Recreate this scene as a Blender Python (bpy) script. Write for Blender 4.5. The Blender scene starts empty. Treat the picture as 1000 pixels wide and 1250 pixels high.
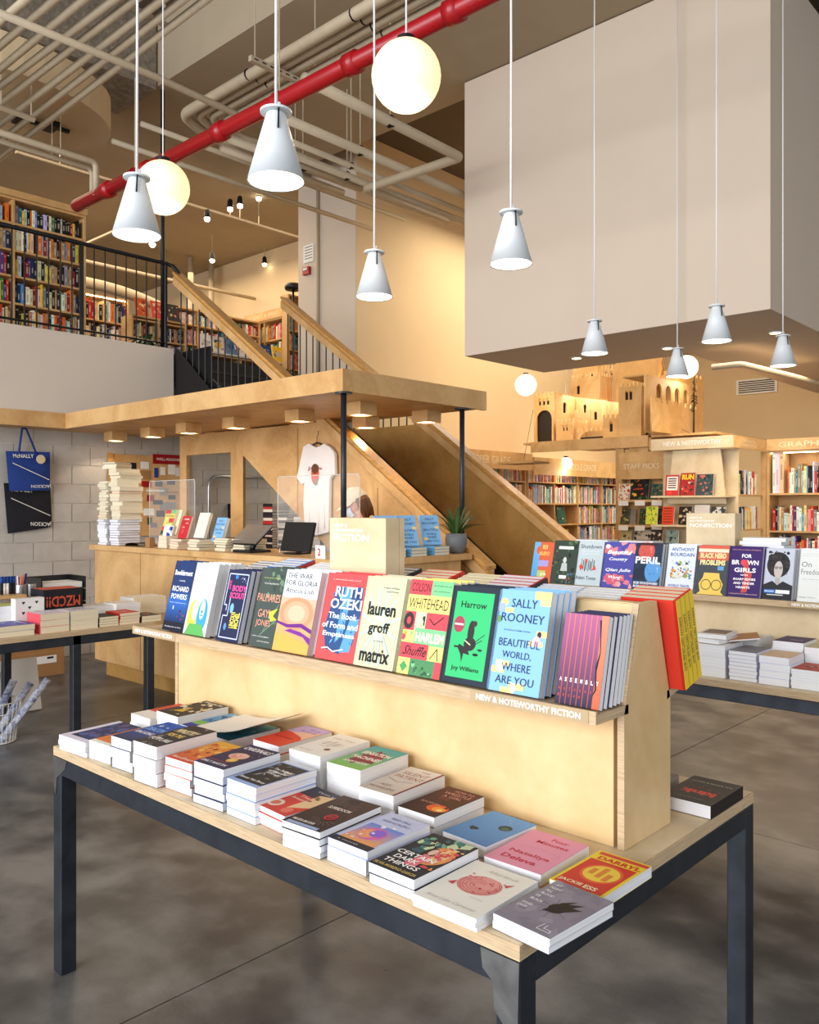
import bpy, bmesh, math, random
from math import sin, cos, radians, pi, hypot, atan2
from mathutils import Vector, Matrix, Euler
R = random.Random(7)
S = bpy.context.scene
COL = S.collection

# ---------------- camera, world, light, exposure ----------------
FPX, PX, HY, EYE = 1030.0, 500.0, 618.0, 1.57
ANG = radians(42.7)
FW = (cos(ANG), sin(ANG)); RT = (sin(ANG), -cos(ANG))
cam_d = bpy.data.cameras.new('camera'); cam = bpy.data.objects.new('camera', cam_d); COL.objects.link(cam)
cam_d.sensor_fit = 'HORIZONTAL'; cam_d.sensor_width = 36; cam_d.lens = 36*FPX/1000
cam_d.shift_y = (HY-625)/1000.0; cam_d.clip_end = 100
cam.location = (0, 0, EYE); cam.rotation_euler = (radians(90), 0, ANG-radians(90))
S.camera = cam
W = bpy.data.worlds.new('world'); S.world = W; W.use_nodes = True
W.node_tree.nodes['Background'].inputs[0].default_value = (.88, .93, 1, 1)
W.node_tree.nodes['Background'].inputs[1].default_value = .75
S.view_settings.view_transform = 'Standard'; S.view_settings.look = 'None'
S.view_settings.gamma = 1; S.view_settings.use_curve_mapping = False
S.view_settings.exposure = 0.12

def lamp(kind, name, loc, energy, color, **k):
    d = bpy.data.lights.new(name, kind); d.energy = energy; d.color = color
    tgt = k.pop('aim', None)
    for a, b in k.items(): setattr(d, a, b)
    o = bpy.data.objects.new(name, d); COL.objects.link(o); o.location = loc
    if tgt is not None:
        o.rotation_euler = (Vector(tgt)-Vector(loc)).to_track_quat('-Z', 'Y').to_euler()
    return o
# daylight through the shop front windows (left of and behind the camera)
lamp('AREA', 'window_daylight', (-9.5, 3.2, 3.4), 2150, (.96, .97, 1), shape='RECTANGLE', size=15, size_y=6.5, aim=(4, 4.0, 2.2))
lamp('AREA', 'window_daylight', (2.0, -5.2, 2.6), 70, (.90, .95, 1), shape='RECTANGLE', size=7, size_y=3.4, aim=(2.8, 4, 1.4))
WARM = (1, .80, .56); WARM2 = (1, .80, .58)
# area lights for the rooms further back, one of them an added fill
lamp('AREA', 'mezzanine_ceiling_light', (6.5, 12.5, 5.9), 260, WARM, shape='RECTANGLE', size=5, size_y=5, aim=(6.5, 12.5, 0))
lamp('AREA', 'back_room_area_light', (11.0, 6.2, 5.6), 200, (1, .86, .66), shape='RECTANGLE', size=4, size_y=3, aim=(11, 6.6, 0))
lamp('AREA', 'back_room_area_light', (12.6, 6.2, 3.1), 80, (1, .88, .7), shape='RECTANGLE', size=4, size_y=1.5, aim=(12.6, 6.8, 0))  # fill light added to brighten the children's shelves, no fixture here
lamp('AREA', 'back_room_area_light', (9.2, 3.2, 3.1), 60, WARM2, shape='RECTANGLE', size=1.6, size_y=1.6, aim=(9.2, 3.2, 0))
lamp('AREA', 'back_room_area_light', (12.5, 1.0, 3.1), 60, WARM2, shape='RECTANGLE', size=3, size_y=2, aim=(12.5, 1, 0))

# ---------------- helpers ----------------
def ray(px, py):
    u = (px-PX)/FPX; v = -(py-HY)/FPX
    return FW[0]+u*RT[0], FW[1]+u*RT[1], v
def onz(px, py, z):
    r = ray(px, py); t = (z-EYE)/r[2]; return Vector((r[0]*t, r[1]*t, z))
def onX(px, py, X):
    r = ray(px, py); t = X/r[0]; return Vector((X, r[1]*t, EYE+r[2]*t))
def onY(px, py, Y):
    r = ray(px, py); t = Y/r[1]; return Vector((r[0]*t, Y, EYE+r[2]*t))
def lin(c):
    c /= 255.0
    return c/12.92 if c <= .04045 else ((c+.055)/1.055)**2.4
def hx(s):
    s = s.lstrip('#')
    return tuple(lin(int(s[i:i+2], 16)) for i in (0, 2, 4))+(1.0,)

def mat(name, color, rough=.6, metal=0, emit=None, strength=0, noise=0, nscale=8, bump=0, bscale=60, stretch=(1, 1, 1), trans=0, alpha=1, coat=0, c2=None):
    m = bpy.data.materials.new(name); m.use_nodes = True
    nt = m.node_tree; b = nt.nodes['Principled BSDF']
    c = hx(color) if isinstance(color, str) else color
    b.inputs['Base Color'].default_value = c; b.inputs['Roughness'].default_value = rough
    b.inputs['Metallic'].default_value = metal
    b.inputs['Transmission Weight'].default_value = trans
    b.inputs['Alpha'].default_value = alpha; b.inputs['Coat Weight'].default_value = coat
    if emit: b.inputs['Emission Color'].default_value = hx(emit); b.inputs['Emission Strength'].default_value = strength
    if noise or bump:
        tc = nt.nodes.new('ShaderNodeTexCoord'); mp = nt.nodes.new('ShaderNodeMapping')
        nt.links.new(tc.outputs['Object'], mp.inputs[0]); mp.inputs['Scale'].default_value = stretch
    if noise:
        n = nt.nodes.new('ShaderNodeTexNoise'); n.inputs['Scale'].default_value = nscale; n.inputs['Detail'].default_value = 6
        n.inputs['Distortion'].default_value = .8
        nt.links.new(mp.outputs[0], n.inputs['Vector'])
        r = nt.nodes.new('ShaderNodeValToRGB'); r.color_ramp.elements[0].position = .3; r.color_ramp.elements[1].position = .7
        if c2: d = hx(c2)
        else: d = tuple(x*(1-noise) for x in c[:3])+(1,)
        r.color_ramp.elements[0].color = d
        r.color_ramp.elements[1].color = tuple(min(1, x*(1+noise*.3)) for x in c[:3])+(1,)
        nt.links.new(n.outputs['Fac'], r.inputs[0]); nt.links.new(r.outputs[0], b.inputs['Base Color'])
    if bump:
        n2 = nt.nodes.new('ShaderNodeTexNoise'); n2.inputs['Scale'].default_value = bscale; n2.inputs['Detail'].default_value = 4
        nt.links.new(mp.outputs[0], n2.inputs['Vector'])
        bp = nt.nodes.new('ShaderNodeBump'); bp.inputs['Strength'].default_value = bump; bp.inputs['Distance'].default_value = .01
        nt.links.new(n2.outputs['Fac'], bp.inputs['Height']); nt.links.new(bp.outputs[0], b.inputs['Normal'])
    return m
def attr_mat(name, rough, emit=0):
    m = bpy.data.materials.new(name); m.use_nodes = True; nt = m.node_tree
    a = nt.nodes.new('ShaderNodeAttribute'); a.attribute_name = 'Col'
    b = nt.nodes['Principled BSDF']; nt.links.new(a.outputs['Color'], b.inputs['Base Color']); b.inputs['Roughness'].default_value = rough; b.inputs['Specular IOR Level'].default_value = .22
    return m
def objcol_mat(name, rough, spine=False):
    m = bpy.data.materials.new(name); m.use_nodes = True; nt = m.node_tree
    oi = nt.nodes.new('ShaderNodeObjectInfo'); b = nt.nodes['Principled BSDF']; b.inputs['Specular IOR Level'].default_value = .22; b.inputs['Roughness'].default_value = rough
    if not spine:
        nt.links.new(oi.outputs['Color'], b.inputs['Base Color']); return m
    # printed title marks running along the spine (flat lettering too small to read)
    tc = nt.nodes.new('ShaderNodeTexCoord'); sx = nt.nodes.new('ShaderNodeSeparateXYZ'); nt.links.new(tc.outputs['Generated'], sx.inputs[0])
    cx = nt.nodes.new('ShaderNodeCombineXYZ')
    nt.links.new(sx.outputs['Z'], cx.inputs['Y']); nt.links.new(oi.outputs['Random'], cx.inputs['Z']); nt.links.new(sx.outputs['X'], cx.inputs['X'])
    sc = nt.nodes.new('ShaderNodeVectorMath'); sc.operation = 'MULTIPLY'; sc.inputs[1].default_value = (1.5, 9, 70); nt.links.new(cx.outputs[0], sc.inputs[0])
    n = nt.nodes.new('ShaderNodeTexNoise'); n.inputs['Scale'].default_value = 1.0; n.inputs['Detail'].default_value = 3; nt.links.new(sc.outputs[0], n.inputs['Vector'])
    g = nt.nodes.new('ShaderNodeMath'); g.operation = 'GREATER_THAN'; g.inputs[1].default_value = .57; nt.links.new(n.outputs['Fac'], g.inputs[0])
    bw = nt.nodes.new('ShaderNodeRGBToBW'); nt.links.new(oi.outputs['Color'], bw.inputs[0])
    lt = nt.nodes.new('ShaderNodeMath'); lt.operation = 'LESS_THAN'; lt.inputs[1].default_value = .3; nt.links.new(bw.outputs[0], lt.inputs[0])
    rp = nt.nodes.new('ShaderNodeMix'); rp.data_type = 'RGBA'; rp.inputs[6].default_value = (.03, .03, .05, 1); rp.inputs[7].default_value = (.8, .74, .6, 1)
    nt.links.new(lt.outputs[0], rp.inputs[0])
    mx = nt.nodes.new('ShaderNodeMix'); mx.data_type = 'RGBA'; nt.links.new(g.outputs[0], mx.inputs[0])
    nt.links.new(oi.outputs['Color'], mx.inputs[6]); nt.links.new(rp.outputs[2], mx.inputs[7])
    nt.links.new(mx.outputs[2], b.inputs['Base Color']); return m

def ply(name, c, c2, rough=.5, scale=2.0, stretch=(1, 1, 1)):
    m = bpy.data.materials.new(name); m.use_nodes = True; nt = m.node_tree; b = nt.nodes['Principled BSDF']; b.inputs['Roughness'].default_value = rough; b.inputs['Specular IOR Level'].default_value = .3
    tc = nt.nodes.new('ShaderNodeTexCoord'); mp = nt.nodes.new('ShaderNodeMapping'); mp.inputs['Scale'].default_value = stretch
    nt.links.new(tc.outputs['Object'], mp.inputs[0])
    n = nt.nodes.new('ShaderNodeTexNoise'); n.inputs['Scale'].default_value = scale; n.inputs['Detail'].default_value = 5; n.inputs['Distortion'].default_value = 1.6
    nt.links.new(mp.outputs[0], n.inputs['Vector'])
    n2 = nt.nodes.new('ShaderNodeTexNoise'); n2.inputs['Scale'].default_value = scale*14; n2.inputs['Detail'].default_value = 2; nt.links.new(mp.outputs[0], n2.inputs['Vector'])
    mx = nt.nodes.new('ShaderNodeMath'); mx.operation = 'MULTIPLY_ADD'; mx.inputs[1].default_value = .25; nt.links.new(n2.outputs['Fac'], mx.inputs[0]); nt.links.new(n.outputs['Fac'], mx.inputs[2])
    r = nt.nodes.new('ShaderNodeValToRGB'); e = r.color_ramp.elements
    e[0].position = .42; e[0].color = hx(c2); e[1].position = .78; e[1].color = hx(c)
    nt.links.new(mx.outputs[0], r.inputs[0]); nt.links.new(r.outputs[0], b.inputs['Base Color']); return m

M = {}
M['ply'] = ply('birch_ply', 'e2c594', 'd3b07c', .42)
M['ply_pale'] = ply('pale_ply', 'e2cfac', 'd2bb92', .5)
M['ply_gold'] = ply('golden_ply', 'd8b078', 'c0935c', .42)
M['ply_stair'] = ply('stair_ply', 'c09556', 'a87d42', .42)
M['ply_edge'] = mat('ply_edge', 'cbb08a', .6, noise=.3, nscale=14, stretch=(1, 1, 24))
M['ply_castle'] = ply('castle_ply', 'dcb982', 'c79d62', .5)
M['oak'] = mat('handrail_oak', 'cf9a55', .35, noise=.3, nscale=5, stretch=(8, 1, 8))
M['steel'] = mat('black_steel', '383d45', .42, metal=.6, noise=.35, nscale=9)
M['weld'] = mat('ground_steel', '9a9a98', .3, metal=.9, noise=.4, nscale=14)
M['iron'] = mat('railing_iron', '17171a', .45, metal=.4, noise=.1)
M['white_wall'] = mat('wall_paint', 'd8ccbc', .8, noise=.03, nscale=2, bump=.05)
M['warm_wall'] = mat('cream_wall_paint', 'dcc49c', .8, noise=.03, nscale=2)
M['grey_wall'] = mat('soffit_paint', 'd6c6b3', .8, noise=.025, nscale=1.5)
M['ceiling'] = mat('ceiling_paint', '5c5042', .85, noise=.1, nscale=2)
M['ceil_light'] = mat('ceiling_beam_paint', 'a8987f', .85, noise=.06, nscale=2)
M['rough'] = mat('sprayed_insulation', '8d8271', .95, noise=.45, nscale=16, bump=1, bscale=25)
M['cmu'] = mat('block', 'c4bfb6', .85, noise=.12, nscale=5, bump=.3, bscale=50)
M['mortar'] = mat('mortar', 'd6d0c4', .9, noise=.1)
M['pipe'] = mat('painted_pipe', 'b9a98e', .55, noise=.08)
M['red'] = mat('red_pipe', 'a5121a', .35, noise=.1)
M['cord'] = mat('white_cord', 'e6e6e6', .5, noise=.03)
M['shade'] = mat('lamp_shade_enamel', 'dfe5e8', .45, noise=.03)
M['glow'] = mat('lamp_glow', 'ffffff', .5, emit='fff1d6', strength=6, noise=.02)
M['globe'] = mat('opal_globe', 'f6ead0', .3, emit='ffd494', strength=.95, noise=.03)
M['globe_far'] = mat('opal_globe_far', 'f6ead0', .3, emit='ffe2b0', strength=5, noise=.03)
M['downlight'] = mat('downlight_glow', 'ffffff', .5, emit='ffd494', strength=11, noise=.02)
M['strip'] = mat('led_strip', 'ffffff', .5, emit='ffe0b0', strength=16, noise=.02)
M['black'] = mat('black_plastic', '0e0e10', .4, noise=.1)
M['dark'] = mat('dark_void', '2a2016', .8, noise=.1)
M['white'] = mat('white_plastic', 'eceae4', .5, noise=.03)
M['paper'] = mat('paper', 'f3f1ea', .8, noise=.03)
M['letter'] = mat('vinyl_letter', 'f7f5ef', .5, noise=.02)
M['letter_dim'] = mat('etched_letter', 'e3cfa6', .6, noise=.02)
M['card'] = mat('cardboard', 'a97c4d', .8, noise=.12, nscale=4)
M['print'] = attr_mat('cover_print', .5)
M['cover'] = objcol_mat('book_cover', .5)
M['spine'] = objcol_mat('book_spine', .45, True)
M['pages'] = mat('book_pages', 'eff0f3', .8, noise=.16, nscale=3, stretch=(1, 1, 260))
M['pages_cream'] = mat('book_pages_cream', 'e9dcbc', .8, noise=.16, nscale=3, stretch=(1, 1, 260))
M['leaf'] = mat('leaf', '3c5a2a', .45, noise=.4, nscale=6)
M['pot'] = mat('grey_pot', '6e7276', .6, noise=.12)
M['skin'] = mat('skin', 'd8a184', .5, noise=.05)
M['hair'] = mat('brown_hair', '6d3f1f', .5, noise=.4, nscale=30, stretch=(1, 1, .3))
M['cap'] = mat('cream_cap_cloth', 'd8cbb0', .85, noise=.08, bump=.2, bscale=200)
M['shirt'] = mat('white_cotton', 'e9e3dd', .85, noise=.05, nscale=3, bump=.3, bscale=12)
M['mask'] = mat('mask_cloth', 'c9d3dc', .8, noise=.04)
M['denim'] = mat('dark_trousers', '2b3140', .8, noise=.1)
M['glass'] = mat('acrylic_sheet', 'ffffff', .02, alpha=.07, noise=.01)
M['acryl_edge'] = mat('acrylic_edge', 'e8e4da', .2, alpha=.7, noise=.02)
M['wire'] = mat('white_wire', 'e6e4de', .45, noise=.03)
M['tin'] = mat('tin', 'b9bab8', .35, metal=.8, noise=.1)
M['navy'] = mat('blue_canvas', '1d3f8c', .85, noise=.1, bump=.25, bscale=300)
M['ink'] = mat('black_canvas', '14161f', .85, noise=.15, bump=.25, bscale=300)
M['print_wrap'] = mat('wrapping_paper', 'dfe2ea', .6, noise=.6, nscale=30, c2='4a5a8c')

def floor_mat():
    m = bpy.data.materials.new('polished_concrete'); m.use_nodes = True; nt = m.node_tree; b = nt.nodes['Principled BSDF']
    tc = nt.nodes.new('ShaderNodeTexCoord')
    def noise(s, d, dist=0, st=(1, 1, 1)):
        mp = nt.nodes.new('ShaderNodeMapping'); mp.inputs['Scale'].default_value = st; nt.links.new(tc.outputs['Object'], mp.inputs[0])
        n = nt.nodes.new('ShaderNodeTexNoise'); n.inputs['Scale'].default_value = s; n.inputs['Detail'].default_value = d; n.inputs['Distortion'].default_value = dist
        nt.links.new(mp.outputs[0], n.inputs['Vector']); return n
    a = noise(.9, 8, .15); c = noise(4.2, 11, .1, (1, .8, 1)); e = noise(60, 3)
    r = nt.nodes.new('ShaderNodeValToRGB'); el = r.color_ramp.elements
    el[0].position = .38; el[0].color = hx('2c2e32'); el[1].position = .68; el[1].color = hx('85837e'); q_ = el.new(.53); q_.color = hx('565553')
    x = nt.nodes.new('ShaderNodeMath'); x.operation = 'MULTIPLY_ADD'; x.inputs[1].default_value = .55
    nt.links.new(c.outputs['Fac'], x.inputs[0])
    y = nt.nodes.new('ShaderNodeMath'); y.operation = 'MULTIPLY_ADD'; y.inputs[1].default_value = .5; y.inputs[2].default_value = .02
    nt.links.new(a.outputs['Fac'], y.inputs[0]); nt.links.new(y.outputs[0], x.inputs[2])
    nt.links.new(x.outputs[0], r.inputs[0]); nt.links.new(r.outputs[0], b.inputs['Base Color'])
    rr = nt.nodes.new('ShaderNodeMapRange'); rr.inputs[3].default_value = .22; rr.inputs[4].default_value = .42
    nt.links.new(c.outputs['Fac'], rr.inputs[0]); nt.links.new(rr.outputs[0], b.inputs['Roughness'])
    bp = nt.nodes.new('ShaderNodeBump'); bp.inputs['Strength'].default_value = .06; bp.inputs['Distance'].default_value = .01
    nt.links.new(e.outputs['Fac'], bp.inputs['Height']); nt.links.new(bp.outputs[0], b.inputs['Normal'])
    return m
M['floor'] = floor_mat()

class MB:
    def __init__(s): s.v = []; s.f = []; s.m = []; s.c = []
    def add(s, vs, fs, mi=0, col=None):
        b = len(s.v); s.v += [tuple(p) for p in vs]
        for f in fs: s.f.append(tuple(b+i for i in f)); s.m.append(mi); s.c.append(col)
        return s
    def box(s, x0, y0, z0, x1, y1, z1, mi=0, col=None):
        x0, x1 = min(x0, x1), max(x0, x1); y0, y1 = min(y0, y1), max(y0, y1); z0, z1 = min(z0, z1), max(z0, z1)
        vs = [(x0, y0, z0), (x1, y0, z0), (x1, y1, z0), (x0, y1, z0), (x0, y0, z1), (x1, y0, z1), (x1, y1, z1), (x0, y1, z1)]
        return s.add(vs, [(0, 3, 2, 1), (4, 5, 6, 7), (0, 1, 5, 4), (1, 2, 6, 5), (2, 3, 7, 6), (3, 0, 4, 7)], mi, col)
    def prism(s, poly, axis, a, b, mi=0, col=None):
        """poly of (p,q); axis 'x' -> (y,z), 'y' -> (x,z), 'z' -> (x,y)"""
        def P(p, q, w): return {'x': (w, p, q), 'y': (p, w, q), 'z': (p, q, w)}[axis]
        n = len(poly); vs = [P(p, q, a) for p, q in poly]+[P(p, q, b) for p, q in poly]
        fs = [tuple(range(n))[::-1], tuple(range(n, 2*n))]+[(i, (i+1) % n, n+(i+1) % n, n+i) for i in range(n)]
        return s.add(vs, fs, mi, col)
    def tube(s, path, r, n=10, mi=0, caps=True):
        path = [Vector(p) for p in path]; rings = []; up = None
        for i, p in enumerate(path):
            d = (path[min(i+1, len(path)-1)]-path[max(i-1, 0)]).normalized()
            if up is None:
                up = Vector((0, 0, 1)) if abs(d.z) < .9 else Vector((1, 0, 0))
            a = (up-d*up.dot(d)).normalized(); b = d.cross(a); up = a
            rr = r[i] if isinstance(r, (list, tuple)) else r
            rings.append([p+a*rr*cos(2*pi*k/n)+b*rr*sin(2*pi*k/n) for k in range(n)])
        vs = [q for g in rings for q in g]; fs = []
        for i in range(len(rings)-1):
            for k in range(n): fs.append((i*n+k, i*n+(k+1) % n, (i+1)*n+(k+1) % n, (i+1)*n+k))
        if caps: fs += [tuple(range(n))[::-1], tuple(range((len(rings)-1)*n, len(rings)*n))]
        return s.add(vs, fs, mi)
    def lathe(s, prof, c=(0, 0, 0), n=24, mi=0):
        vs = []; fs = []
        for r, z in prof:
            for k in range(n): vs.append((c[0]+r*cos(2*pi*k/n), c[1]+r*sin(2*pi*k/n), c[2]+z))
        for i in range(len(prof)-1):
            for k in range(n): fs.append((i*n+k, i*n+(k+1) % n, (i+1)*n+(k+1) % n, (i+1)*n+k))
        return s.add(vs, fs, mi)
    def xf(s, mt):
        s.v = [tuple(mt @ Vector(p)) for p in s.v]; return s
    def mesh(s, name, mats, smooth=False):
        me = bpy.data.meshes.new(name); me.from_pydata(s.v, [], s.f)
        for m in mats: me.materials.append(M[m] if isinstance(m, str) else m)
        me.polygons.foreach_set('material_index', s.m)
        if any(c is not None for c in s.c):
            ca = me.color_attributes.new('Col', 'FLOAT_COLOR', 'CORNER'); k = 0; buf = []
            for f, c in zip(s.f, s.c):
                for j in range(len(f)):
                    cc = c[j] if isinstance(c, list) else (c or (1, 1, 1, 1)); buf += list(cc)
            ca.data.foreach_set('color', buf)
        if smooth: me.polygons.foreach_set('use_smooth', [True]*len(me.polygons))
        me.update(); return me
    def build(s, name, mats, parent=None, smooth=False, bevel=0):
        if isinstance(mats, (str, bpy.types.Material)): mats = [mats]
        me = s.mesh(name, mats, smooth)
        if not smooth:
            bm = bmesh.new(); bm.from_mesh(me); bmesh.ops.recalc_face_normals(bm, faces=bm.faces); bm.to_mesh(me); bm.free()
        o = bpy.data.objects.new(name, me); COL.objects.link(o)
        if bevel:
            mo = o.modifiers.new('bevel', 'BEVEL'); mo.width = bevel; mo.segments = 1; mo.limit_method = 'ANGLE'
        if parent is not None: par(o, parent)
        return o
def par(o, p):
    o.parent = p
    def wm(q):
        m = Matrix.LocRotScale(q.location, q.rotation_euler, q.scale) if q.rotation_mode != 'QUATERNION' else q.matrix_basis
        return (wm(q.parent) @ q.matrix_parent_inverse @ m) if q.parent else m
    o.matrix_parent_inverse = wm(p).inverted()
def link_local(o, p): o.parent = p; return o
STOPW = {'a', 'an', 'the', 'of', 'on', 'in', 'with', 'and', 'at', 'by', 'from', 'to', 'its', 'behind', 'under', 'beside', 'over', 'before', 'as', 'out', 'past', 'near', 'between', 'furthest', 'big', 'into', 'two', 'three'}
def cut(s, n):
    w = s.split()
    if len(w) > n:
        w = w[:n]
        while len(w) > 2 and w[-1].strip(',').lower() in STOPW: w.pop()
    return ' '.join(w).rstrip(',')
def tag(o, label=None, cat=None, group=None, kind=None):
    if label: o['label'] = cut(label.replace('-', ' '), 16)
    if cat: o['category'] = cat
    if group: o['group'] = group
    if kind: o['kind'] = kind
    return o
def thing(name, label, cat, loc, group=None, rz=0):
    o = bpy.data.objects.new(name, None); COL.objects.link(o); o.location = loc; o.rotation_euler = (0, 0, rz)
    o.empty_display_size = .05
    return tag(o, label, cat, group)
def struct(o): o['kind'] = 'structure'; return o
def copy_tree(o, parent=None):
    c = o.copy(); COL.objects.link(c)
    if parent is not None: c.parent = parent
    for ch in o.children: copy_tree(ch, c)
    return c
def bx(name, m, dims, parent=None, bevel=0):
    return MB().box(*dims).build(name, m, parent, bevel=bevel)

# --- text ---
_tc = {}
def glyphs(s, bold=0.0, shear=0.0, space=1.0):
    k = (s, bold, shear, space)
    if k not in _tc:
        cu = bpy.data.curves.new('t', 'FONT'); cu.body = s; cu.size = 1; cu.resolution_u = 2; cu.offset = bold; cu.shear = shear; cu.space_character = space
        cu.align_x = 'CENTER'; cu.fill_mode = 'FRONT'
        o = bpy.data.objects.new('t', cu); COL.objects.link(o)
        me = bpy.data.meshes.new_from_object(o)
        vs = [(v.co.x, v.co.y) for v in me.vertices]; fs = [tuple(p.vertices) for p in me.polygons]
        bpy.data.objects.remove(o); bpy.data.curves.remove(cu); bpy.data.meshes.remove(me)
        if vs:
            x0 = min(v[0] for v in vs); x1 = max(v[0] for v in vs); y0 = min(v[1] for v in vs); y1 = max(v[1] for v in vs)
        else: x0 = y0 = 0; x1 = y1 = 1
        _tc[k] = ([(((x-x0)/(x1-x0))-.5, ((y-y0)/(y1-y0))-.5) for x, y in vs], fs, (x1-x0)/(y1-y0))
    return _tc[k]
def sign_text(s, origin, right, up, width, height, m, parent, name='lettering', bold=.012, depth=.002, mirror=False):
    """flat letters, centre origin, fitted in width x height, raised by depth"""
    vs, fs, _ = glyphs(s, bold); o = Vector(origin); r = Vector(right); u = Vector(up); n = r.cross(u)
    b = MB(); b.add([o+r*x*width+u*y*height+n*depth for x, y in vs], fs)
    ob = b.build(name, m, parent); return ob

# --- panels with holes (2D curve -> mesh) ---
def panel(name, outer, holes, thick, mt, m, parent=None):
    cu = bpy.data.curves.new('p', 'CURVE'); cu.dimensions = '2D'; cu.fill_mode = 'BOTH'; cu.extrude = thick/2
    for poly in [outer]+holes:
        sp = cu.splines.new('POLY'); sp.points.add(len(poly)-1)
        for i, (x, y) in enumerate(poly): sp.points[i].co = (x, y, 0, 1)
        sp.use_cyclic_u = True
    o = bpy.data.objects.new('p', cu); COL.objects.link(o); me = bpy.data.meshes.new_from_object(o)
    bpy.data.objects.remove(o); bpy.data.curves.remove(cu)
    me.name = name; me.transform(mt); me.materials.clear(); me.materials.append(M[m])
    ob = bpy.data.objects.new(name, me); COL.objects.link(ob)
    if parent: par(ob, parent)
    return ob
def plane_x(X): # local (x,y)->(world Y, Z) at X
    return Matrix(((0, 0, 1, X), (1, 0, 0, 0), (0, 1, 0, 0), (0, 0, 0, 1)))
def plane_y(Y): # local (x,y)->(world X, Z) at Y
    return Matrix(((1, 0, 0, 0), (0, 0, -1, Y), (0, 1, 0, 0), (0, 0, 0, 1)))
def ordn(n):
    return '%d%s' % (n, 'th' if 10 <= n % 100 <= 20 else {1: 'st', 2: 'nd', 3: 'rd'}.get(n % 10, 'th'))
def leg_word(n): return ['bottom', 'second', 'third', 'fourth', 'fifth', 'sixth', 'seventh', 'eighth'][n]

# ---------------- books ----------------
_bk = {}
def book_meshes(w, h, t, hard, pm):
    k = (round(w, 3), round(h, 3), round(t, 4), hard, pm)
    if k in _bk: return _bk[k]
    c = .0018 if hard else .0006; g = .0009 if hard else .0003
    b = MB()
    b.box(-w/2, -h/2, 0, w/2, h/2, c).box(-w/2, -h/2, t-c, w/2, h/2, t)
    if hard:  # rounded spine
        n = 5; pts = [(-w/2-.004*sin(pi*i/n), t*i/n) for i in range(n+1)]
        poly = pts+[(-w/2+.003, t), (-w/2+.003, 0)]
        b.prism(poly, 'y', -h/2, h/2)
    else: b.box(-w/2, -h/2, c, -w/2+.0008, h/2, t-c)
    mc = b.mesh('book', ['cover'])
    p = MB(); p.box(-w/2+.001, -h/2+g, c, w/2-g, h/2-g, t-c)
    mp = p.mesh('pages', [pm]); _bk[k] = (mc, mp); return _bk[k]
def art_mesh(art, w, h, t, key=None):
    b = MB(); z = [t+.0002]
    def P(u, v): return ((u-.5)*w, (v-.5)*h, z[0])
    for it in art:
        k = it[0]
        if k == 'r': _, u0, v0, u1, v1, c = it; b.add([P(u0, v0), P(u1, v0), P(u1, v1), P(u0, v1)], [(0, 1, 2, 3)], 0, hx(c))
        elif k == 'g':
            _, u0, v0, u1, v1, c, d = it; A, B_ = hx(c), hx(d)
            n = 6
            for i in range(n):
                f0, f1 = i/n, (i+1)/n; va, vb = v0+(v1-v0)*f0, v0+(v1-v0)*f1
                ca = tuple(A[j]+(B_[j]-A[j])*f0 for j in range(4)); cb = tuple(A[j]+(B_[j]-A[j])*f1 for j in range(4))
                b.add([P(u0, va), P(u1, va), P(u1, vb), P(u0, vb)], [(0, 1, 2, 3)], 0, [ca, ca, cb, cb])
        elif k == 'e':
            _, u, v, ru, rv, c = it; n = 20; b.add([P(u+ru*cos(2*pi*i/n), v+rv*sin(2*pi*i/n)) for i in range(n)], [tuple(range(n))], 0, hx(c))
        elif k == 'p': _, ps, c = it; b.add([P(*q) for q in ps], [tuple(range(len(ps)))], 0, hx(c))
        elif k == 'l':
            _, ps, lw, c = it
            for (a0, a1), (b0, b1) in zip(ps, ps[1:]):
                dx, dy = (b0-a0)*w, (b1-a1)*h; L = hypot(dx, dy) or 1; nx, ny = -dy/L*lw*w/2, dx/L*lw*w/2
                x0, y0, x1, y1 = (a0-.5)*w, (a1-.5)*h, (b0-.5)*w, (b1-.5)*h
                b.add([(x0-nx, y0-ny, z[0]), (x1-nx, y1-ny, z[0]), (x1+nx, y1+ny, z[0]), (x0+nx, y0+ny, z[0])], [(0, 1, 2, 3)], 0, hx(c))
        elif k == 't':
            _, s, u, v, wu, hv, c = it[:7]; bold = it[7] if len(it) > 7 else .01; rot = it[8] if len(it) > 8 else 0; sh = it[9] if len(it) > 9 else 0
            vs, fs, _a = glyphs(s, bold, sh); q = []
            for x, y in vs:
                X, Y = x*wu*w, y*hv*h; X, Y = X*cos(rot)-Y*sin(rot), X*sin(rot)+Y*cos(rot); q.append(((u-.5)*w+X, (v-.5)*h+Y, z[0]))
            b.add(q, fs, 0, hx(c))
        elif k == 's':  # scattered blobs of picture colour
            _, u0, v0, u1, v1, n, sz, pal, seed = it; rr = random.Random(seed)
            for i in range(n):
                u, v = rr.uniform(u0, u1), rr.uniform(v0, v1); s = sz*rr.uniform(.4, 1.3); a0 = rr.uniform(0, 6); m_ = rr.randint(4, 7)
                e = rr.uniform(.35, 1)
                ps = []
                for j in range(m_):
                    a = 2*pi*j/m_; r_ = s*rr.uniform(.6, 1.1); x, y = r_*cos(a), e*r_*sin(a)
                    ps.append((min(u1, max(u0, u+x*cos(a0)-y*sin(a0))), min(v1, max(v0, v+(x*sin(a0)+y*cos(a0))*w/h))))
                z[0] += .000004
                b.add([P(*q) for q in ps], [tuple(range(m_))], 0, hx(rr.choice(pal)))
        z[0] += .00006
    return b.mesh('cover_print', ['print'])
NB = [0]
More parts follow.
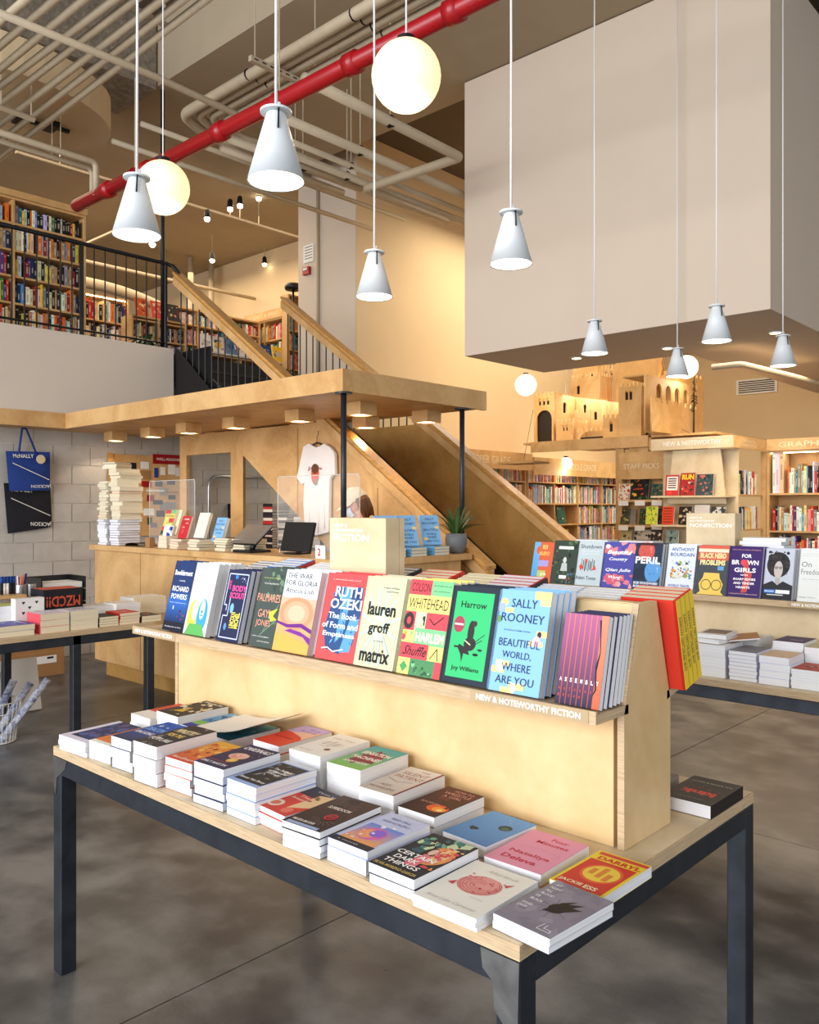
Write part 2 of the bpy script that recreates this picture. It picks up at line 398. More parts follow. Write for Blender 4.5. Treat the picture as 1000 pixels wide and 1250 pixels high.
def book(mt, w, h, t, color, hard=False, art=None, cream=False, label='book', group=None, spine_art=None, cat='book'):
    mc, mp = book_meshes(w, h, t, hard, 'pages_cream' if cream else 'pages')
    o = bpy.data.objects.new('book', mc); COL.objects.link(o); o.color = hx(color); o.matrix_world = mt
    p = bpy.data.objects.new('pages', mp); COL.objects.link(p); p.parent = o
    if art is not None:
        am = art if isinstance(art, bpy.types.Mesh) else art_mesh(art, w, h, t)
        a = bpy.data.objects.new('cover_print', am); COL.objects.link(a); a.parent = o
    tag(o, label, cat, group); NB[0] += 1
    return o
def mflat(x, y, z, rot=0, yaw=-90):
    return Matrix.Translation((x, y, z)) @ Matrix.Rotation(radians(yaw+rot), 4, 'Z')
def mlean(x, y, z, h, tilt, face=(-1, 0), roll=0):
    """book standing on (x,y,z) = centre of its front-bottom edge, face direction, leaning back by tilt degrees (origin at centre of the back bottom)"""
    f = Vector((face[0], face[1], 0)).normalized(); s, c = sin(radians(tilt)), cos(radians(tilt))
    n = f*c+Vector((0, 0, s)); u = -f*s+Vector((0, 0, c)); r = u.cross(n)
    m = Matrix((r, u, n)).transposed().to_4x4()
    m = m @ Matrix.Rotation(radians(roll), 4, 'Z')
    return Matrix.Translation(Vector((x, y, z))+u*h/2) @ m
NAMEC = [('white', 'ece8dd'), ('cream', 'dfcf9f'), ('black', '1c1a1c'), ('dark red', '8d1f20'), ('red', 'c23a2c'), ('orange', 'd9742a'), ('navy blue', '223258'), ('sky blue', '5f93c0'),
         ('teal', '2d6f78'), ('green', '4d7a45'), ('yellow', 'e3c03f'), ('pink', 'd98a96'), ('grey', '8e8b86'), ('tan', 'b08a58'), ('purple', '59386f'), ('pale blue', 'b7ccd6')]
STUFF = MB(); SPG = MB()
def shelf_row(o, along, inward, length, hmax, depth, desc, group, weights=None, seed=0, thick=(.018, .042), hr=(.62, .95), lean=0.12, gap=.05, single=False):
    """spines along a shelf; the rows far off are past the 300 nearest books and are joined as stuff"""
    rr = random.Random(seed); o = Vector(o); a = Vector(along); inn = Vector(inward); x = .012; i = 1
    names = [n for n, _ in NAMEC]; wt = weights or [6, 4, 5, 2, 3, 2, 2, 1, 1, 1, 1, 1, 3, 3, 1, 2]
    up = Vector((0, 0, 1))
    while x < length-.04:
        t = rr.uniform(*thick)
        if x+t > length-.01: break
        cn, cc = NAMEC[rr.choices(range(len(names)), wt)[0]]
        h = hmax*rr.uniform(*hr); d = min(depth, h*.7)
        c = hx(cc); c = tuple(min(1, q*rr.uniform(.8, 1.2)) for q in c[:3])+(1,)
        base = o+a*x+inn*rr.uniform(.0, .012)+up*.001
        MBk = MB() if single else STUFF
        ps = [base, base+a*t, base+a*t+inn*d, base+inn*d]; lt = (.78, .72, .6, 1); dk = (.05, .05, .07, 1)
        sl = a*(rr.uniform(-.05, .05)*h if rr.random() < lean and t < .035 else 0)*0
        MBk.add(ps+[p+up*h for p in ps], [(0, 1, 5, 4), (1, 2, 6, 5), (3, 0, 4, 7), (2, 3, 7, 6)], 0, c)
        MBk.add([p+up*(h-.003) for p in ps], [(0, 1, 2, 3)], 0, (.8, .74, .62, 1))
        inkc = lt if (c[0]*.3+c[1]*.6+c[2]*.1) < .3 else rr.choice([dk, dk, hx('8d1f20'), hx('223258')])
        f0 = rr.uniform(.12, .35); f1 = f0+rr.uniform(.2, .42)
        for (g0, g1, w0, w1) in ((f0, f1, .3, .72), (.84, .9, .2, .8)) if rr.random() < .8 else ((f0, f1, .35, .65),):
            q = [base+a*t*w0+up*h*g0, base+a*t*w1+up*h*g0, base+a*t*w1+up*h*g1, base+a*t*w0+up*h*g1]
            MBk.add([p-inn*.0006 for p in q], [(0, 1, 2, 3)], 0, tuple(inkc[k]*.5+c[k]*.5 for k in range(4)))
        if single:
            me = MBk.mesh('book', ['print']); ob = bpy.data.objects.new('book', me); COL.objects.link(ob)
            size = 'tall' if h > hmax*.87 else 'short' if h < hmax*.7 else 'mid height'
            tag(ob, '%s %s book, %s on the %s' % (size, cn, ordn(i), desc), 'book', group)
        x += t+.0006
        if rr.random() < gap: x += rr.uniform(.01, .05)
        i += 1

# ================= STRUCTURE =================
fb = struct(bx('floor', 'mortar', (-5, -6, -.25, 18, 18, -.012)))
for i, (xa, xb) in enumerate([(-5, .6), (.6, 4.1), (4.1, 7.6), (7.6, 11.1), (11.1, 18)]):
    for j, (ya, yb) in enumerate([(-6, -1.12), (-1.12, 2.38), (2.38, 5.88), (5.88, 9.4)]):
        bx('floor_slab', 'floor', (xa+.003, ya+.003, -.012, xb-.003, yb-.003, 0), fb)
YW = 8.6      # block wall
YM = 8.2      # mezzanine front
wl = struct(bx('wall_left', 'mortar', (-5, YW+.012, 0, 7.9, YW+.2, 2.95)))
rows = 13
for r in range(rows):
    x = 1.9-(.2 if r % 2 else 0); z = .0+r*.2
    while x < 6.6:
        x0 = max(x, 1.9); bx('block', 'cmu', (x0+.005, YW, z+.005, x+.395, YW+.014, z+.195), wl); x += .4
struct(bx('baseboard_left', 'white', (-5, YW-.012, 0, 3.2, YW-.001, .1)))
# mezzanine: parapet wall along its edge, floor slab
struct(bx('wall_mezzanine_front', 'white_wall', (-5, YM, 2.492, 5.06, YM+.12, 3.3)))
struct(bx('floor_mezzanine', 'iron', (-5, YM+.13, 2.96, 9.5, 17.2, 3.25)))
struct(bx('trim_1', 'iron', (5.08, YM, 2.95, 6.7, YM+.125, 3.25)))
# column block with a cream wall running on to the right
struct(bx('wall_column', 'grey_wall', (7.83, 8.205, 0, 8.6, 9.4, 6.6)))
struct(bx('wall_back_left', 'warm_wall', (7.835, YM, 0, 16.7, YM+.004, 6.6)))
struct(bx('wall_back', 'warm_wall', (16.5, -6, 0, 16.7, YM-.002, 6.6)))
struct(bx('wall_mezzanine_back', 'warm_wall', (-5, 17.2, 3.25, 9.5, 17.4, 6.9)))
struct(bx('wall_mezzanine_right', 'warm_wall', (9.5, 9.4, 3.25, 9.7, 17.2, 6.9)))
struct(bx('wall_front_right', 'white_wall', (-5, -6.2, 0, 16.7, -6, 1.0)))
# ceiling
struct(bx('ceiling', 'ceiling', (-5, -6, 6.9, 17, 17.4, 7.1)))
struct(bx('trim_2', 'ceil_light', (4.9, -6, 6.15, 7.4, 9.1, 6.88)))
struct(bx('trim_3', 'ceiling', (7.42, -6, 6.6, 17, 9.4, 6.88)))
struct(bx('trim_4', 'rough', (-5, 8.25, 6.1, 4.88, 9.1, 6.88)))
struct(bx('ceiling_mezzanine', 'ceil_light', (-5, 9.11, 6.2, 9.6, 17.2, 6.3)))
# hanging volume
sof = MB()
sof.prism([(7.1, 2.52), (16.4, 2.52), (16.4, 3.9), (8.62, 3.9), (8.62, 5.74), (7.1, 5.74)], 'z', 3.19, 6.14)
struct(sof.build('wall_hanging_volume', 'grey_wall'))
for i, (x, y) in enumerate([(8.0, 4.9), (8.13, 3.91), (8.08, 2.82)]):
    t = thing('downlight', 'small recessed downlight in underside of grey hanging volume, %s' % ['behind the leftmost of its three cones', 'the middle one of three', 'rightmost, near the outer corner'][i], 'light', (x, y, 3.185), 'downlights in the hanging volume')
    MB().lathe([(.05, -.006), (.062, -.006), (.062, .0045), (.05, .0045), (.05, -.006)], (x, y, 3.185)).build('trim_ring', 'shade', t)
    MB().lathe([(.0, -.002), (.049, -.002), (.049, .003), (0, .003)], (x, y, 3.185)).build('lens', 'downlight', t)
    lamp('SPOT', 'downlight_lamp', (x, y, 3.15), 25, WARM2, spot_size=1.9, shadow_soft_size=.05)

# ---- canopy over the till ----
CX, CY, CB, CT = 3.83, 4.14, 2.34, 2.49
can = thing('plywood_canopy', 'golden plywood canopy with square downlight boxes over the till counter', 'canopy', (CX, CY, CB))
MB().prism([(CX+.03, CY+.03), (5.38, CY+.03), (5.38, YM-.03), (5.05, YW), (-5, YW), (-5, YM), (CX+.03, YM)][::1], 'z', CB+.01, CT-.01).build('soffit_panel', 'ply_gold', can)
bx('fascia', 'ply_gold', (CX, CY, CB, CX+.03, YM-.03, CT), can)
bx('fascia', 'ply_gold', (CX+.03, CY, CB, 5.4, CY+.03, CT), can)
bx('fascia', 'ply_gold', (-5, YM-.03, CB, CX+.03, YM-.001, CT+.0), can)
k = 0
for cx in (4.43, 5.18):
    for cy in (4.59, 5.3, 6.17, 6.92, 7.56, 8.3):
        if cx > 5 and cy > 8: continue
        f = MB(); a, b_ = .085, .068
        for q in ((cx-a, cy-a, cx+a, cy-b_), (cx-a, cy+b_, cx+a, cy+a), (cx-a, cy-b_, cx-b_, cy+b_), (cx+b_, cy-b_, cx+a, cy+b_)):
            f.box(q[0], q[1], CB-.085, q[2], q[3], CB+.009)
        fo = f.build('light_box', 'ply_gold', can)
        MB().lathe([(0, 0), (.066, 0), (.066, .01), (0, .01)], (cx, cy, CB-.083), 24).build('light_disc', 'downlight', fo)
        lamp('SPOT', 'canopy_lamp', (cx, cy, CB-.1), 7, WARM2, spot_size=2.2, shadow_soft_size=.06)
# ---- poles ----
for (x, y, lab) in [(3.885, 4.19, 'slim black steel post from the counter corner up to the front corner of the canopy'), (5.15, 4.19, 'slim black steel post behind the potted plant holding the right end of the canopy')]:
    t = thing('steel_post', lab, 'post', (x, y, 1.215))
    MB().tube([(x, y, 1.235), (x, y, CB-.012)], .02, 14).build('pole', 'steel', t, True)
    MB().lathe([(0, 0), (.055, 0), (.055, .02), (.022, .02)], (x, y, 1.216), 20).build('base_plate', 'steel', t)
    MB().lathe([(.022, 0), (.06, 0), (.06, .011), (0, .011)], (x, y, CB-.0115), 20).build('top_plate', 'steel', t)
# ---- till counter ----
KT = 1.215
ct = thing('till_counter', 'long golden plywood till counter with panelled front and recessed kick', 'counter', (3.75, 5.8, 0))
YR = 3.97
MB().prism([(3.75, YR), (5.0, YR), (5.0, YR+.6), (4.4, YR+.6), (4.4, 7.52), (3.75, 7.52)], 'z', KT-.045, KT).build('worktop', 'ply_gold', ct)
ys = [4.0, 4.99, 5.83, 6.67, 7.49]
for a, b_ in zip(ys, ys[1:]):
    bx('front_panel', 'ply_gold', (3.79, a+.004, .15, 3.81, b_-.004, KT-.046), ct)
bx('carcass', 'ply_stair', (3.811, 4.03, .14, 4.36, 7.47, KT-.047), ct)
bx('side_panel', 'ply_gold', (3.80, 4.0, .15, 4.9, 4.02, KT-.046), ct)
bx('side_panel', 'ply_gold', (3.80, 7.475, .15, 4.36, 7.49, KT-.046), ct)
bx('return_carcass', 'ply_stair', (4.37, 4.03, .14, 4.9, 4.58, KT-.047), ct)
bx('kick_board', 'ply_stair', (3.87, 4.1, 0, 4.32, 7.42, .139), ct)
# ---- stair ----
XN, XF = 5.09, 6.58
def gz(y): return 4.13+(y-8.2)*.700     # handrail underside line
st = thing('staircase', 'plywood sided staircase rising to the mezzanine behind the till', 'staircase', (5.8, 6, 0))
# near plywood side wall with door opening and triangular opening under the flight
ybot = 3.9
outer = [(ybot, 0), (8.1, 0), (8.1, 2.335), (5.66, 2.335), (ybot, gz(ybot)-.03)]
holes = [[(7.16, .12), (7.97, .12), (7.97, 2.12), (7.16, 2.12)], [(5.0, .12), (6.95, .12), (6.95, 2.08), (5.98, 1.40), (5.0, .72)]]
panel('side_wall', outer, holes, .03, plane_x(XN), 'ply_gold', st)
for y in (6.1, 5.05):
    bx('panel_joint', 'ply_stair', (XN-.02, y-.006, 1.42+(y-6)*.7, XN-.0155, y+.006, gz(y)-.2 if gz(y)-.2 < 2.3 else 2.3), st)
# far guard: solid plywood below z 2.43, iron balusters above
outer = [(3.55, .0), (4.6, .0), (6.6, 1.3), (8.19, 2.0), (8.19, 2.43), (5.84, 2.43), (3.55, gz(3.55)-.03)]
outer = [(3.55, 0.02), (8.0, 2.2), (8.19, 2.43), (5.82, 2.43), (3.55, gz(3.55)-.03)]
outer = [(3.4, .0), (8.19, 2.3), (8.19, 2.43), (5.80, 2.43), (3.4, gz(3.4)-.03)]
outer = [(3.4, -.0), (3.55, 0), (7.3, 2.43), (5.80, 2.43), (3.4, gz(3.4)-.03)]
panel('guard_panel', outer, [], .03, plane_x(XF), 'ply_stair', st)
def sloped(x0, x1, ya, yb, za, zb, name, m):
    """bar under the slope from ya (low) to yb; za, zb offsets from gz"""
    b = MB(); b.prism([(ya, gz(ya)+za), (yb, gz(yb)+za), (yb, gz(yb)+zb), (ya, gz(ya)+zb)], 'x', x0, x1); return b.build(name, m, st, bevel=.004)
for X, y0 in ((XN, 3.86), (XF, 3.4)):
    sloped(X-.065, X+.065, y0, 8.17, .0, .035, 'handrail_cap', 'oak')
    sloped(X-.045, X+.045, y0, 8.17, -.075, -.001, 'handrail', 'oak')
    sloped(X-.06, X-.046, y0, 8.17, -.11, -.02, 'handrail_side', 'ply_gold')
bx('newel_panel', 'ply_gold', (XN-.05, 3.84, 0, XN+.05, 3.895, gz(3.86)-.08), st)
for X, m in ((XN, 0), (XF, 1)):
    y = 8.1
    while y > 5.9:
        zb = 2.43 if X == XF else max(2.52, gz(y)-.95)
        if gz(y)-.08 > zb+.05: MB().tube([(X, y, zb), (X, y, gz(y)-.078)], .008, 6).build('baluster', 'iron', st)
        y -= .117
# stringers, treads
b = MB()
for X in (XN+.05, XF-.07):
    b.prism([(4.0, .04), (8.19, 2.98), (8.19, 3.24), (8.05, 3.24), (4.0, .40)], 'x', X, X+.02)
b.build('stringer', 'iron', st)
n = 18
for i in range(n):
    z = 3.25*(i+1)/(n+1); y = 3.95+i*.235
    bx('tread', 'black', (XN+.075, y, z-.03, XF-.075, y+.26, z), st)
    bx('riser', 'iron', (XN+.075, y+.245, z, XF-.075, y+.255, z+.14), st)
bx('stringer_end', 'iron', (XN+.02, YM-.62, 2.52, XN+.045, YM-.001, 3.26), st)
MB().prism([(YM-.002, 3.3), (YM-.002, 2.6), (YM-1.05, 2.5), (YM-.05, 3.3)], 'x', XN-.015, XN+.018).build('stringer_plate', 'iron', st)
# ---- mezzanine railing ----
rl = thing('mezzanine_railing', 'black iron railing with thin balusters along the mezzanine edge', 'railing', (2, YM+.06, 3.3))
MB().tube([(-1, YM+.06, 4.24), (5.0, YM+.06, 4.24), (5.07, YM+.03, 4.22), (5.09, YM-.06, 4.12)], .022, 8).build('top_rail', 'iron', rl, True)
MB().tube([(-1, YM+.06, 3.36), (5.08, YM+.06, 3.36)], .012, 6).build('bottom_rail', 'iron', rl, True)
x = 5.0
while x > 2.7:
    thick = abs((x-4.05) % 1.15) < .06
    MB().tube([(x, YM+.06, 3.302), (x, YM+.06, 4.22)], .008 if x < 4.98 else .02, 6).build('baluster', 'iron', rl)
    x -= .118
for x in (4.035, 2.9): MB().tube([(x, YM+.06, 3.302), (x, YM+.06, 4.22)], .02, 8).build('post', 'iron', rl)
x, y = 4.98, YM-.03
t = thing('steel_pole', 'tall thin black pole rising from the mezzanine corner behind the left globe', 'pole', (x, YM+.06, 3.3))
MB().tube([(4.985, YM+.1, 3.305), (4.985, YM+.1, 6.19)], .022, 10).build('pole', 'iron', t, True)
MB().lathe([(0, 0), (.05, 0), (.05, .012), (.02, .012)], (4.985, YM+.1, 3.301), 12).build('base_plate', 'iron', t)
# ---- red sprinkler main and white conduits ----
def pipe(path, r, m, label, cat='pipe', name='pipe', group=None, clamps=(), n=12):
    p0 = Vector(path[0]); t = thing(name, label, cat, p0, group)
    MB().tube(path, r, n).build('pipe_run', m, t, True)
    for c in clamps:
        c = Vector(c); MB().tube([c, c+Vector((0, 0, .9))], .006, 6).build('hanger_rod', 'pipe', t)
        MB().tube([c+Vector((0, -.02, 0)), c+Vector((0, .02, 0))], r*1.18, n).build('clamp', m if m == 'red' else 'iron', t)
    return t
def bend(path, r, k=5):
    P_ = [Vector(p) for p in path]; out = [P_[0]]
    for a, b_, c in zip(P_, P_[1:], P_[2:]):
        d1 = (a-b_).normalized(); d2 = (c-b_).normalized(); q = min(r, (a-b_).length*.45, (c-b_).length*.45)
        s, e = b_+d1*q, b_+d2*q
        for i in range(k+1):
            f = i/k; out.append(s*(1-f)**2+b_*2*f*(1-f)+e*f*f)
    out.append(P_[-1]); return out
t = pipe([(3.98, 8.25, 4.6), (3.98, 1.4, 4.6)], .062, 'red', 'long dark red sprinkler main crossing below the ceiling', clamps=[(3.98, 7.1, 4.6), (3.98, 5.0, 4.6), (3.98, 2.9, 4.6)])
for y in (7.6, 6.9, 5.75, 4.2, 3.3): MB().tube([(3.98, y-.05, 4.6), (3.98, y+.05, 4.6)], .078, 14).build('coupling', 'red', t, True)
def P5(px, py, z): return onz(px, py, z)
# bundle of conduits turning along the beam, seen by pixel rays at their real heights
for i, (X0, y1, r, dz) in enumerate([(4.37, 6.95, .048, 0), (4.475, 6.86, .042, .01), (4.575, 6.8, .036, 0), (4.69, 6.76, .033, -.01)]):
    zz = 5.25+dz
    path = bend([(X0, 1.0, zz), (X0, 4.2, zz+.012), (X0+.01, y1, zz), (X0+.32, y1+.12, zz-.03), (X0+.9, y1-.06*i, zz-.12)], .12)
    pipe(path, r, 'pipe', 'fat white conduit bundled along the ceiling beam, %s of four' % ['first from the left', 'second from the left', 'third from the left', 'nearest the red pipe'][i], group='conduit bundle along the beam')
    for y in (3.1, 4.6, 5.9): bpy.context.view_layer; o_ = MB().tube([(X0, y-.006, zz+.008), (X0, y+.006, zz+.008)], r*1.06, 12).build('pipe_band', 'iron'); par(o_, [q for q in COL.objects if q.type == 'EMPTY'][-1])
for (y, x0, x1) in ((5.55, 4.12, 4.86),):
    t = thing('strut_channel', 'short slotted steel channel carrying the fat conduits', 'bracket', (x0, y, 5.16))
    b = MB(); b.box(x0, y-.02, 5.155, x1, y+.02, 5.2); b.build('channel', 'pipe', t)
    for k in range(9): bx('slot', 'dark', (x0+.03+k*.08, y-.0215, 5.172, x0+.07+k*.08, y-.0201, 5.184), t)
    for x in (x0+.05, x1-.05): MB().tube([(x, y, 5.16), (x, y, 6.9)], .006, 6).build('rod', 'pipe', t)
# parallel conduits in the top left corner
tops = [((-40, 62), (60, -25)), ((-40, 90), (95, -25)), ((-40, 118), (125, -20)), ((-30, 128), (165, -20)), ((-30, 150), (190, -20)), ((-30, 175), (230, -25)), ((-30, 196), (255, -25)), ((-20, 208), (290, -30))]
for i, (a, b_) in enumerate(tops):
    A_, B_ = onz(a[0], a[1], 5.15), onz(b_[0], b_[1], 5.15)
    pipe([A_, B_], .03, 'pipe', 'thin white conduit high in the top left corner, %s of eight' % (ordn(i+1)+' from the left'), group='parallel conduits in the top left')
for (a, b_, lab) in [((-10, 13), (186, 90), 'white sprinkler branch crossing under the parallel conduits'), ((10, 212), (-1, 0), '')][:1]:
    A_, B_, C_ = onz(-60, -8, 5.02), onz(296, 143, 5.02), onz(212, 185, 4.9)
    pipe(bend([A_, onz(186, 92, 5.02), B_, C_], .08), .028, 'pipe', lab)
for (a, b_, z) in [((118, -14), (208, 34), 5.22), ((-6, 128), (42, 146), 4.98)]:
    A_, B_ = onz(a[0], a[1], z), onz(b_[0], b_[1], z); t = thing('strut_channel', 'slotted channel under the parallel conduits, %s end' % ('upper' if a[0] > 50 else 'lower'), 'bracket', A_)
    MB().tube([A_, B_], .028, 4).build('channel', 'pipe', t)
    for q in (A_.lerp(B_, .15), A_.lerp(B_, .92)): MB().tube([q, (q.x, q.y, 6.9 if a[0] > 50 else 5.299)], .006, 6).build('rod', 'pipe', t)
# pipes running away to the right, over the cream wall
for i, (x0, y0, x1, z, r) in enumerate([(4.76, 5.87, 10, 5.0, .042), (4.95, 6.2, 10.4, 5.0, .028), (5.1, 6.42, 10.8, 5.0, .038), (4.6, 6.53, 6.3, 4.98, .042), (4.64, 6.7, 6.2, 4.95, .036)]):
    pipe([(x0, y0, z), (x1, y0, z)], r, 'pipe', 'cream painted pipe running towards the tall cream wall, %s from the top' % ordn(i+1), group='pipes beside the cream wall', clamps=[(x0+.9, y0, z), (x0+3.2, y0, z)][:2 if i < 3 else 1])
for i, y in enumerate((7.2, 7.75)): pipe([(4.1, y, 5.15), (7.7, y, 5.15)], .026, 'pipe', 'thin cream pipe above the stairs, %s' % ['nearer', 'further'][i])
A_ = onz(560, 120, 5.0)
t = pipe(bend([(4.3, 5.1, 4.93), (6.3, 5.15, 4.93), (6.25, 6.4, 4.93), (7.6, 6.42, 4.93)], .05), .045, 'pipe', 'cream sprinkler pipe with elbow crossing in front of the grey hanging volume', clamps=[(5.3, 5.12, 4.93)])
# pipes left, above the mezzanine bookcase
for i, (y, x1, z, r) in enumerate([(7.78, 3.95, 4.9, .03), (7.96, 4.0, 4.9, .024)]):
    pipe(bend([(1.5, y, z), (x1, y, z), (x1, y+.0, z-.32)], .06), r, 'pipe', 'thin white pipe above the mezzanine bookcase, %s' % ['nearer', 'further'][i], group='pipes above the mezzanine bookcase')
# round drop ceiling
dc = MB(); c0 = Vector((3.1, 8.2)); n = 40
ring = [(c0.x+1.15*cos(2*pi*k/n), c0.y+.8*sin(2*pi*k/n)) for k in range(n)]
dc.prism(ring, 'z', 5.3, 5.62)
t = thing('ceiling_raft', 'round plaster ceiling raft with dark mounting bracket above the mezzanine', 'ceiling raft', (c0.x, c0.y, 5.3)); dc.build('raft', 'warm_wall', t)
b = MB()
for (x, y) in ((3.35, 8.1), (3.62, 8.05)): b.box(x, y, 5.24, x+.1, y+.18, 5.299); b.box(x-.04, y+.05, 5.25, x+.22, y+.09, 5.28)
b.build('bracket', 'iron', t)
for (x, y) in ((2.6, 8.4), (3.6, 8.4)): MB().tube([(x, y, 5.62), (x, y, 6.099)], .01, 6).build('rod', 'pipe', t)
b = MB(); b.prism([(1.2, 4.95), (3.75, 5.2), (3.62, 4.7), (1.2, 4.55)], 'y', 10.6, 11.0)
tag(b.build('duct', 'grey_wall'), 'grey boxed duct end above the left mezzanine bookcase', 'duct')
# plastic sprinkler drop + hose near mezzanine ceiling
pipe([(4.6, 12.5, 5.35), (9.4, 12.5, 5.35)], .03, 'pipe', 'long white pipe under the mezzanine ceiling')
pipe(bend([(5.2, 13.2, 5.15), (6.9, 13.0, 5.2), (8.9, 13.4, 4.9)], .8), .09, 'pipe', 'fat insulated duct hose across the mezzanine', name='duct_hose')
for x in (8.2, 8.75, 9.2): pipe([(x, 13.6, 3.3), (x, 13.6, 6.19)], .05, 'pipe', 'white vertical riser pipe at the back of the mezzanine, %s' % {8.2: 'leftmost', 8.75: 'middle', 9.2: 'rightmost'}[x])
# track lights
M['spot_glow'] = mat('spot_glow', 'ffffff', .5, emit='fff0cc', strength=14, noise=.02)
for y in (7.78, 7.96):
    for x in (2.2, 3.6): tag(MB().tube([(x, y, 4.9), (x, y, 5.299 if x < 3 or x > 3 else 6.9)], .005, 6).build('hanger_rod', 'pipe'), '%s hanger rod of the %s white pipe above the tall bookcase' % ('outer' if x < 3 else 'inner', 'nearer' if y < 7.9 else 'further'), 'rod', 'hanger rods')
for i, (a, b_) in enumerate([((4.2, 10.2), (9.3, 10.2)), ((6.4, 10.2), (6.4, 15.5))]):
    t = thing('light_track', 'ceiling light track over the mezzanine, %s' % ('front run' if i == 0 else 'run going back'), 'light track', (a[0], a[1], 5.75))
    MB().box(a[0]-.02, a[1]-.02, 5.75, b_[0]+.02, b_[1]+.02, 5.78).build('track', 'pipe', t)
    for f in (.1, .9):
        q = (a[0]+(b_[0]-a[0])*f, a[1]+(b_[1]-a[1])*f); MB().tube([(q[0], q[1], 5.78), (q[0], q[1], 6.2)], .008, 6).build('rod', 'pipe', t)
for i, (px, py) in enumerate([(253, 266), (281, 254), (293, 250), (316, 241), (259, 317), (323, 322), (186, 297)]):
    Yy = 10.2 if i < 4 or i == 6 else 12.2
    q = onY(px, py, Yy); t = thing('track_spotlight', 'small glowing spotlight over the mezzanine, %s from the left' % ordn([186, 253, 259, 281, 293, 316, 323].index(px)+1), 'light', q, 'mezzanine spotlights')
    MB().lathe([(.02, .13), (.035, .11), (.045, .02), (.04, .0), (.03, .02)], q, 12).build('housing', 'iron', t, True)
    MB().lathe([(0, -.055), (.03, -.045), (.042, -.02), (.036, .012), (0, .015)], q, 14).build('bulb', 'spot_glow', t, True)
    MB().tube([q+Vector((0, 0, .12)), (q.x, q.y, 5.76 if i < 4 or i == 6 else 6.2)], .008, 6).build('stem', 'pipe', t)
# back wall vent and pipes
v = thing('air_vent', 'white louvred air vent high on the back wall right of the castle', 'vent', (16.48, 6.1, 3.75))
bx('frame', 'white', (16.47, 5.72, 3.74, 16.499, 6.5, 4.03), v); 
for k in range(6): bx('louvre', 'iron', (16.462, 5.77, 3.775+k*.04, 16.4695, 6.45, 3.793+k*.04), v)
pipe(bend([(8.5, 3.6, 3.0), (8.5, 3.3, 3.0), (9.6, 3.2, 3.0), (11.5, 3.1, 3.0)], .05), .03, 'pipe', 'thin cream pipe with elbow under the hanging volume')
# column fixtures
v = thing('notice_sheet', 'white printed notice on the grey column above the fire alarm', 'notice', (7.82, 9.1, 4.9)); p0, p1 = onX(371, 322, 7.82), onX(383, 297, 7.82)
bx('sheet', 'paper', (7.812, p1.y, p0.z, 7.828, p0.y, p1.z), v)
for k in range(5): bx('print_line', 'black', (7.8095, p1.y+.02, p0.z+.05+k*.04, 7.8118, p0.y-.03, p0.z+.06+k*.04), v)
v = thing('fire_alarm', 'red fire alarm box on the grey column', 'fire alarm', (7.82, 9.1, 4.6)); p0, p1 = onX(371.5, 337, 7.82), onX(379.5, 325, 7.82)
bx('housing', 'red', (7.78, p1.y, p0.z, 7.828, p0.y, p1.z), v, .006); bx('strobe', 'white', (7.77, p1.y+.03, p0.z+.06, 7.7795, p0.y-.03, p1.z-.02), v)
q0 = onX(388, 300, 7.8); pipe([(7.8, q0.y, 3.3), (7.8, q0.y, 6.1)], .022, 'pipe', 'thin vertical conduit on the grey column')

# ================= LAMPS =================
def cone(x, y, z, sc, lab):
    t = thing('pendant_lamp', lab, 'lamp', (x, y, z), 'white cone pendant lamps')
    r, h = .1*sc, .235*sc
    MB().lathe([(r-.004, .002), (r, 0), (r*.34, h), (r*.30, h+.004), (0, h+.004)], (x, y, z), 36).build('shade', 'shade', t, True)
    MB().lathe([(0, 0), (r*.55, 0), (r*.55, .008), (0, .008)], (x, y, z+h+.004), 28).build('collar', 'shade', t)
    MB().lathe([(0, 0), (r-.006, .0), (r-.02, .03), (0, .03)], (x, y, z+.006), 30).build('diffuser', 'glow', t)
    MB().tube([(x+.01, y, z+h+.012), (x+.01, y, z+h+.045)], .008, 8).build('cable_grip', 'shade', t)
    MB().tube([(x, y-.01, z+h+.01), (x-.02, y-.04, z+h+.002), (x-.03, y-.05, z+h-.07)], .0035, 6).build('pull_wire', 'iron', t)
    top = 6.89 if x < 4.8 else 6.14
    MB().tube([(x, y, z+h+.01), (x+.004, y+.002, z+h+.8), (x-.002, y, z+h+1.6), (x, y, top)], .0055, 8).build('cord', 'cord', t, True)
    lamp('SPOT', 'pendant_bulb', (x, y, z-.02), 2.6 if x < 4 else 7, WARM2 if x > 4 else (1, .84, .66), spot_size=2.3, spot_blend=.6, shadow_soft_size=.07)
for (px, py, lab) in [(167, 288, 'large white cone pendant lamp in front of the left globe'), (337, 222, 'largest white cone pendant lamp, hanging highest in the picture beside the red pipe'), (457, 363, 'white cone pendant lamp in front of the tall cream wall left of the hanging volume'),
                      (624, 323, 'white cone pendant lamp before the left part of the grey hanging volume'), (726, 432, 'small white cone pendant lamp over the left castle towers'), (827, 460, 'small white cone pendant lamp overlapping the right globe'),
                      (875, 417, 'small white cone pendant lamp below the near corner of the hanging volume'), (956, 447, 'small white cone pendant lamp furthest right')]:
    p = onz(px, py, 2.7); cone(p.x, p.y, 2.7, 1.0, lab)
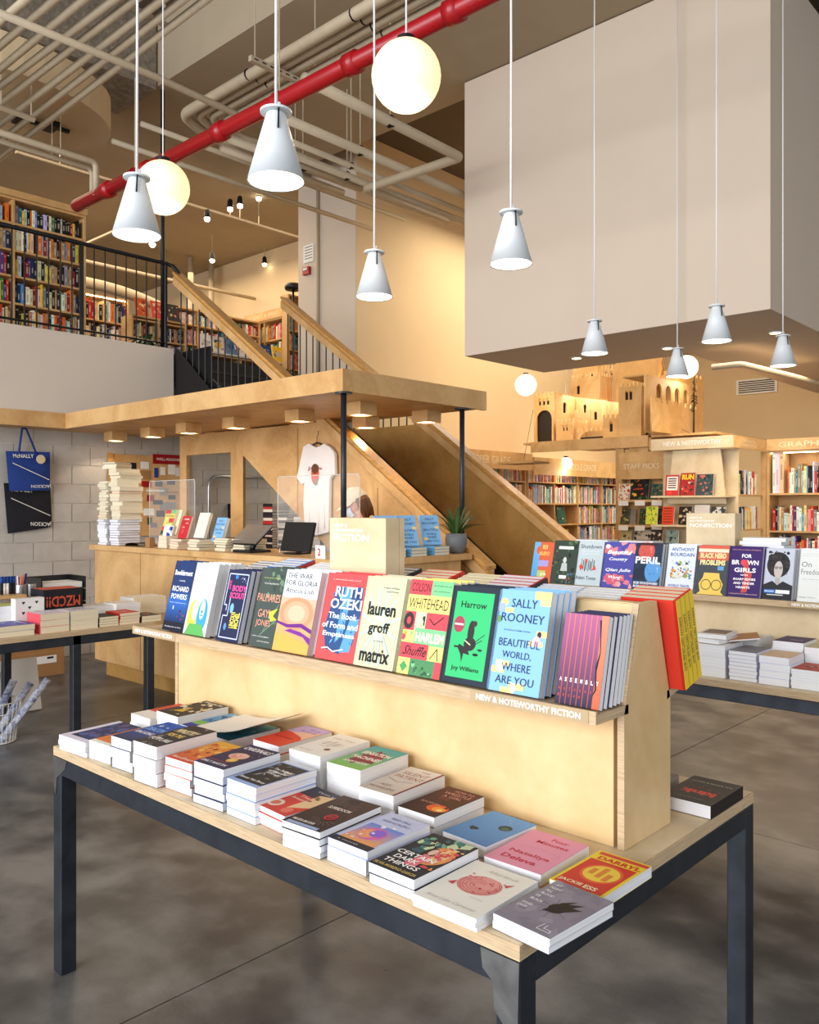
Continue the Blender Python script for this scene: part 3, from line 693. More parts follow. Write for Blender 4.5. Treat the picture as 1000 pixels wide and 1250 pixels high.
def globe(px, py, Z, r, m, lab, top, pw):
    a, b_, c = ray(px, py); x, y, z = a*Z, b_*Z, EYE+c*Z
    t = thing('globe_lamp', lab, 'lamp', (x, y, z), 'opal globe lamps')
    n = 18; MB().lathe([(r*sin(pi*i/n), -r*cos(pi*i/n)) for i in range(n+1)], (x, y, z), 36).build('globe', m, t, True)
    MB().lathe([(0, 0), (.04, 0), (.04, .02), (0, .03)], (x, y, z+r-.004), 16).build('cap', 'iron', t)
    MB().tube([(x, y, z+r+.02), (x, y, top)], .004, 6).build('cord', 'cord', t)
    lamp('POINT', 'globe_bulb', (x, y, z-r-.03), pw, WARM2, shadow_soft_size=.12)
globe(496, 93, 3.64, .15, 'globe', 'large glowing white globe lamp near the top of the picture', 6.89, 12)
globe(199, 229, 4.83, .15, 'globe', 'glowing white globe lamp above the mezzanine railing', 6.89, 12)
globe(642, 470, 11.9, .15, 'globe_far', 'small glowing globe lamp left of the castle', 6.59, 9)
globe(838, 448, 11.0, .15, 'globe_far', 'small glowing globe lamp behind a cone lamp right of the castle', 6.59, 7)
globe(691, 566, 14.2, .105, 'globe_far', 'low glowing globe lamp in front of the children shelves', 6.59, 12)

# ================= DISPLAY TABLES =================
def display_table(x0, y0, x1, y1, h, lab, legs=None):
    t = thing('display_table', lab, 'table', ((x0+x1)/2, (y0+y1)/2, 0))
    bx('tabletop', 'ply_pale', (x0+.004, y0+.004, h-.03, x1-.004, y1-.004, h), t)
    e = MB()  # ply edge bands
    for q in ((x0, y0, x0+.0038, y1), (x1-.0038, y0, x1, y1), (x0+.004, y0, x1-.004, y0+.0038), (x0+.004, y1-.0038, x1-.004, y1)): e.box(q[0], q[1], h-.03, q[2], q[3], h-.0005)
    e.build('edge_band', 'ply_edge', t)
    w = .055; zr = h-.031
    for (a, b_, c, d) in ((x0, y0+w, x0+.04, y1-w), (x1-.04, y0+w, x1, y1-w), (x0+w, y0, x1-w, y0+.04), (x0+w, y1-.04, x1-w, y1)):
        bx('apron_rail', 'steel', (a, b_, zr-.058, c, d, zr), t, .003)
    for (a, b_) in (legs or ((x0, y0), (x0, y1-w), (x1-w, y0), (x1-w, y1-w))):
        bx('leg', 'steel', (a, b_, 0, a+w, b_+w, zr), t, .003)
    return t
T1 = display_table(1.28, .905, 2.42, 2.82, .76, 'large steel framed display table with plywood top in the foreground')
# ground bright weld spots at its corners
for (x, y, s) in ((1.278, .92, 1), (1.278, 2.77, 1)):
    b = MB(); pts = [(y-.015, .728), (y+.075, .728), (y+.07, .69), (y+.045, .672), (y+.042, .62), (y+.02, .60), (y-.012, .61)] if y < 2 else [(y-.05, .728), (y+.05, .728), (y+.05, .66), (y+.038, .61), (y+.03, .60), (y+.02, .66), (y-.04, .70)]
    b.prism(pts, 'x', x, x+.0015); b.build('ground_weld', 'weld', T1)
T2 = display_table(3.85, -.6, 4.99, 3.2, .76, 'second steel framed display table at right carrying the nonfiction books', legs=((3.85, 3.145), (4.93, 3.145), (4.93, -.6), (3.85, -.6)))
T3 = display_table(1.2, 5.3, 3.12, 6.45, .76, 'steel framed display table at left before the block wall', legs=((1.2, 5.3), (1.2, 6.395), (2.535, 5.3), (3.065, 5.3), (2.535, 6.395), (3.065, 6.395), (2.2, 5.95)))

M['label_tan'] = mat('label_tan', 'b89f78', .6, noise=.1)
def display_unit(X, ya, yb, dy_over, m, lab, sign, lipword, lipspots, signY, signX=None):
    """A-frame book riser standing on a table: X = front face, from ya (right end) to yb (left end)"""
    D = .235; z0 = .761; zl = 1.08
    t = thing('book_riser', lab, 'book riser', (X+D/2, (ya+yb)/2, z0))
    bx('front_board', m, (X, ya+.03, z0, X+.018, yb-.018, zl), t); bx('back_board', m, (X+D-.018, ya+.03, z0, X+D, yb-.018, zl), t)
    for y in (ya, yb-.018):
        MB().prism([(X-.001, z0), (X+D+.001, z0), (X+D+.001, zl), (X+D-.075, 1.335), (X+.075, 1.335), (X-.001, zl)], 'y', y, y+.018).build('end_panel', m, t)
        e = MB(); e.prism([(X-.0035, z0), (X-.0012, z0), (X-.0012, zl), (X+.0725, 1.335), (X+.069, 1.335), (X-.0035, zl)], 'y', y, y+.018); e.build('ply_edge', 'ply_edge', t)
    for s in (1, -1):   # sloped backs
        xa, xb = (X+.018, X+.09) if s > 0 else (X+D-.018, X+D-.09)
        MB().prism([(xa, zl), (xa+.014*s, zl), (xb+.014*s, 1.33), (xb, 1.33)], 'y', ya+.0185, yb-.0185).build('sloped_back', m, t)
    bx('top_board', m, (X+.1, ya+.0185, 1.318, X+D-.1, yb-.0185, 1.332), t)
    # lips
    bx('ledge', 'ply_edge', (X-.125, ya+.0, zl, X+.017, yb+dy_over, zl+.022), t)
    MB().prism([(X+D-.017, zl), (X+D-.017, zl+.022), (X+D+.001, zl+.022), (X+D+.125, zl+.053), (X+D+.13, zl+.031)], 'y', ya, yb+dy_over).build('ledge', 'ply_edge', t)
    bx('ledge_stop', 'ply_edge', (X-.133, ya+.0, zl, X-.1255, yb+dy_over, zl+.03), t)
    for (c, wd) in lipspots:
        bx('label_strip', 'label_tan', (X-.1345, c-wd/2-.02, zl+.001, X-.1333, c+wd/2+.02, zl+.0285), t)
        sign_text(lipword, (X-.1346, c, zl+.015), (0, -1, 0), (0, 0, 1), wd, .0155, 'letter', t, bold=.03, depth=.0006)
    # sign box
    if sign:
        y1_, y0_ = signY; xs = signX if signX else X+.085
        bx('sign_box', 'ply_pale', (xs, y0_, 1.333, xs+.06, y1_, 1.532), t)
        bx('sign_box', 'ply_pale', (xs+.062, y0_, 1.333, xs+.085, y1_, 1.532), t)
        W_ = y1_-y0_; yy = y1_-.02
        for s_, wf, z_, hh in sign:
            sign_text(s_, (xs-.0003, yy-W_*wf/2, z_), (0, -1, 0), (0, 0, 1), W_*wf, hh, 'letter', t, bold=.02, depth=.001)
    return t
U1 = display_unit(1.80, .972, 2.90, .09, 'ply', 'plywood book riser full of front facing fiction on the foreground table', [('NEW &', .26, 1.507, .011), ('NOTEWORTHY', .55, 1.491, .011), ('FICTION', .64, 1.468, .024)], 'NEW & NOTEWORTHY FICTION', [(1.16, .30), (2.84, .26)], (2.10, 1.84))
U2 = display_unit(4.39, -.5, 2.98, .0, 'ply_pale', 'pale plywood book riser full of front facing nonfiction on the second table', [('NEW &', .26, 1.507, .011), ('NOTEWORTHY', .52, 1.49, .011), ('NONFICTION', .86, 1.466, .022)], 'NEW & NOTEWORTHY NONFICTION', [(1.26, .30)], (2.04, 1.77), 4.47)

# ================= BOOKS ON THE FOREGROUND RISER =================
PAL = dict(multi=['d94f3a', 'e9b33c', '3b79b5', '59a36a', '7a4a97', 'f0e6d2', '222222'])
def A_titles(*l): return list(l)
front = [
 (197.7, 222, 213, 684, .025, 3, '1f3566', 'navy hardcover with a blue night sky and tiny orange figures, first at the left end of the front row', 1,
  [('g', 0, .12, 1, .42, '14284f', '2d66b8'), ('g', 0, .42, 1, .6, '2d66b8', '1f3566'), ('r', 0, 0, 1, .13, '151a2a'), ('t', 'Bewilderment', .5, .83, .86, .075, 'f4f4f4', .02), ('t', 'A NOVEL', .5, .715, .3, .022, 'e6e6e6'),
   ('t', 'RICHARD', .5, .60, .8, .075, 'ffffff', .01), ('t', 'POWERS', .5, .49, .76, .075, 'ffffff', .01), ('t', 'Author of the Overstory', .5, .40, .8, .02, 'cfd8e8'), ('e', .33, .33, .02, .03, 'e9eef8'), ('s', .6, .14, .92, .3, 16, .04, ['c24a22', '8a2a1a', '3a1a18'], 3), ('t', 'Shortlisted for the Prize', .5, .06, .8, .018, 'd8d8d8')]),
 (223, 250, 240, 687, .022, 5, 'e9e6dd', 'white hardcover with yellow and blue tinted heads overlapping', 0,
  [('t', 'THE MAKING AND', .5, .82, .8, .045, 'b9b8b0'), ('t', 'of INCARNATION', .5, .73, .8, .045, 'b9b8b0'), ('t', 'DAVE & CLAIRE', .5, .60, .8, .03, 'e0a9a0'), ('t', 'a novel', .5, .55, .5, .02, 'c8b0a8'), ('e', .3, .25, .24, .24, 'e3cf52'), ('e', .34, .34, .12, .15, 'f3ecc4'), ('e', .68, .27, .22, .24, '3f9fc6'), ('e', .66, .36, .11, .14, 'bfe3ea'), ('p', [(.05, 0), (.2, .15), (.75, .16), (.95, 0)], '5fae5c'), ('e', .66, .33, .03, .02, '1f5f86'), ('l', [(.6, .28), (.72, .28)], .02, '1f5f86')]),
 (263, 290, 280.4, 695.6, .019, 6, '232a4c', 'dark blue paperback with pink and yellow block lettering and white circuit lines', 0,
  [('l', [(.08, .94), (.92, .94), (.92, .05), (.1, .05), (.1, .35), (.3, .35), (.3, .6)], .03, 'c8d2ee'), ('l', [(.08, .94), (.08, .5), (.2, .5), (.2, .42)], .03, 'c8d2ee'), ('t', 'THE', .17, .78, .1, .12, 'ff4f9a', .02), ('t', 'BODY', .62, .74, .62, .085, 'ff4f9a', .03), ('t', 'SCOUT', .58, .64, .66, .085, 'ff4f9a', .03), ('e', .45, .46, .08, .07, '7fb6e8'), ('e', .42, .9, .07, .03, '3e7fd0'), ('t', 'LINCOLN', .56, .3, .42, .10, 'f6e34e', .03, 1.57), ('t', 'MICHEL', .76, .3, .42, .10, 'f6e34e', .03, 1.57), ('s', .55, .82, .88, .9, 10, .03, ['9aa6cc', 'dfe6f8'], 5), ('e', .3, .2, .06, .05, '5d8fd8')]),
 (302.5, 331.6, 316, 691, .03, 4, '46524c', 'dark grey green hardcover with palm fronds and orange capitals', 1,
  [('s', .3, .3, 1, 1, 30, .1, ['55705a', '3d4f45', '6d8a6c', '394640'], 8), ('l', [(.5, .2), (.95, .55)], .02, '7f9c77'), ('l', [(.4, .15), (.95, .35)], .02, '7f9c77'), ('t', 'the epic novel of freedom', .5, .87, .7, .02, 'b9d070'), ('t', 'TONI MORRISON', .5, .8, .6, .02, 'd8d8cc'), ('t', 'PALMARES', .5, .62, .95, .1, 'f5a58a', 0), ('p', [(.6, .44), (.95, .5), (.8, .4), (.98, .36), (.75, .33)], 'c8dc3c'), ('t', 'GAYL', .45, .42, .55, .1, 'f5a58a', 0), ('t', 'JONES', .45, .29, .6, .1, 'f5a58a', 0), ('t', 'author of Corregidora', .45, .13, .7, .02, 'e8e4d8'), ('t', 'and The Healing', .6, .07, .5, .02, 'e8e4d8')]),
 (332, 374.5, 350, 692, .028, 4, 'e9edf0', 'white topped hardcover with an orange sun and purple waves', 1,
  [('g', 0, 0, 1, .66, 'f2a24a', 'f2b59c'), ('e', .5, .47, .48, .2, 'f0956f'), ('e', .5, .47, .36, .15, 'f5a887'), ('e', .5, .47, .24, .1, 'f8bc9d'), ('p', [(0, .33), (.3, .29), (.7, .31), (1, .25), (1, .3), (.7, .36), (.3, .33), (0, .36)], '6e2a86'), ('p', [(.25, .25), (.8, .2), (1, .12), (1, .2), (.7, .26), (.4, .28)], '7d2f95'), ('p', [(0, .22), (.4, .2), (1, .1), (1, 0), (0, 0)], 'f4ad55'), ('t', 'THE WAR', .42, .93, .72, .065, '26282c', 0), ('t', 'FOR GLORIA', .5, .84, .9, .065, '26282c', 0), ('t', 'Atticus Lish', .48, .745, .8, .06, '3a3c42', 0), ('t', 'A novel of immense power', .5, .69, .8, .016, '8a8e96')]),
 (383, 430.7, 401.5, 696, .027, 4, 'e05252', 'coral red hardcover with white rounded lettering over a blue figure', 1,
  [('p', [(.3, .84), (.95, .86), (.98, .55), (.9, .2), (.6, .08), (.25, .12), (.12, .35), (.2, .6)], '2d4f80'), ('p', [(.5, .85), (.7, .85), (.62, .3), (.45, .2)], '5fa0dc'), ('p', [(.75, .5), (.97, .5), (.85, .12), (.6, .1)], '5fa0dc'), ('s', .2, .15, .9, .8, 14, .08, ['1f3c66', '3d6faf', '84bdf0'], 4), ('t', 'a marvelous new novel', .5, .93, .7, .018, 'f6c7c0'), ('t', 'RUTH', .6, .79, .66, .12, 'ffffff', .02), ('t', 'OZEKI', .58, .65, .78, .12, 'ffffff', .02), ('t', 'The Book', .55, .51, .72, .07, 'ffffff', .015), ('t', 'of Form and', .52, .40, .9, .07, 'ffffff', .015), ('t', 'Emptiness', .52, .29, .8, .07, 'ffffff', .015), ('l', [(.15, .12), (.3, .14), (.45, .1), (.7, .14)], .02, 'fff2f0')]),
 (431, 479, 448.7, 702.5, .026, 4, 'd7d3b0', 'pale yellow hardcover with radiating rays and condensed black serif lettering', 1,
  [('r', 0, 0, 1, 1, 'cfcba8')]+[('p', [(.5, .45), (.5+1.2*cos(a), .45+1.2*sin(a)), (.5+1.2*cos(a+.11), .45+1.2*sin(a+.11))], c) for a, c in [(k*.262, ['ece7a8', 'bcd0cc'][k % 2]) for k in range(24)]][:0]+[('l', [(.5+.08*cos(k*.262), .45+.06*sin(k*.262)), (.5+.48*cos(k*.262), .45+.44*sin(k*.262))], .045, ['f0ecb4', 'bdd2d0'][k % 2]) for k in range(24)]+[('t', 'lauren', .5, .64, .7, .15, '1b1b1b', .025), ('t', 'groff', .5, .42, .52, .15, '1b1b1b', .025), ('t', 'matrix', .5, .13, .74, .15, '1b1b1b', .025), ('t', 'Author of Fates', .66, .88, .4, .018, '6f7a70'), ('t', 'and Furies', .7, .84, .3, .018, '6f7a70'), ('t', 'A NOVEL', .55, .29, .25, .014, '555555')]),
 (484, 536, 501, 703, .026, 4, 'e9dc7c', 'patchwork hardcover of red, green and yellow blocks with a street scene', 1,
  [('r', 0, .84, .52, 1, 'd94b54'), ('r', .52, .84, 1, 1, '7cc98a'), ('t', 'COLSON', .27, .92, .44, .09, '1e1a1c', 0), ('t', 'from the author of the road', .76, .95, .4, .018, '2b4f35'), ('t', 'the nickel boys', .76, .89, .36, .018, '2b4f35'), ('r', 0, .66, 1, .84, 'f2df7c'), ('t', 'WHITEHEAD', .5, .75, .92, .11, '1e1a1c', 0), ('r', 0, .46, .25, .66, 'd94b54'), ('e', .1, .56, .12, .09, '3a2a2a'), ('e', .1, .56, .05, .04, 'd94b54'), ('r', .25, .46, .5, .66, 'bfe0b0'), ('s', .27, .48, .48, .62, 6, .06, ['f2df7c', '2b2b2b'], 2), ('r', .5, .49, 1, .66, 'd94b54'), ('l', [(.58, .6), (.7, .54), (.9, .63)], .02, '2b1a1c'), ('r', .28, .32, 1, .49, '7cc98a'), ('t', 'HARLEM', .64, .40, .66, .1, 'f7efc0', .05), ('r', 0, .32, .28, .46, 'f2df7c'), ('s', 0, .33, .26, .45, 6, .06, ['d94b54', '7cc98a', 'e0a030'], 6), ('r', 0, .17, .66, .33, 'd94b54'), ('t', 'Shuffle', .35, .25, .56, .1, '1e1a1c', .01, 0, .5), ('r', .66, .17, 1, .32, 'f2df7c'), ('l', [(.72, .19), (.86, .3), (.9, .18)], .02, '2b2b2b'), ('r', 0, 0, .28, .17, 'f2df7c'), ('p', [(.05, .08), (.14, .14), (.24, .08), (.14, .02)], '4f9f5c'), ('r', .28, 0, .85, .17, '4f8a5a'), ('s', .3, .01, .83, .15, 16, .05, ['2f5a3a', '7cc98a'], 9), ('r', .85, 0, 1, .17, 'd94b54')]),
 (537, 593, 551.6, 716, .027, 4, '1f2c38', 'green hardcover with dark border and a black seated animal', 1,
  [('r', .09, .06, .91, .94, '35bd72'), ('t', 'Harrow', .5, .81, .56, .07, '15331f', .02), ('e', .24, .60, .12, .085, 'a83d52'), ('r', .14, .59, .34, .61, 'e8c9ca'), ('e', .53, .41, .13, .07, '2a2426'), ('e', .52, .53, .07, .12, '2f282a'), ('e', .58, .62, .05, .03, '3a3132'), ('l', [(.6, .42), (.82, .52)], .012, '2a2426'), ('l', [(.6, .4), (.78, .46)], .012, '2a2426'), ('p', [(.3, .4), (.5, .36), (.55, .3), (.42, .31), (.4, .22), (.36, .3), (.28, .36)], '2a2426'), ('r', .2, .36, .36, .38, '2a2426'), ('e', .76, .36, .05, .012, '2a2426'), ('e', .68, .31, .06, .014, '141414'), ('l', [(.42, .44), (.55, .4)], .02, 'd9cfa6'), ('t', 'Joy Williams', .5, .15, .6, .055, '15331f', .015)]),
 (595, 657.5, 609.5, 720.5, .027, 4, '86bbe9', 'large sky blue hardcover with thin navy capitals and small yellow figures', 1,
  [('e', .1, .87, .08, .04, 'f4d58a'), ('r', .0, .78, .12, .86, '9fb0e0'), ('r', .14, .77, .3, .82, 'f4d58a'), ('r', .68, .92, 1, 1, 'f4d58a'), ('r', .8, .86, 1, .92, 'ecd795'), ('e', .05, .7, .05, .035, '5f9a50'), ('r', .8, .56, 1, .62, 'f4d58a'), ('e', .86, .585, .04, .03, '2c2a3a'), ('r', .68, .47, .95, .52, 'f4d58a'), ('e', .82, .52, .08, .05, 'f0b9cc'), ('r', .02, .18, .28, .24, 'f4d58a'), ('r', .1, .25, .36, .3, 'f4d58a'), ('e', .18, .25, .08, .06, 'f6f1ea'), ('r', .25, .0, .5, .05, 'f4d58a'), ('r', .4, .04, .7, .1, 'f4d58a'), ('e', .5, .05, .05, .05, 'e8e4ee'),
   ('t', 'SALLY', .5, .87, .5, .085, '26355a', -.0), ('t', 'ROONEY', .5, .725, .84, .085, '26355a', 0), ('t', 'AUTHOR OF NORMAL PEOPLE', .42, .60, .52, .015, '4a6698'), ('t', 'BEAUTIFUL', .5, .48, .8, .075, '26355a', 0), ('t', 'WORLD,', .48, .36, .56, .075, '26355a', 0), ('t', 'WHERE', .5, .245, .56, .075, '26355a', 0), ('t', 'ARE YOU', .5, .12, .74, .075, '26355a', 0)]),
 (677, 731, 689.7, 748, .018, 6, '30284e', 'paperback with striped purple and orange dusk panels beside the right end board', 0,
  [('g', k/8, 0, (k+.8)/8, 1, '251f3f', 'b0608f') for k in range(8)]+[('g', (k+.8)/8, 0, (k+1)/8, 1, '8a4a4a', 'e0806a') for k in range(8)]+[('g', .84, 0, 1, 1, 'd8603c', 'e08a6c')]+[('p', [(.80, .1), (.86, .2), (.82, .45), (.88, .6), (.84, .8), (.8, .95), (.84, .95), (.9, .6), (.86, .4), (.9, .2)], '1a1420')]+[('t', ch, (k+.4)/8*.95+.03, .27, .05, .045, 'ffffff', .02) for k, ch in enumerate('ASSEMBLY')]+[('t', ch, (k+.4)/8*.95+.03, .17, .035, .03, 'e05a4a', .01) for k, ch in enumerate('NATASHA')]+[('t', ch, (k+.4)/8*.95+.03, .1, .035, .03, 'e05a4a', .01) for k, ch in enumerate('BROWN')]),
]
def row_of(front, XF_, zl, tilt, group, where, nmax, hard_default=None):
    for (pl, pr, tx, ty, t, n, col, lab, hard, art) in front:
        ya = onX(pl, 700, XF_).y; yb = onX(pr, 700, XF_).y; w = abs(ya-yb); s, c = sin(radians(tilt)), cos(radians(tilt))
        zt = onX(tx, ty, XF_+.055).z; h = max(.17, min(.262, (zt-zl)/c-.004))
        t = min(t, .105/n)
        am = art_mesh(art, w, h, t)
        for j in range(n):
            xf = XF_+j*(t+.0012)/c; dy = 0 if j == 0 else R.uniform(-.004, .002)
            book(mlean(xf+c*t, (ya+yb)/2+dy, zl+.0015, h, tilt), w-.001, h-(0 if j == 0 else .001*j), t, col, bool(hard), am if j == 0 else None,
                 label=cut(lab, 16) if j == 0 else '%s copy behind the %s' % (ordn(j), cut(lab, 12)), group=group)
row_of(front, 1.692, 1.1025, 14, 'fiction leaning on the front ledge', 'on the riser ledge', 6)
nonf = [
 (647, 671, 652, 662, .02, 3, 'd9663f', 'orange cover with a blue profile, furthest left', 0, [('g', 0, 0, .3, 1, '4f9fd8', '6fb4e8'), ('e', .25, .8, .12, .1, 'd9663f'), ('t', 'El', .55, .88, .25, .1, 'f4d070', .03), ('t', 'NUEVO', .55, .72, .5, .1, 'f4d070', .02), ('r', .3, .4, .8, .55, 'a8a0d8'), ('r', .3, .1, .7, .3, 'c0c46a'), ('t', 'ya', .6, .2, .3, .08, 'f4f4e0')]),
 (671, 701, 676.7, 657, .024, 3, '38453a', 'dark leafy cover with a pale seated figure', 1, [('s', 0, 0, 1, 1, 40, .09, ['4c6a44', '2b3a2c', '5f7f52', '1f2a22'], 3), ('r', .2, .8, .8, .87, 'eef0e8'), ('e', .5, .55, .07, .07, 'd8d8d4'), ('p', [(.36, .3), (.4, .48), (.6, .48), (.64, .3)], 'c4c8c6'), ('r', .34, .12, .64, .2, 'eef0e8'), ('s', .5, 0, 1, .25, 8, .06, ['4a7fc0', 'b04a5a'], 7)]),
 (701, 731.7, 706.5, 657.7, .03, 3, 'c3d2d8', 'pale blue grey cover with a red and black bar graphic', 1, [('t', 'Shutdown', .5, .88, .84, .09, '2b3238', .005), ('t', "How Covid Shook", .5, .77, .7, .025, 'eef4f6'), ('t', 'the World Economy', .5, .71, .7, .025, 'eef4f6')]+[('r', .18+.07*k, .32+.03*(k % 2), .2+.07*k+.01*(k % 3), .6-.03*(k % 3), '333a40') for k in range(8)]+[('p', [(.1, .42), (.2, .5), (.26, .38), (.16, .34)], 'e0503c'), ('p', [(.3, .6), (.42, .58), (.36, .48)], 'e0503c'), ('p', [(.62, .34), (.72, .46), (.8, .36)], 'e0503c'), ('t', 'Adam Tooze', .42, .17, .8, .08, '2b3238', .005)]),
 (733, 771, 740, 658.4, .026, 3, '4e4fa8', 'pink and violet cover with flowing hair and white script', 1, [('s', 0, .7, 1, 1, 16, .16, ['e88a90', 'f0a0a0', '6f55b0', 'd9707c'], 4), ('s', 0, 0, 1, .3, 20, .16, ['e8808c', 'd9607a', 'f0a8a0'], 5), ('e', .1, .9, .08, .05, 'f4e8ec'), ('t', 'Beautiful', .5, .78, .8, .09, 'ffffff', .03, 0, .3), ('t', 'Country', .48, .62, .6, .09, 'ffffff', .02, 0, .3), ('t', 'Qian Julie', .5, .38, .8, .09, 'ffffff', .02, 0, .3), ('t', 'Wang', .42, .22, .4, .09, 'ffffff', .02, 0, .3)]),
 (770.6, 803.8, 776, 661, .03, 3, '22344a', 'dark cover split between a red tinted and a blue tinted face', 1, [('e', .42, .82, .3, .2, 'd05a50'), ('r', .1, .95, .8, 1, '3a2024'), ('s', .25, .72, .6, .92, 8, .05, ['a8403a', 'e88a7c'], 2), ('e', .72, .4, .3, .25, '5f9fdc'), ('s', .5, .3, .9, .5, 10, .05, ['3f78b8', '8fc0ee'], 2), ('p', [(0, .4), (.4, .5), (.45, .25), (0, .2)], '1a2a40'), ('r', 0, 0, 1, .18, '23456e'), ('t', 'PERIL', .5, .63, .92, .15, 'ffffff', .03), ('t', 'BOB WOODWARD', .5, .14, .88, .055, 'f0f4f8', .03), ('t', 'ROBERT COSTA', .5, .07, .88, .055, 'f0f4f8', .03)]),
 (810.7, 845.4, 815, 663, .03, 3, 'e4edf4', 'white cover with blue capitals and a colourful market sketch', 1, [('t', 'ANTHONY', .52, .89, .8, .075, '3c5ca8', .02), ('t', 'BOURDAIN', .52, .78, .84, .075, '3c5ca8', .02), ('s', .15, .28, .9, .66, 60, .07, ['8fae4a', 'e59a3c', '5f8fc0', 'd9d9cc', 'c75a3c', '4a5a5a', 'e9ddb0'], 6), ('t', 'WORLD TRAVEL', .5, .13, .78, .055, '3c5ca8', .02)]),
 (848, 885, 853, 663.6, .024, 3, '454c52', 'grey cover with big glasses on a yellow head', 1, [('r', 0, .93, 1, 1, 'e0654c'), ('r', 0, .86, 1, .93, 'ece3c8'), ('r', 0, .7, 1, .86, 'd9624a'), ('t', 'BLACK NERD', .5, .79, .86, .11, 'f6e6a6', .05), ('t', 'PROBLEMS', .5, .65, .84, .11, 'f6e6a6', .05), ('r', .68, .5, .88, .58, '6fa4d8'), ('p', [(.25, .44), (.75, .44), (.78, .34), (.9, .22), (.84, .06), (.95, 0), (.05, 0), (.16, .06), (.1, .22), (.22, .34)], 'f0ce62'), ('e', .34, .2, .17, .11, '6a5a2a'), ('e', .34, .2, .145, .092, 'f0ce62'), ('e', .68, .2, .17, .11, '6a5a2a'), ('e', .68, .2, .145, .092, 'f0ce62'), ('l', [(.5, .22), (.53, .22)], .03, '6a5a2a')]),
 (886.6, 927, 892, 662, .024, 3, '3a1f66', 'deep purple cover with a red heart and white capitals', 1, [('p', [(.4, .72), (.55, .74), (.62, .55), (.72, .45), (.6, .1), (.42, .08), (.5, .4)], 'd0504e'), ('t', 'Prisca Dorcas Mojica Rodriguez', .5, .93, .86, .025, 'e6a6a0', .01), ('t', 'FOR', .52, .81, .3, .075, 'ffffff', .03), ('t', 'BR', .2, .68, .24, .09, 'ffffff', .03), ('e', .43, .68, .08, .06, 'e84a5c'), ('t', 'WN', .72, .68, .34, .09, 'ffffff', .03), ('t', 'GIRLS', .5, .53, .66, .09, 'ffffff', .03), ('t', 'WITH', .48, .43, .22, .035, 'ffffff', .03), ('t', 'SHARP EDGES', .5, .35, .68, .045, 'ffffff', .03), ('t', 'AND TENDER', .5, .27, .64, .045, 'ffffff', .03), ('t', 'HEARTS', .48, .19, .42, .045, 'ffffff', .03), ('t', 'A LOVE LETTER TO WOMEN OF COLOR', .5, .06, .84, .02, 'f2c9c0', .01)]),
 (930.4, 966, 934.6, 670, .024, 4, 'c3cad8', 'pale cover with a photographed person with big dark curly hair and glasses', 1, [('e', .47, .68, .4, .25, '2a2628'), ('s', .1, .45, .85, .95, 40, .1, ['2a2628', '3a3436', '1c1a1b'], 4), ('e', .48, .58, .15, .17, 'c9bfb8'), ('l', [(.34, .63), (.62, .63)], .015, '2a2628'), ('e', .41, .62, .06, .03, '8f8884'), ('e', .55, .62, .06, .03, '8f8884'), ('r', .4, .3, .56, .42, 'b8aea8'), ('p', [(0, 0), (0, .28), (.3, .36), (.48, .28), (.66, .36), (1, .28), (1, 0)], '26262c'), ('r', .04, .12, .42, .19, '2f7ad0'), ('r', .44, .12, .92, .19, 'f4f4f4'), ('t', 'DISCONTENT', .23, .155, .32, .03, 'ffffff', .02), ('r', .15, .08, .7, .1, 'd8d8d8')]),
 (972.4, 1009, 977, 669, .022, 3, 'e3e6e2', 'plain white hardcover with light serif lettering at the right edge of the picture', 1, [('l', [(.05, .9), (.95, .9)], .01, 'b8bcb8'), ('l', [(.05, .86), (.95, .86)], .01, 'b8bcb8'), ('t', 'On', .25, .7, .34, .1, '7a7c7a', 0), ('t', 'Freedom', .44, .56, .72, .1, '7a7c7a', 0), ('t', 'Four Songs of Care', .5, .42, .7, .02, '9a9c9a'), ('t', 'Maggie Nelson', .35, .08, .55, .03, '9a9c9a')]),
]
row_of(nonf, 4.285, 1.1025, 14, 'nonfiction leaning on the second riser', 'on the second riser', 4)
# ---- copies leaning on the rear ledge, spines towards the camera ----
def rear_row(Xb, items, zl, tilt, group, where):
    """items: (ycentre, width, height, t, n, cover, spinecol, label)"""
    s, c = sin(radians(tilt)), cos(radians(tilt))
    for (yc, w, h, t, n, col, sc, lab, cream) in items:
        for j in range(n):
            xb = Xb+j*(t+.001)/c
            h2 = h+.006; m = mlean(Xb+j*(t+.001)*c, yc, zl+.0025+j*(t+.001)*s, h2, tilt, face=(1, 0))
            m.translation = m.translation+Vector((0, 0, 0))
            o = book(m, w, h2, t, col, True, None, cream, label='%s copy of the %s on the far ledge' % (ordn(j+1), cut(lab, 9)), group=group)
            if sc:
                b = MB(); b.box(-w/2-.0052, -h2/2+.001, .001, -w/2-.0045, h2/2-.001, t-.001); sp = b.build('spine_wrap', sc); sp.parent = o
                if sc == 'spine_yellow':
                    g = MB(); vs, fs, _ = glyphs('THE SELECTED WORKS', .02); g.add([(-w/2-.0055, x*h*.62, t/2+y*t*.5) for x, y in vs], fs); q = g.build('spine_lettering', 'spine_ink'); q.parent = o
M['spine_yellow'] = mat('yellow_spine', 'ecc823', .4, noise=.03); M['spine_ink'] = mat('spine_ink', '5a4a1a', .5, noise=.02)
M['spine_black'] = mat('black_spine', '1c1a1e', .4, noise=.03); M['spine_red'] = mat('red_spine', 'd33a2c', .4, noise=.03)
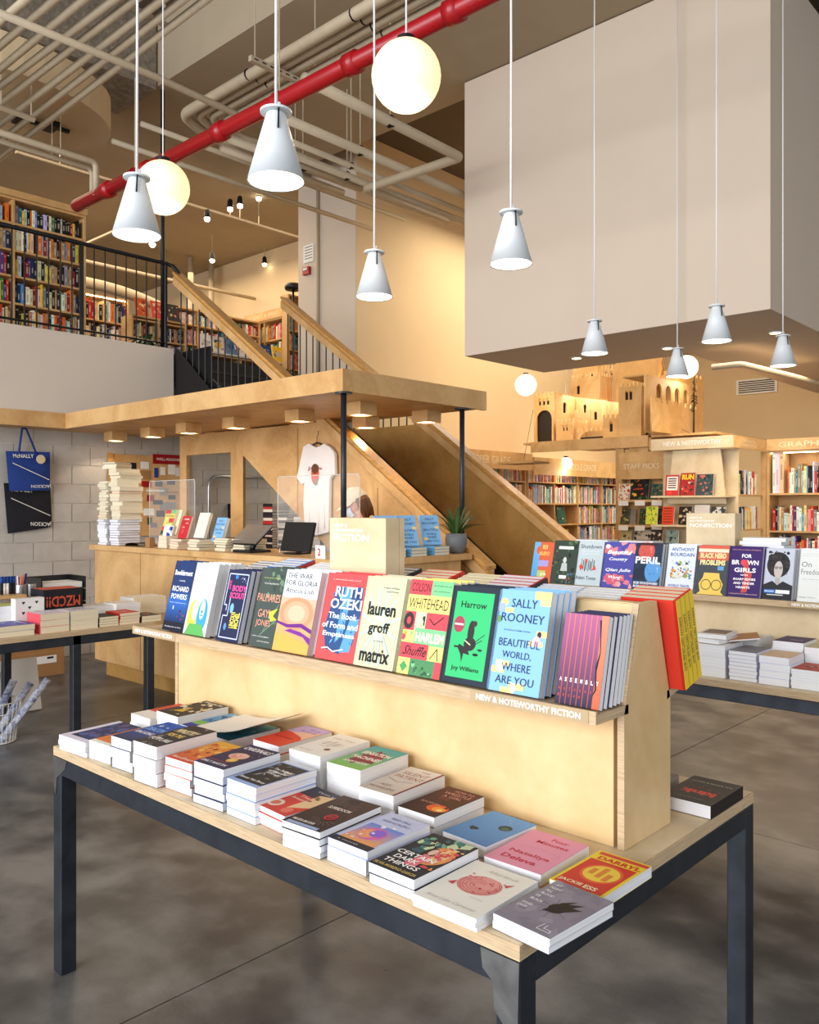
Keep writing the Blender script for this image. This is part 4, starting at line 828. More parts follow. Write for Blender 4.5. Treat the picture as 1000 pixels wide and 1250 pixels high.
rear_row(2.036, [
 (1.008, .145, .232, .024, 4, 'd63a2a', 'spine_yellow', 'red hardcover with yellow spine sticking out past the end board', True),
 (1.155, .135, .225, .018, 4, 'd9d7d2', 'spine_red', 'slim white book with orange red spine', False),
 (1.298, .14, .225, .014, 5, 'c9d3df', None, 'slim pale blue grey book', False),
 (1.45, .15, .235, .025, 4, 'c4333f', 'spine_black', 'red and white hardcover with black spine', False),
 (1.60, .135, .23, .026, 4, 'e4d9b0', None, 'cream hardcover', True),
 (1.76, .145, .235, .026, 4, 'd6382c', 'spine_red', 'white book with bright red spine', True),
 (1.94, .15, .235, .026, 4, '3b3d42', None, 'white hardcover with a black stripe, right of the sign box', False),
 (2.12, .15, .225, .026, 4, '9aa4b4', None, 'grey book behind the sign box', False),
 (2.30, .15, .232, .026, 4, 'e6e4df', None, 'white book left of the sign box', False),
 (2.48, .15, .240, .026, 4, '4a87cc', 'spine_red', 'blue and white book with a red mark', False),
 (2.66, .15, .222, .026, 4, '2b2d34', None, 'white book with black cover near the left end', False)], 1.1025, 14, 'fiction on the far ledge', 'far')
# books laid on top of the second riser
for j, (yc, col) in enumerate([(1.62, 'e6e6e4'), (1.61, '9fb0bc'), (1.63, 'ecebe6'), (1.615, 'd8dadc')]):
    book(mflat(4.505, yc, 1.3325+j*.0185, 4*j-5, 180), .14, .21, .018, col, False, label='white paperback lying on top of the second riser, %s of the pile' % leg_word(j), group='paperbacks on top of the second riser')
for j in range(2):
    for (yc, nm) in ((2.33, 'left'), (2.62, 'far left')):
        book(mflat(4.505, yc, 1.3325+j*.0185, 3*j, 180), .14, .21, .018, 'dfe6ea', False, label='white paperback flat on the second riser %s of the sign box, %s of two' % (nm, leg_word(j)), group='paperbacks on top of the second riser')

# ================= PILES ON THE FOREGROUND TABLE =================
def pile(xc, yc, z0, w, L, t, n, col, art, desc, hard=False, rot=0, jit=.004, cream=False, yaw=-90, group=None, curl=False):
    am = art_mesh(art, w, L, t) if art else None
    for j in range(n):
        top = j == n-1; k = n-1-j
        m = mflat(xc+(0 if top else R.uniform(-jit, jit)), yc+(0 if top else R.uniform(-jit, jit)), z0+.0008+j*(t+.0004), rot+(0 if top else R.uniform(-1.2, 1.2)), yaw)
        lab = cut(desc, 12)+', top of its pile' if top and n > 1 else desc if n == 1 else '%s copy under the top %s' % (['first', 'second', 'third', 'fourth', 'fifth', 'sixth', 'seventh'][k-1], cut(desc, 12))
        book(m, w, L, t, col, hard, am if top else None, cream, label=lab, group=group or 'piles on the foreground table')
TZ = .7605
#      bl px       br px          bottom  n  L  col desc art
S_ = [
 ((71, 897), (108.4, 907), 926, 3, .225, 'e2def0', 'pale lilac paperback with a dark starry picture at the far left corner', [('r', .16, .12, 1, 1, '1f2f5c'), ('s', .18, .14, .98, .98, 40, .12, ['27407c', '35549c', '1a2448', '4a5fa8', '6a4f80'], 3)]),
 ((108.6, 903), (135, 911), 934, 2, .2, 'f4f1ea', 'white paperback with an orange picture', [('r', 0, .1, 1, .95, 'e8843c'), ('s', .1, .2, .9, .9, 14, .14, ['f0e4d0', 'c85f28', '8a5a3c'], 4)]),
 ((135.6, 898), (162.6, 905), 945, 3, .21, '26366a', 'navy paperback with bright blue lettering', [('g', 0, 0, 1, 1, '1e2c50', '2c62c8'), ('t', 'DEACON', .5, .6, .8, .14, '8fc4ff', .02), ('t', 'KING KONG', .5, .4, .8, .1, 'ffffff', .02), ('s', .1, .7, .9, .95, 10, .1, ['3f7fe0', '1b2448', 'c8dcf8'], 2)]),
 ((163, 904.4), (197, 912), 963.6, 3, .215, '2c2830', 'thick black paperback with yellow and white brush lettering', [('s', 0, 0, 1, 1, 40, .12, ['3a3638', '5a4a30', '201c22', '7a7478', '151318'], 5), ('t', 'the', .3, .3, .2, .1, 'f0e4d0', .01, 0, .3), ('t', 'MINISTRY', .5, .7, .8, .16, 'f2e2b0', .03), ('t', 'FOR THE', .5, .5, .6, .12, 'f2d27a', .03), ('t', 'FUTURE', .5, .25, .8, .1, 'f4f4f4', .02)]),
 ((201.4, 923), (235.6, 933), 973, 4, .2, 'd9622f', 'orange and yellow paperback of a sunset crowd', [('g', 0, 0, 1, 1, 'd94a2c', 'ecb440'), ('s', .1, .25, .9, .9, 30, .13, ['e88038', 'c84424', 'f0c060', 'b03a20'], 6), ('t', 'Rodham', .5, .1, .8, .07, 'f8e8d0', .01)]),
 ((236.4, 928), (273, 939.5), 991.4, 5, .2, '242650', 'navy paperback with a pink brain and gold coin', [('t', 'CARDINALS', .52, .86, .86, .12, 'f4f0f4', .03, 0, .2), ('e', .5, .52, .26, .13, 'e8b4a4'), ('s', .3, .42, .7, .62, 10, .08, ['d89888', 'f0c8b8'], 3), ('e', .62, .34, .13, .09, 'e2b04a'), ('e', .62, .34, .08, .05, 'f0ca70'), ('s', .02, .3, .98, .8, 14, .016, ['e04a5a', 'f0d070', '7a80c0'], 8), ('t', 'EMILY MARTIN', .45, .12, .8, .07, 'f4f0f4', .02), ('t', 'a novel of stories', .4, .22, .6, .035, 'd84a5a', .01)]),
 ((277, 949), (313, 962), 1007.6, 5, .205, '9fb8ea', 'pale blue edged paperback with a black and white photograph', [('r', .05, .08, .97, .88, '26262a'), ('s', .08, .3, .95, .86, 26, .14, ['7c7c80', '3a3a3e', 'b4b4b8', '1a1a1c'], 4), ('t', 'The Sadness', .55, .66, .6, .06, 'ffffff', .01), ('t', 'of Beautiful', .55, .57, .6, .06, 'ffffff', .01), ('t', 'Things', .55, .48, .4, .06, 'ffffff', .01), ('t', 'Simon Van Booy', .5, .17, .84, .07, 'ffffff', .02), ('r', 0, .9, 1, 1, 'd9e0ee')]),
 ((313.6, 979), (344, 996), 1020, 3, .19, 'd94636', 'red paperback with teacups', [('r', 0, .68, 1, 1, '3c3840'), ('p', [(.6, .2), (1, .4), (1, .9), (.55, .8)], 'ecc898'), ('e', .2, .22, .2, .12, 'f2d8c8'), ('e', .2, .22, .12, .07, 'e07a5a'), ('e', .75, .15, .14, .09, 'ec7a68'), ('s', .5, .5, .8, .75, 8, .09, ['a82c2c', '5a7a40', 'e8d0b0'], 5), ('t', 'The', .4, .62, .3, .07, 'f4d8c0', .01), ('t', 'Sweetness', .45, .52, .6, .07, 'f4d8c0', .01), ('t', 'Yiyun Li', .6, .88, .6, .05, 'e8e4e0', .01)]),
 ((343.6, 1000), (391, 1016), 1051, 4, .215, '2a1f20', 'dark brown paperback with a fiery dome and red seal', [('g', 0, 0, 1, 1, '241c20', '4a3430'), ('s', .2, .4, .9, .95, 20, .14, ['3a2826', '55392f', '2a1e1e'], 3)]+[('l', [(.65+.1*cos(a), .3+.08*sin(a)), (.65+.3*cos(a), .3+.2*sin(a))], .006, 'a08a80') for a in [k*.35-3 for k in range(9)]]+[('t', 'SUPERDOOM', .5, .62, .56, .07, 'f4e8e0', .02), ('e', .66, .38, .13, .09, 'c8283a'), ('e', .66, .38, .1, .07, '7a1a28'), ('r', .56, .375, .76, .39, 'c8283a'), ('t', 'MELISSA BRODER', .38, .12, .56, .05, 'f4f0ea', .02), ('r', .1, .0, .9, .06, '9fb4da')]),
 ((400, 1021), (449, 1040), 1070, 3, .21, 'c5cdee', 'lavender paperback with a glowing orange and violet disc', [('r', 0, 0, 1, .12, '2a2a36'), ('g', .1, .12, .95, .62, 'f2a45a', '5f8ce0'), ('e', .5, .38, .3, .17, 'd86ab0'), ('e', .42, .36, .2, .12, 'f0a070'), ('e', .58, .42, .16, .1, '8a68d8'), ('s', 0, .1, 1, .66, 10, .06, ['f4f4fa', 'dfe4f6'], 7), ('t', 'RED PILL', .5, .86, .5, .055, '7a82b0', .01), ('t', 'HARI KUNZRU', .5, .76, .66, .055, '7a82b0', .01), ('t', 'a novel', .4, .06, .5, .02, 'd8d8e4')]),
 ((449, 1051), (506, 1074), 1101, 2, .215, '1b2434', 'black paperback with a woman and swirling flames', [('s', .05, .5, .95, 1, 40, .14, ['3a7a74', '2a5a6a', '6fae94', 'c8d8b0'], 3), ('e', .7, .55, .28, .24, 'e8955a'), ('e', .7, .55, .2, .17, 'f0c48a'), ('s', .5, .25, .98, .8, 30, .09, ['e0607a', 'f0a060', 'd84a5a', 'f4c890'], 5), ('e', .52, .56, .12, .14, '14141c'), ('e', .56, .6, .07, .08, 'e8c0b0'), ('p', [(.45, .2), (.7, .2), (.66, .5), (.5, .52)], 'e8788a'), ('t', 'CERTAIN', .44, .42, .8, .085, 'ffffff', .02), ('t', 'DARK', .4, .3, .5, .085, 'ffffff', .02), ('t', 'THINGS', .46, .18, .74, .085, 'ffffff', .02), ('t', 'SILVIA MORENO-GARCIA', .5, .06, .9, .05, 'd8c06a', .02)]),
 ((502.4, 1089.6), (582.4, 1122), 1139, 3, .215, 'f2efe4', 'off white paperback with a red pomegranate etching', [('e', .5, .55, .3, .2, 'e9a09a')]+[('l', [(.5+r_*cos(a), .55+.66*r_*sin(a)) for a in [k*.42+r_*9 for k in range(12)]], .008, 'c8484a') for r_ in (.08, .13, .18, .23, .27, .3)]+[('s', .2, .38, .8, .74, 40, .022, ['c8484a', 'd86a66', 'b83a3c'], 4), ('p', [(.12, .42), (.2, .5), (.22, .4)], 'c8484a'), ('p', [(.75, .7), (.86, .76), (.8, .66)], 'c8484a'), ('t', 'Afterlands', .58, .86, .5, .06, 'c9c4b8', .0, 0, .4), ('t', 'Anna Lake Cameron', .5, .1, .76, .05, 'b8b3a6', 0, 0, .4), ('t', 'stories', .7, .3, .2, .03, 'c9c4b8', 0, 0, .4)]),
 ((601, 1113), (671, 1146), 1168, 2, .205, '8c8694', 'grey mauve paperback with a black ink splatter hand at the near corner', [('s', 0, 0, 1, 1, 30, .2, ['948e9c', '847e8c', '9a94a2'], 2), ('e', .56, .5, .14, .1, '16141a'), ('p', [(.42, .38), (.6, .4), (.86, .62), (.7, .6), (.8, .72), (.6, .64), (.66, .74), (.5, .62)], '16141a')]+[('l', [(.52, .48), (.52+(.2+.09*(k % 3))*cos(k*.7), .48+(.16+.06*(k % 2))*sin(k*.7))], .006, '2a2630') for k in range(10)]+[('t', 'AT', .14, .9, .1, .04, 'f4f4f4', .01), ('t', 'NIGHT', .18, .82, .2, .045, 'f4f4f4', .01), ('t', 'ALL', .14, .74, .12, .045, 'f4f4f4', .01), ('t', 'BLOOD', .2, .66, .22, .045, 'f4f4f4', .01), ('t', 'IS', .12, .58, .07, .045, 'f4f4f4', .01), ('t', 'BLACK', .19, .5, .22, .045, 'f4f4f4', .01), ('t', 'DAVID', .16, .38, .18, .04, 'f4f4f4', .01), ('t', 'DIOP', .15, .31, .15, .04, 'f4f4f4', .01), ('l', [(.72, .18), (.7, .06), (.92, .06), (.9, .1), (.78, .1), (.78, .17)], .012, 'f4f4f4')]),
]
for (bl, br, yb, n, L, col, desc, art) in S_:
    base = onz(br[0], yb, TZ); zt = EYE-(br[1]-HY)/FPX*((EYE-TZ)/((yb-HY)/FPX))
    a = onz(bl[0], bl[1], zt); b_ = onz(br[0], br[1], zt); d = (b_-a); w = min(.165, d.length); rot = math.degrees(atan2(d.y, d.x))+90
    mid = (a+b_)/2; off = Vector((-d.y, d.x, 0)).normalized()*L/2
    c = mid+off; t = (zt-TZ-.001)/n-.0004
    w -= .003
    pile(c.x, c.y, TZ, w, L, t, n, col, art, desc, rot=max(-4, min(4, rot)))
# second row, against the riser: (top z, bl, br, n, L, ...)
R_ = [
 (.86, (316.4, 899.6), (349, 909), 4, .215, 'e05038', 'red and lilac paperback', [('p', [(0, 0), (.5, 0), (.8, .5), (.2, .62), (0, .5)], 'e24a34'), ('p', [(.5, 0), (1, 0), (1, .4), (.8, .5)], 'e24a34'), ('r', 0, .62, 1, 1, 'c4aee0'), ('p', [(.2, .62), (.8, .5), (1, .4), (1, .8), (.7, .75)], 'ecc0a8'), ('t', 'Nona', .65, .86, .4, .07, '8a6ac0', .01), ('t', 'Fernandez', .6, .76, .6, .07, '8a6ac0', .01), ('t', 'Space Invaders', .45, .35, .7, .07, 'b02a24', .01)]),
 (.875, (354, 915), (398, 924), 3, .205, 'f3f1ec', 'white paperback with fine brown pen flourishes and a small round seal', [('l', [(.2, .5), (.35, .62), (.3, .45), (.5, .66), (.48, .42), (.66, .62), (.6, .48), (.8, .6)], .014, '8a7466'), ('l', [(.25, .42), (.5, .38), (.75, .5)], .01, 'a08c7c'), ('e', .72, .3, .08, .05, '8a6040'), ('t', 'Little Things', .5, .78, .7, .05, 'b0a496', 0, 0, .4), ('t', 'the hand', .3, .14, .4, .04, 'b0a496', 0, 0, .4)]),
 (.865, (400, 931), (446.4, 941), 2, .2, 'eef0e4', 'green and teal paperback with dark red lettering burst', [('g', 0, 0, 1, 1, '8fc860', '3aa4b0'), ('p', [(.2, .3), (.3, .62), (.45, .85), (.6, .7), (.8, .72), (.78, .45), (.9, .3), (.6, .3), (.45, .16)], '8a2440'), ('s', .2, .25, .85, .8, 20, .07, ['a83050', '6a1830'], 4), ('t', 'SENSATION', .5, .68, .8, .12, 'fff4ec', .03), ('t', 'MACHINES', .5, .46, .8, .12, 'fff4ec', .03), ('t', 'ADAM WILSON', .5, .24, .7, .08, 'fff4ec', .03)]),
 (.835, (438, 960), (484, 972), 2, .215, 'd9d0c8', 'grey beige paperback with thin serif capitals and a maroon edge', [('g', 0, 0, 1, 1, 'c9bfb4', 'e4dedc'), ('l', [(.1, .5), (.45, .42), (.8, .5)], .02, '6a4a44'), ('r', .94, 0, 1, 1, '7a2a30'), ('t', 'THE', .6, .9, .25, .05, 'a06a60', .0), ('t', 'SILENT', .5, .77, .7, .1, '9a5a50', 0), ('t', 'PATIENT', .52, .62, .76, .1, '9a5a50', 0), ('t', 'ALEX', .4, .26, .3, .07, '9a6a60', 0), ('t', 'MICHAELIDES', .45, .14, .7, .06, '9a6a60', 0)]),
 (.815, (485, 983), (531, 998), 2, .2, '3a1c1c', 'dark red brown paperback with a glowing orange shape', [('g', 0, 0, 1, 1, '2c1416', '5a2620'), ('e', .72, .26, .26, .12, 'e8602a'), ('e', .78, .24, .16, .08, 'f6a040'), ('e', .82, .22, .07, .04, 'fcd890'), ('s', .2, .3, .9, .9, 16, .12, ['4a1e1c', '6a2a22', '32161a'], 5), ('t', 'HOW TO', .6, .9, .5, .07, 'e0a090', .0), ('t', 'WRESTLE', .55, .79, .7, .08, 'e0a090', 0), ('t', 'A GIRL', .55, .68, .5, .07, 'e0a090', 0), ('t', 'BLACKBURN', .4, .36, .5, .05, 'e0a090', 0)]),
 (.79, (539, 1012), (590, 1033.6), 1, .19, '5b94cf', 'bright blue paperback with two dark floating shapes', [('g', 0, 0, 1, 1, '5489c4', '6aa4dc'), ('e', .72, .62, .13, .09, '2a3a40'), ('e', .74, .6, .08, .05, '4a6a60'), ('e', .3, .36, .1, .045, '27343c'), ('p', [(.2, .42), (.36, .36), (.3, .28)], '27343c'), ('s', .5, .8, .95, .95, 6, .012, ['e8f0f8'], 3)]),
 (.7875, (590, 1044), (661.4, 1068), 1, .205, 'e89ab4', 'pink paperback with red display lettering', [('r', 0, 0, 1, 1, 'e89ab4'), ('t', 'Four', .62, .86, .3, .08, 'c8304e', .025), ('t', 'Minutes', .58, .73, .56, .08, 'c8304e', .025), ('l', [(.15, .5), (.5, .56), (.9, .5), (.85, .42)], .006, 'cc7a98'), ('t', 'Nataliya', .5, .34, .7, .1, 'c8304e', .025), ('t', 'Deleva', .46, .18, .6, .1, 'c8304e', .025)]),
 (.7865, (667, 1073.6), (734, 1098), 1, .205, 'f2d23c', 'yellow and red paperback with three rising bars in a yellow circle', [('r', .06, .9, 1, .97, 'd8483a'), ('t', 'DARRYL', .55, .82, .82, .09, 'd23a2a', .04), ('r', .06, .02, .94, .75, 'd8362c'), ('e', .54, .46, .36, .24, 'e8603a'), ('e', .54, .46, .31, .2, 'f4d24a'), ('r', .32, .4, .42, .55, 'e08a3a'), ('r', .48, .36, .58, .62, 'e08a3a'), ('r', .64, .32, .74, .5, 'e08a3a'), ('t', 'JACKIE', .3, .1, .44, .08, 'f8e8c0', .03), ('t', 'ESS', .68, .1, .24, .08, 'f8e8c0', .03)]),
]
for (zt, bl, br, n, L, col, desc, art) in R_:
    a = onz(bl[0], bl[1], zt); b_ = onz(br[0], br[1], zt); d = b_-a; w = d.length-.004; mid = (a+b_)/2; off = Vector((-d.y, d.x, 0)).normalized()*L/2; c = mid+off
    rot = max(-3, min(3, math.degrees(atan2(d.y, d.x))+90)); c.x = min(c.x, 1.793-L/2-abs(sin(radians(rot)))*w/2-.006)
    c.x = max(c.x, 1.500+L/2) if n > 1 or zt < .8 else c.x
    if desc.startswith('yellow and red'): c.x = 1.504+L/2
    t = (zt-TZ-.001)/n-.0004
    pile(c.x, c.y, TZ, w, L, t, n, col, art, desc, rot=rot)
# far left end of the second row
pile(1.66, 2.745, TZ, .13, .2, .03, 2, 'f2efe8', [('r', 0, .35, 1, 1, 'd8503c')], 'white paperback with red picture half under the black and yellow pile')
pile(1.672, 2.585, TZ, .135, .205, .031, 3, 'f0ede4', [('r', 0, 0, 1, 1, '2a2826'), ('s', 0, .1, 1, .95, 30, .12, ['ecd8b0', '1c1a1a', 'c8a468', 'f2e8d4'], 4), ('p', [(.3, .2), (.6, .25), (.55, .42), (.35, .36)], 'e8b83a'), ('t', 'THE TRUTH', .5, .92, .8, .07, 'f4f0e4', .02)], 'black paperback with cream ribbons and a yellow shape in the far left corner')
pile(1.672, 2.435, TZ, .13, .205, .036, 2, 'eef2f4', [('g', 0, 0, 1, 1, '2f6fb8', '6fb4e0'), ('r', 0, .2, 1, .38, '8cc45a'), ('r', 0, .02, 1, .18, '3c3c9c'), ('s', 0, .4, 1, .95, 26, .12, ['2a5aa0', '8fc8ec', '27436c', 'dfeefa'], 5), ('t', 'THE', .4, .9, .3, .1, 'ffffff', .02), ('t', 'CITY', .5, .5, .7, .1, '1c2c50', .02)], 'blue and green paperback left of the curling sheet')
pile(1.672, 2.29, TZ, .13, .205, .034, 2, 'e8f0f2', [('g', 0, 0, 1, 1, '1f5f74', '4a9cae'), ('s', 0, 0, 1, 1, 20, .12, ['2a7a8c', '7fc4cc', '1a4a58'], 3)], 'teal paperback under the curling sheet')
for j in range(4):
    book(mflat(1.69, 2.115+.004*j, TZ+.0008+j*.0085, 2*j-3), .155, .19, .008, ['f0ede6', '8a6a5a', 'e6e2da', 'cfc4bc'][j], False, label='thin magazine beside the curling sheet, %s of four' % leg_word(j), group='thin magazines')
# sheet with curling end
b = MB(); nn = 12; y0, y1 = 2.44, 2.08
def crv(f): return .846+.055*f**3, 1.60+.17*f*.0
vs = []; 
for i in range(nn+1):
    f = i/nn; y = 2.42-.32*f; z = .839+.058*(f**2.2); 
    vs += [(1.56, y, z), (1.56+.215, y+.0, z+.004)]
fs = [(2*i, 2*i+1, 2*i+3, 2*i+2) for i in range(nn)]
b.add(vs, fs); b.add([(x, y, z+.0012) for x, y, z in vs], [f[::-1] for f in fs])
tag(b.build('paper_sheet', 'paper', smooth=False), 'white sheet of paper curling up over the piles by the riser', 'paper')
pile(1.668, 1.975+.0, TZ, .1, .19, .022, 1, '1f2f94', [('r', 0, 0, 1, 1, '2234a0'), ('t', 'Breath', .4, .1, .4, .05, 'ffffff')], 'deep blue paperback squeezed between the magazines and the red pile') if 0 else None
# right strip of the table behind the end board
pile(2.235, .975, TZ, .14, .215, .034, 1, '2a2422', [('t', 'kink', .52, .62, .7, .16, 'e24a34', .05), ('t', 'stories edited by', .5, .85, .5, .025, 'b8a08a'), ('s', .12, .32, .88, .48, 24, .03, ['7a4a34', '9a5a3c', '5a3a2c'], 4), ('t', 'R.O. KWON & GARTH', .5, .2, .8, .04, 'c8b8a8', .01)], 'black paperback with red lettering on the right strip of the table', yaw=90, group='books on the right strip of the table')
pile(2.22, 1.155, TZ, .14, .215, .03, 1, '9a958f', [('g', 0, 0, 1, 1, '6a6662', 'b0aba4'), ('t', 'ONE', .5, .3, .4, .08, 'f0f0ec', .02)], 'grey paperback behind the black one on the right strip', yaw=90, group='books on the right strip of the table')
pile(2.13, 1.33, TZ, .13, .2, .016, 4, '1f2c74', [('r', .1, .1, .9, .9, 'e8e8f0')], 'navy and white paperback behind the riser end', yaw=90, group='books on the right strip of the table')

# ================= SECOND TABLE =================
def tpile(y, w, top_art, n, t, col, desc, x=3.915, L=.2, j=.003, cream=False, grp='piles on the second table', yaw=-90, rot=0):
    pile(x+L/2, y, TZ, w, L, t, n, col, top_art, desc, rot=rot, jit=j, group=grp, yaw=yaw, cream=cream)
yy = lambda px: onX(px, 800, 3.92).y
tpile((yy(846)+yy(888))/2, .15, None, 3, .05, 'f0eee8', 'thick white paperback', L=.22)
for j in range(2): book(mflat(4.03+.02*j, yy(862), TZ+.155+j*.021, 12*j-5), .14, .2, .02, ['d8d4cc', 'f0ece6'][j], False, art_mesh([('r', .1, .2, .9, .9, '9a8478'), ('t', 'LATER', .5, .6, .6, .1, '5a4a44', .02)], .14, .2, .02) if j else None, label='grey and brown book lying across the thick white pile, %s one' % ['lower', 'upper'][j], group='piles on the second table')
tpile((yy(889)+yy(925))/2, .127, [('r', 0, 0, 1, 1, '8f8f98')], 8, .0165, 'a6a8c0', 'thin pale blue edged paperback with plain grey cover')
tpile((yy(926)+yy(965))/2, .132, [('r', 0, 0, 1, 1, 'eccca4'), ('s', .15, .2, .85, .8, 26, .05, ['e0a86a', 'd8985a', 'f0dcc0'], 3)], 4, .032, 'c8cff0', 'lilac edged paperback with a peach cover')
tpile((yy(966)+yy(1006))/2, .135, [('r', 0, 0, 1, 1, 'c4513a'), ('s', .2, .3, .8, .7, 14, .08, ['5a241c', 'e8b08a'], 3)], 7, .012, 'e4f0ea', 'thin white edged paperback with a brick red cover')
tpile(yy(946)+.02, .14, [('r', 0, 0, 1, 1, '4a3a6c'), ('t', 'WAYS', .6, .4, .4, .1, 'd8d0e8', .02)], 5, .033, 'eef0f0', 'white paperback with a purple cover in the back row', x=4.15)
tpile(yy(990)+.03, .14, [('r', 0, 0, 1, 1, 'd8d2ac'), ('s', .2, .2, .8, .8, 14, .08, ['b8b088', 'f0ecd0'], 3)], 5, .03, 'f2f0e4', 'white paperback with a sand coloured cover in the back row', x=4.15)
tpile(yy(1010), .14, [('r', 0, 0, 1, 1, 'c8d87a')], 5, .026, 'f2f0e4', 'white paperback with a lime cover at the right edge of the picture', x=4.15)
book(mflat(4.12, yy(898)+.04, TZ+.171, 24) @ Matrix.Rotation(radians(-8), 4, 'Y'), .14, .2, .006, 'c08a5a', False, label='thin orange brown booklet tilted behind the thick white pile', group='piles on the second table')
tpile(yy(898)+.06, .15, None, 4, .04, 'eeeae2', 'white paperback under the tilted booklet', x=4.15)

# ================= LEFT TABLE =================
def lp(px0, px1, n, t, col, desc, top=None, y=5.335, L=.2, cream=True, z0=TZ, zj=.003):
    a, b_ = onY(px0, 765, y).x, onY(px1, 765, y).x
    pile((a+b_)/2, y+L/2, z0, max(.09, abs(b_-a)-.004), L, t, n, col, top, desc, yaw=0, jit=zj, cream=cream, group='piles on the left table')
lp(-8, 43, 2, .035, '4a4a9c', 'wide purple blue hardcover', [('r', .1, .1, .9, .9, '5b5bb4'), ('s', .1, .2, .9, .8, 14, .1, ['8a8ad0', 'dcdcf0'], 2)], L=.24)
lp(49, 85, 3, .041, 'd8505c', 'pink red hardcover with a white patterned top', [('r', 0, 0, 1, 1, 'd8d4e2'), ('s', .05, .05, .95, .95, 14, .1, ['8a90c0', 'f0f0f8', 'd86a78'], 4)])
lp(86, 120, 4, .031, 'd9d6d8', 'pale hardcover with a dark lettered top', [('r', 0, .1, 1, 1, 'c8c4cc'), ('t', 'JOY', .6, .6, .5, .2, '2a2838', .03)])
lp(121, 145, 4, .0165, '2a2a26', 'slim black edged book', None)
lp(146, 171, 4, .0195, 'c03028', 'slim red book', [('r', 0, 0, 1, 1, 'cf3a30'), ('t', 'LOVE', .4, .5, .6, .2, 'f4d8c0', .02)])
lp(173, 197, 2, .022, '3a332c', 'dark brown book with an orange spot', [('e', .6, .5, .2, .1, 'e0783a')])
lp(110, 163, 3, .033, 'e8e9e6', 'white paperback with a lime lower cover in the middle row', None, y=5.66, L=.22, cream=False)
lp(142, 172, 3, .036, 'f0efe8', 'white book with a red line in the middle row', [('l', [(.1, .5), (.9, .5)], .02, 'c04030')], y=5.62, cream=False)
lp(163, 203, 4, .031, 'ece8df', 'cream book at the back right corner of the left table', None, y=5.75)
lp(-6, 26, 4, .04, 'e4e8e2', 'pale green and white book behind the purple ones', [('r', 0, 0, 1, 1, 'cdd890')], y=5.62, cream=False)
lp(2, 30, 5, .035, '9a978f', 'grey magazine below the pen tray', None, y=5.95, cream=False)
# hearts gift box
p0, p1 = onY(19, 740, 5.55), onY(54, 740, 5.55)
hb = thing('gift_box', 'white box printed with rows of black hearts, standing behind the pink red books', 'box', (p0.x, 5.55, TZ))
bx('carton', 'white', (p0.x, 5.55, TZ+.002, p1.x, 5.62, TZ+.21), hb)
b = MB(); i = 0
for r_ in range(3):
    for c_ in range(3):
        x = p0.x+.05+c_*.085+(.04 if r_ % 2 else 0); z = TZ+.115+r_*.033; s = .011
        if x > p1.x-.02: continue
        b.add([(x-s, 5.5495, z+s*.5), (x-s*.5, 5.5495, z+s), (x, 5.5495, z+s*.55), (x+s*.5, 5.5495, z+s), (x+s, 5.5495, z+s*.5), (x, 5.5495, z-s)], [tuple(range(6))])
b.build('heart_print', 'black', hb)
bx('side_band', 'pblue', (p0.x-.001, 5.549, TZ+.003, p0.x+.045, 5.5495, TZ+.2), hb) if 'pblue' in M else None
# black game boxes with upside down orange lettering
p0, p1 = onY(53, 735, 5.75), onY(101, 735, 5.75)
gb = thing('game_box', 'black box with orange red top and upside down orange letters', 'box', (p0.x, 5.75, TZ)); bx('carton', 'ink', (p0.x, 5.75, TZ+.002, p1.x, 5.95, TZ+.235), gb)
M['orange'] = mat('orange_print', 'd8583a', .5, noise=.05)
bx('lid_print', 'orange', (p0.x+.01, 5.76, TZ+.235, p1.x-.01, 5.94, TZ+.2365), gb)
sign_text('UNZCD11', ((p0.x+p1.x)/2, 5.7495, TZ+.155), (-1, 0, 0), (0, 0, -1), (p1.x-p0.x)*.86, .075, 'orange', gb, bold=.02) if 0 else None
vs, fs, _ = glyphs('MZCD!!', .02); b = MB(); b.add([((p0.x+p1.x)/2-x*(p1.x-p0.x)*.86, 5.749, TZ+.15-y*.075) for x, y in vs], fs); b.build('lettering', 'orange', gb)
for k in range(2):
    q = onY(100, 730, 6.0); book(mflat(q.x-.12, 6.03+.02*k, TZ+.001+k*.021, 8*k, 0), .2, .15, .02, ['6a2a24', 'd8d0c4'][k], False, label='small %s book under the black tray stack' % ['dark red', 'white'][k], group='piles on the left table')
# pens
def holder(px, py, r, h, m, label, pens, yl=5.9):
    q = onY(px, py, yl); t = thing('pen_cup', label, 'pen cup', (q.x, yl, q.z))
    MB().lathe([(0, 0), (r, 0), (r, h), (r-.004, h), (r-.004, .006), (0, .006)], (q.x, yl, q.z), 20).build('cup', m, t, True)
    return q
sup = tag(bx('display_block', 'ply_gold', (1.9, 5.8, TZ+.0005+.19, 2.45, 6.0, TZ+.21)), 'wooden pen rack standing at the left edge on the left table', 'rack')
for x in (1.93, 2.42): 
    o = bx('rack_side', 'ply_gold', (x-.01, 5.8, TZ+.0005, x+.01, 6.0, TZ+.19)); par(o, sup)
for i, px in enumerate((2, 5, 13, 9, 17)):
    q = onY(px, 700, 5.9); z = TZ+.212; t = thing('marker_pen', 'thick marker pen standing in the rack at the left edge, %s from the left' % ordn(sorted((2, 5, 13, 9, 17)).index(px)+1), 'pen', (q.x, 5.9, z), 'marker pens')
    MB().tube([(q.x, 5.9, z), (q.x, 5.9, z+.075)], .011, 10).build('barrel', 'white' if i % 2 else 'ink', t, True); MB().tube([(q.x, 5.9, z+.0755), (q.x, 5.9, z+.12)], .0115, 10).build('cap', 'navy', t, True)
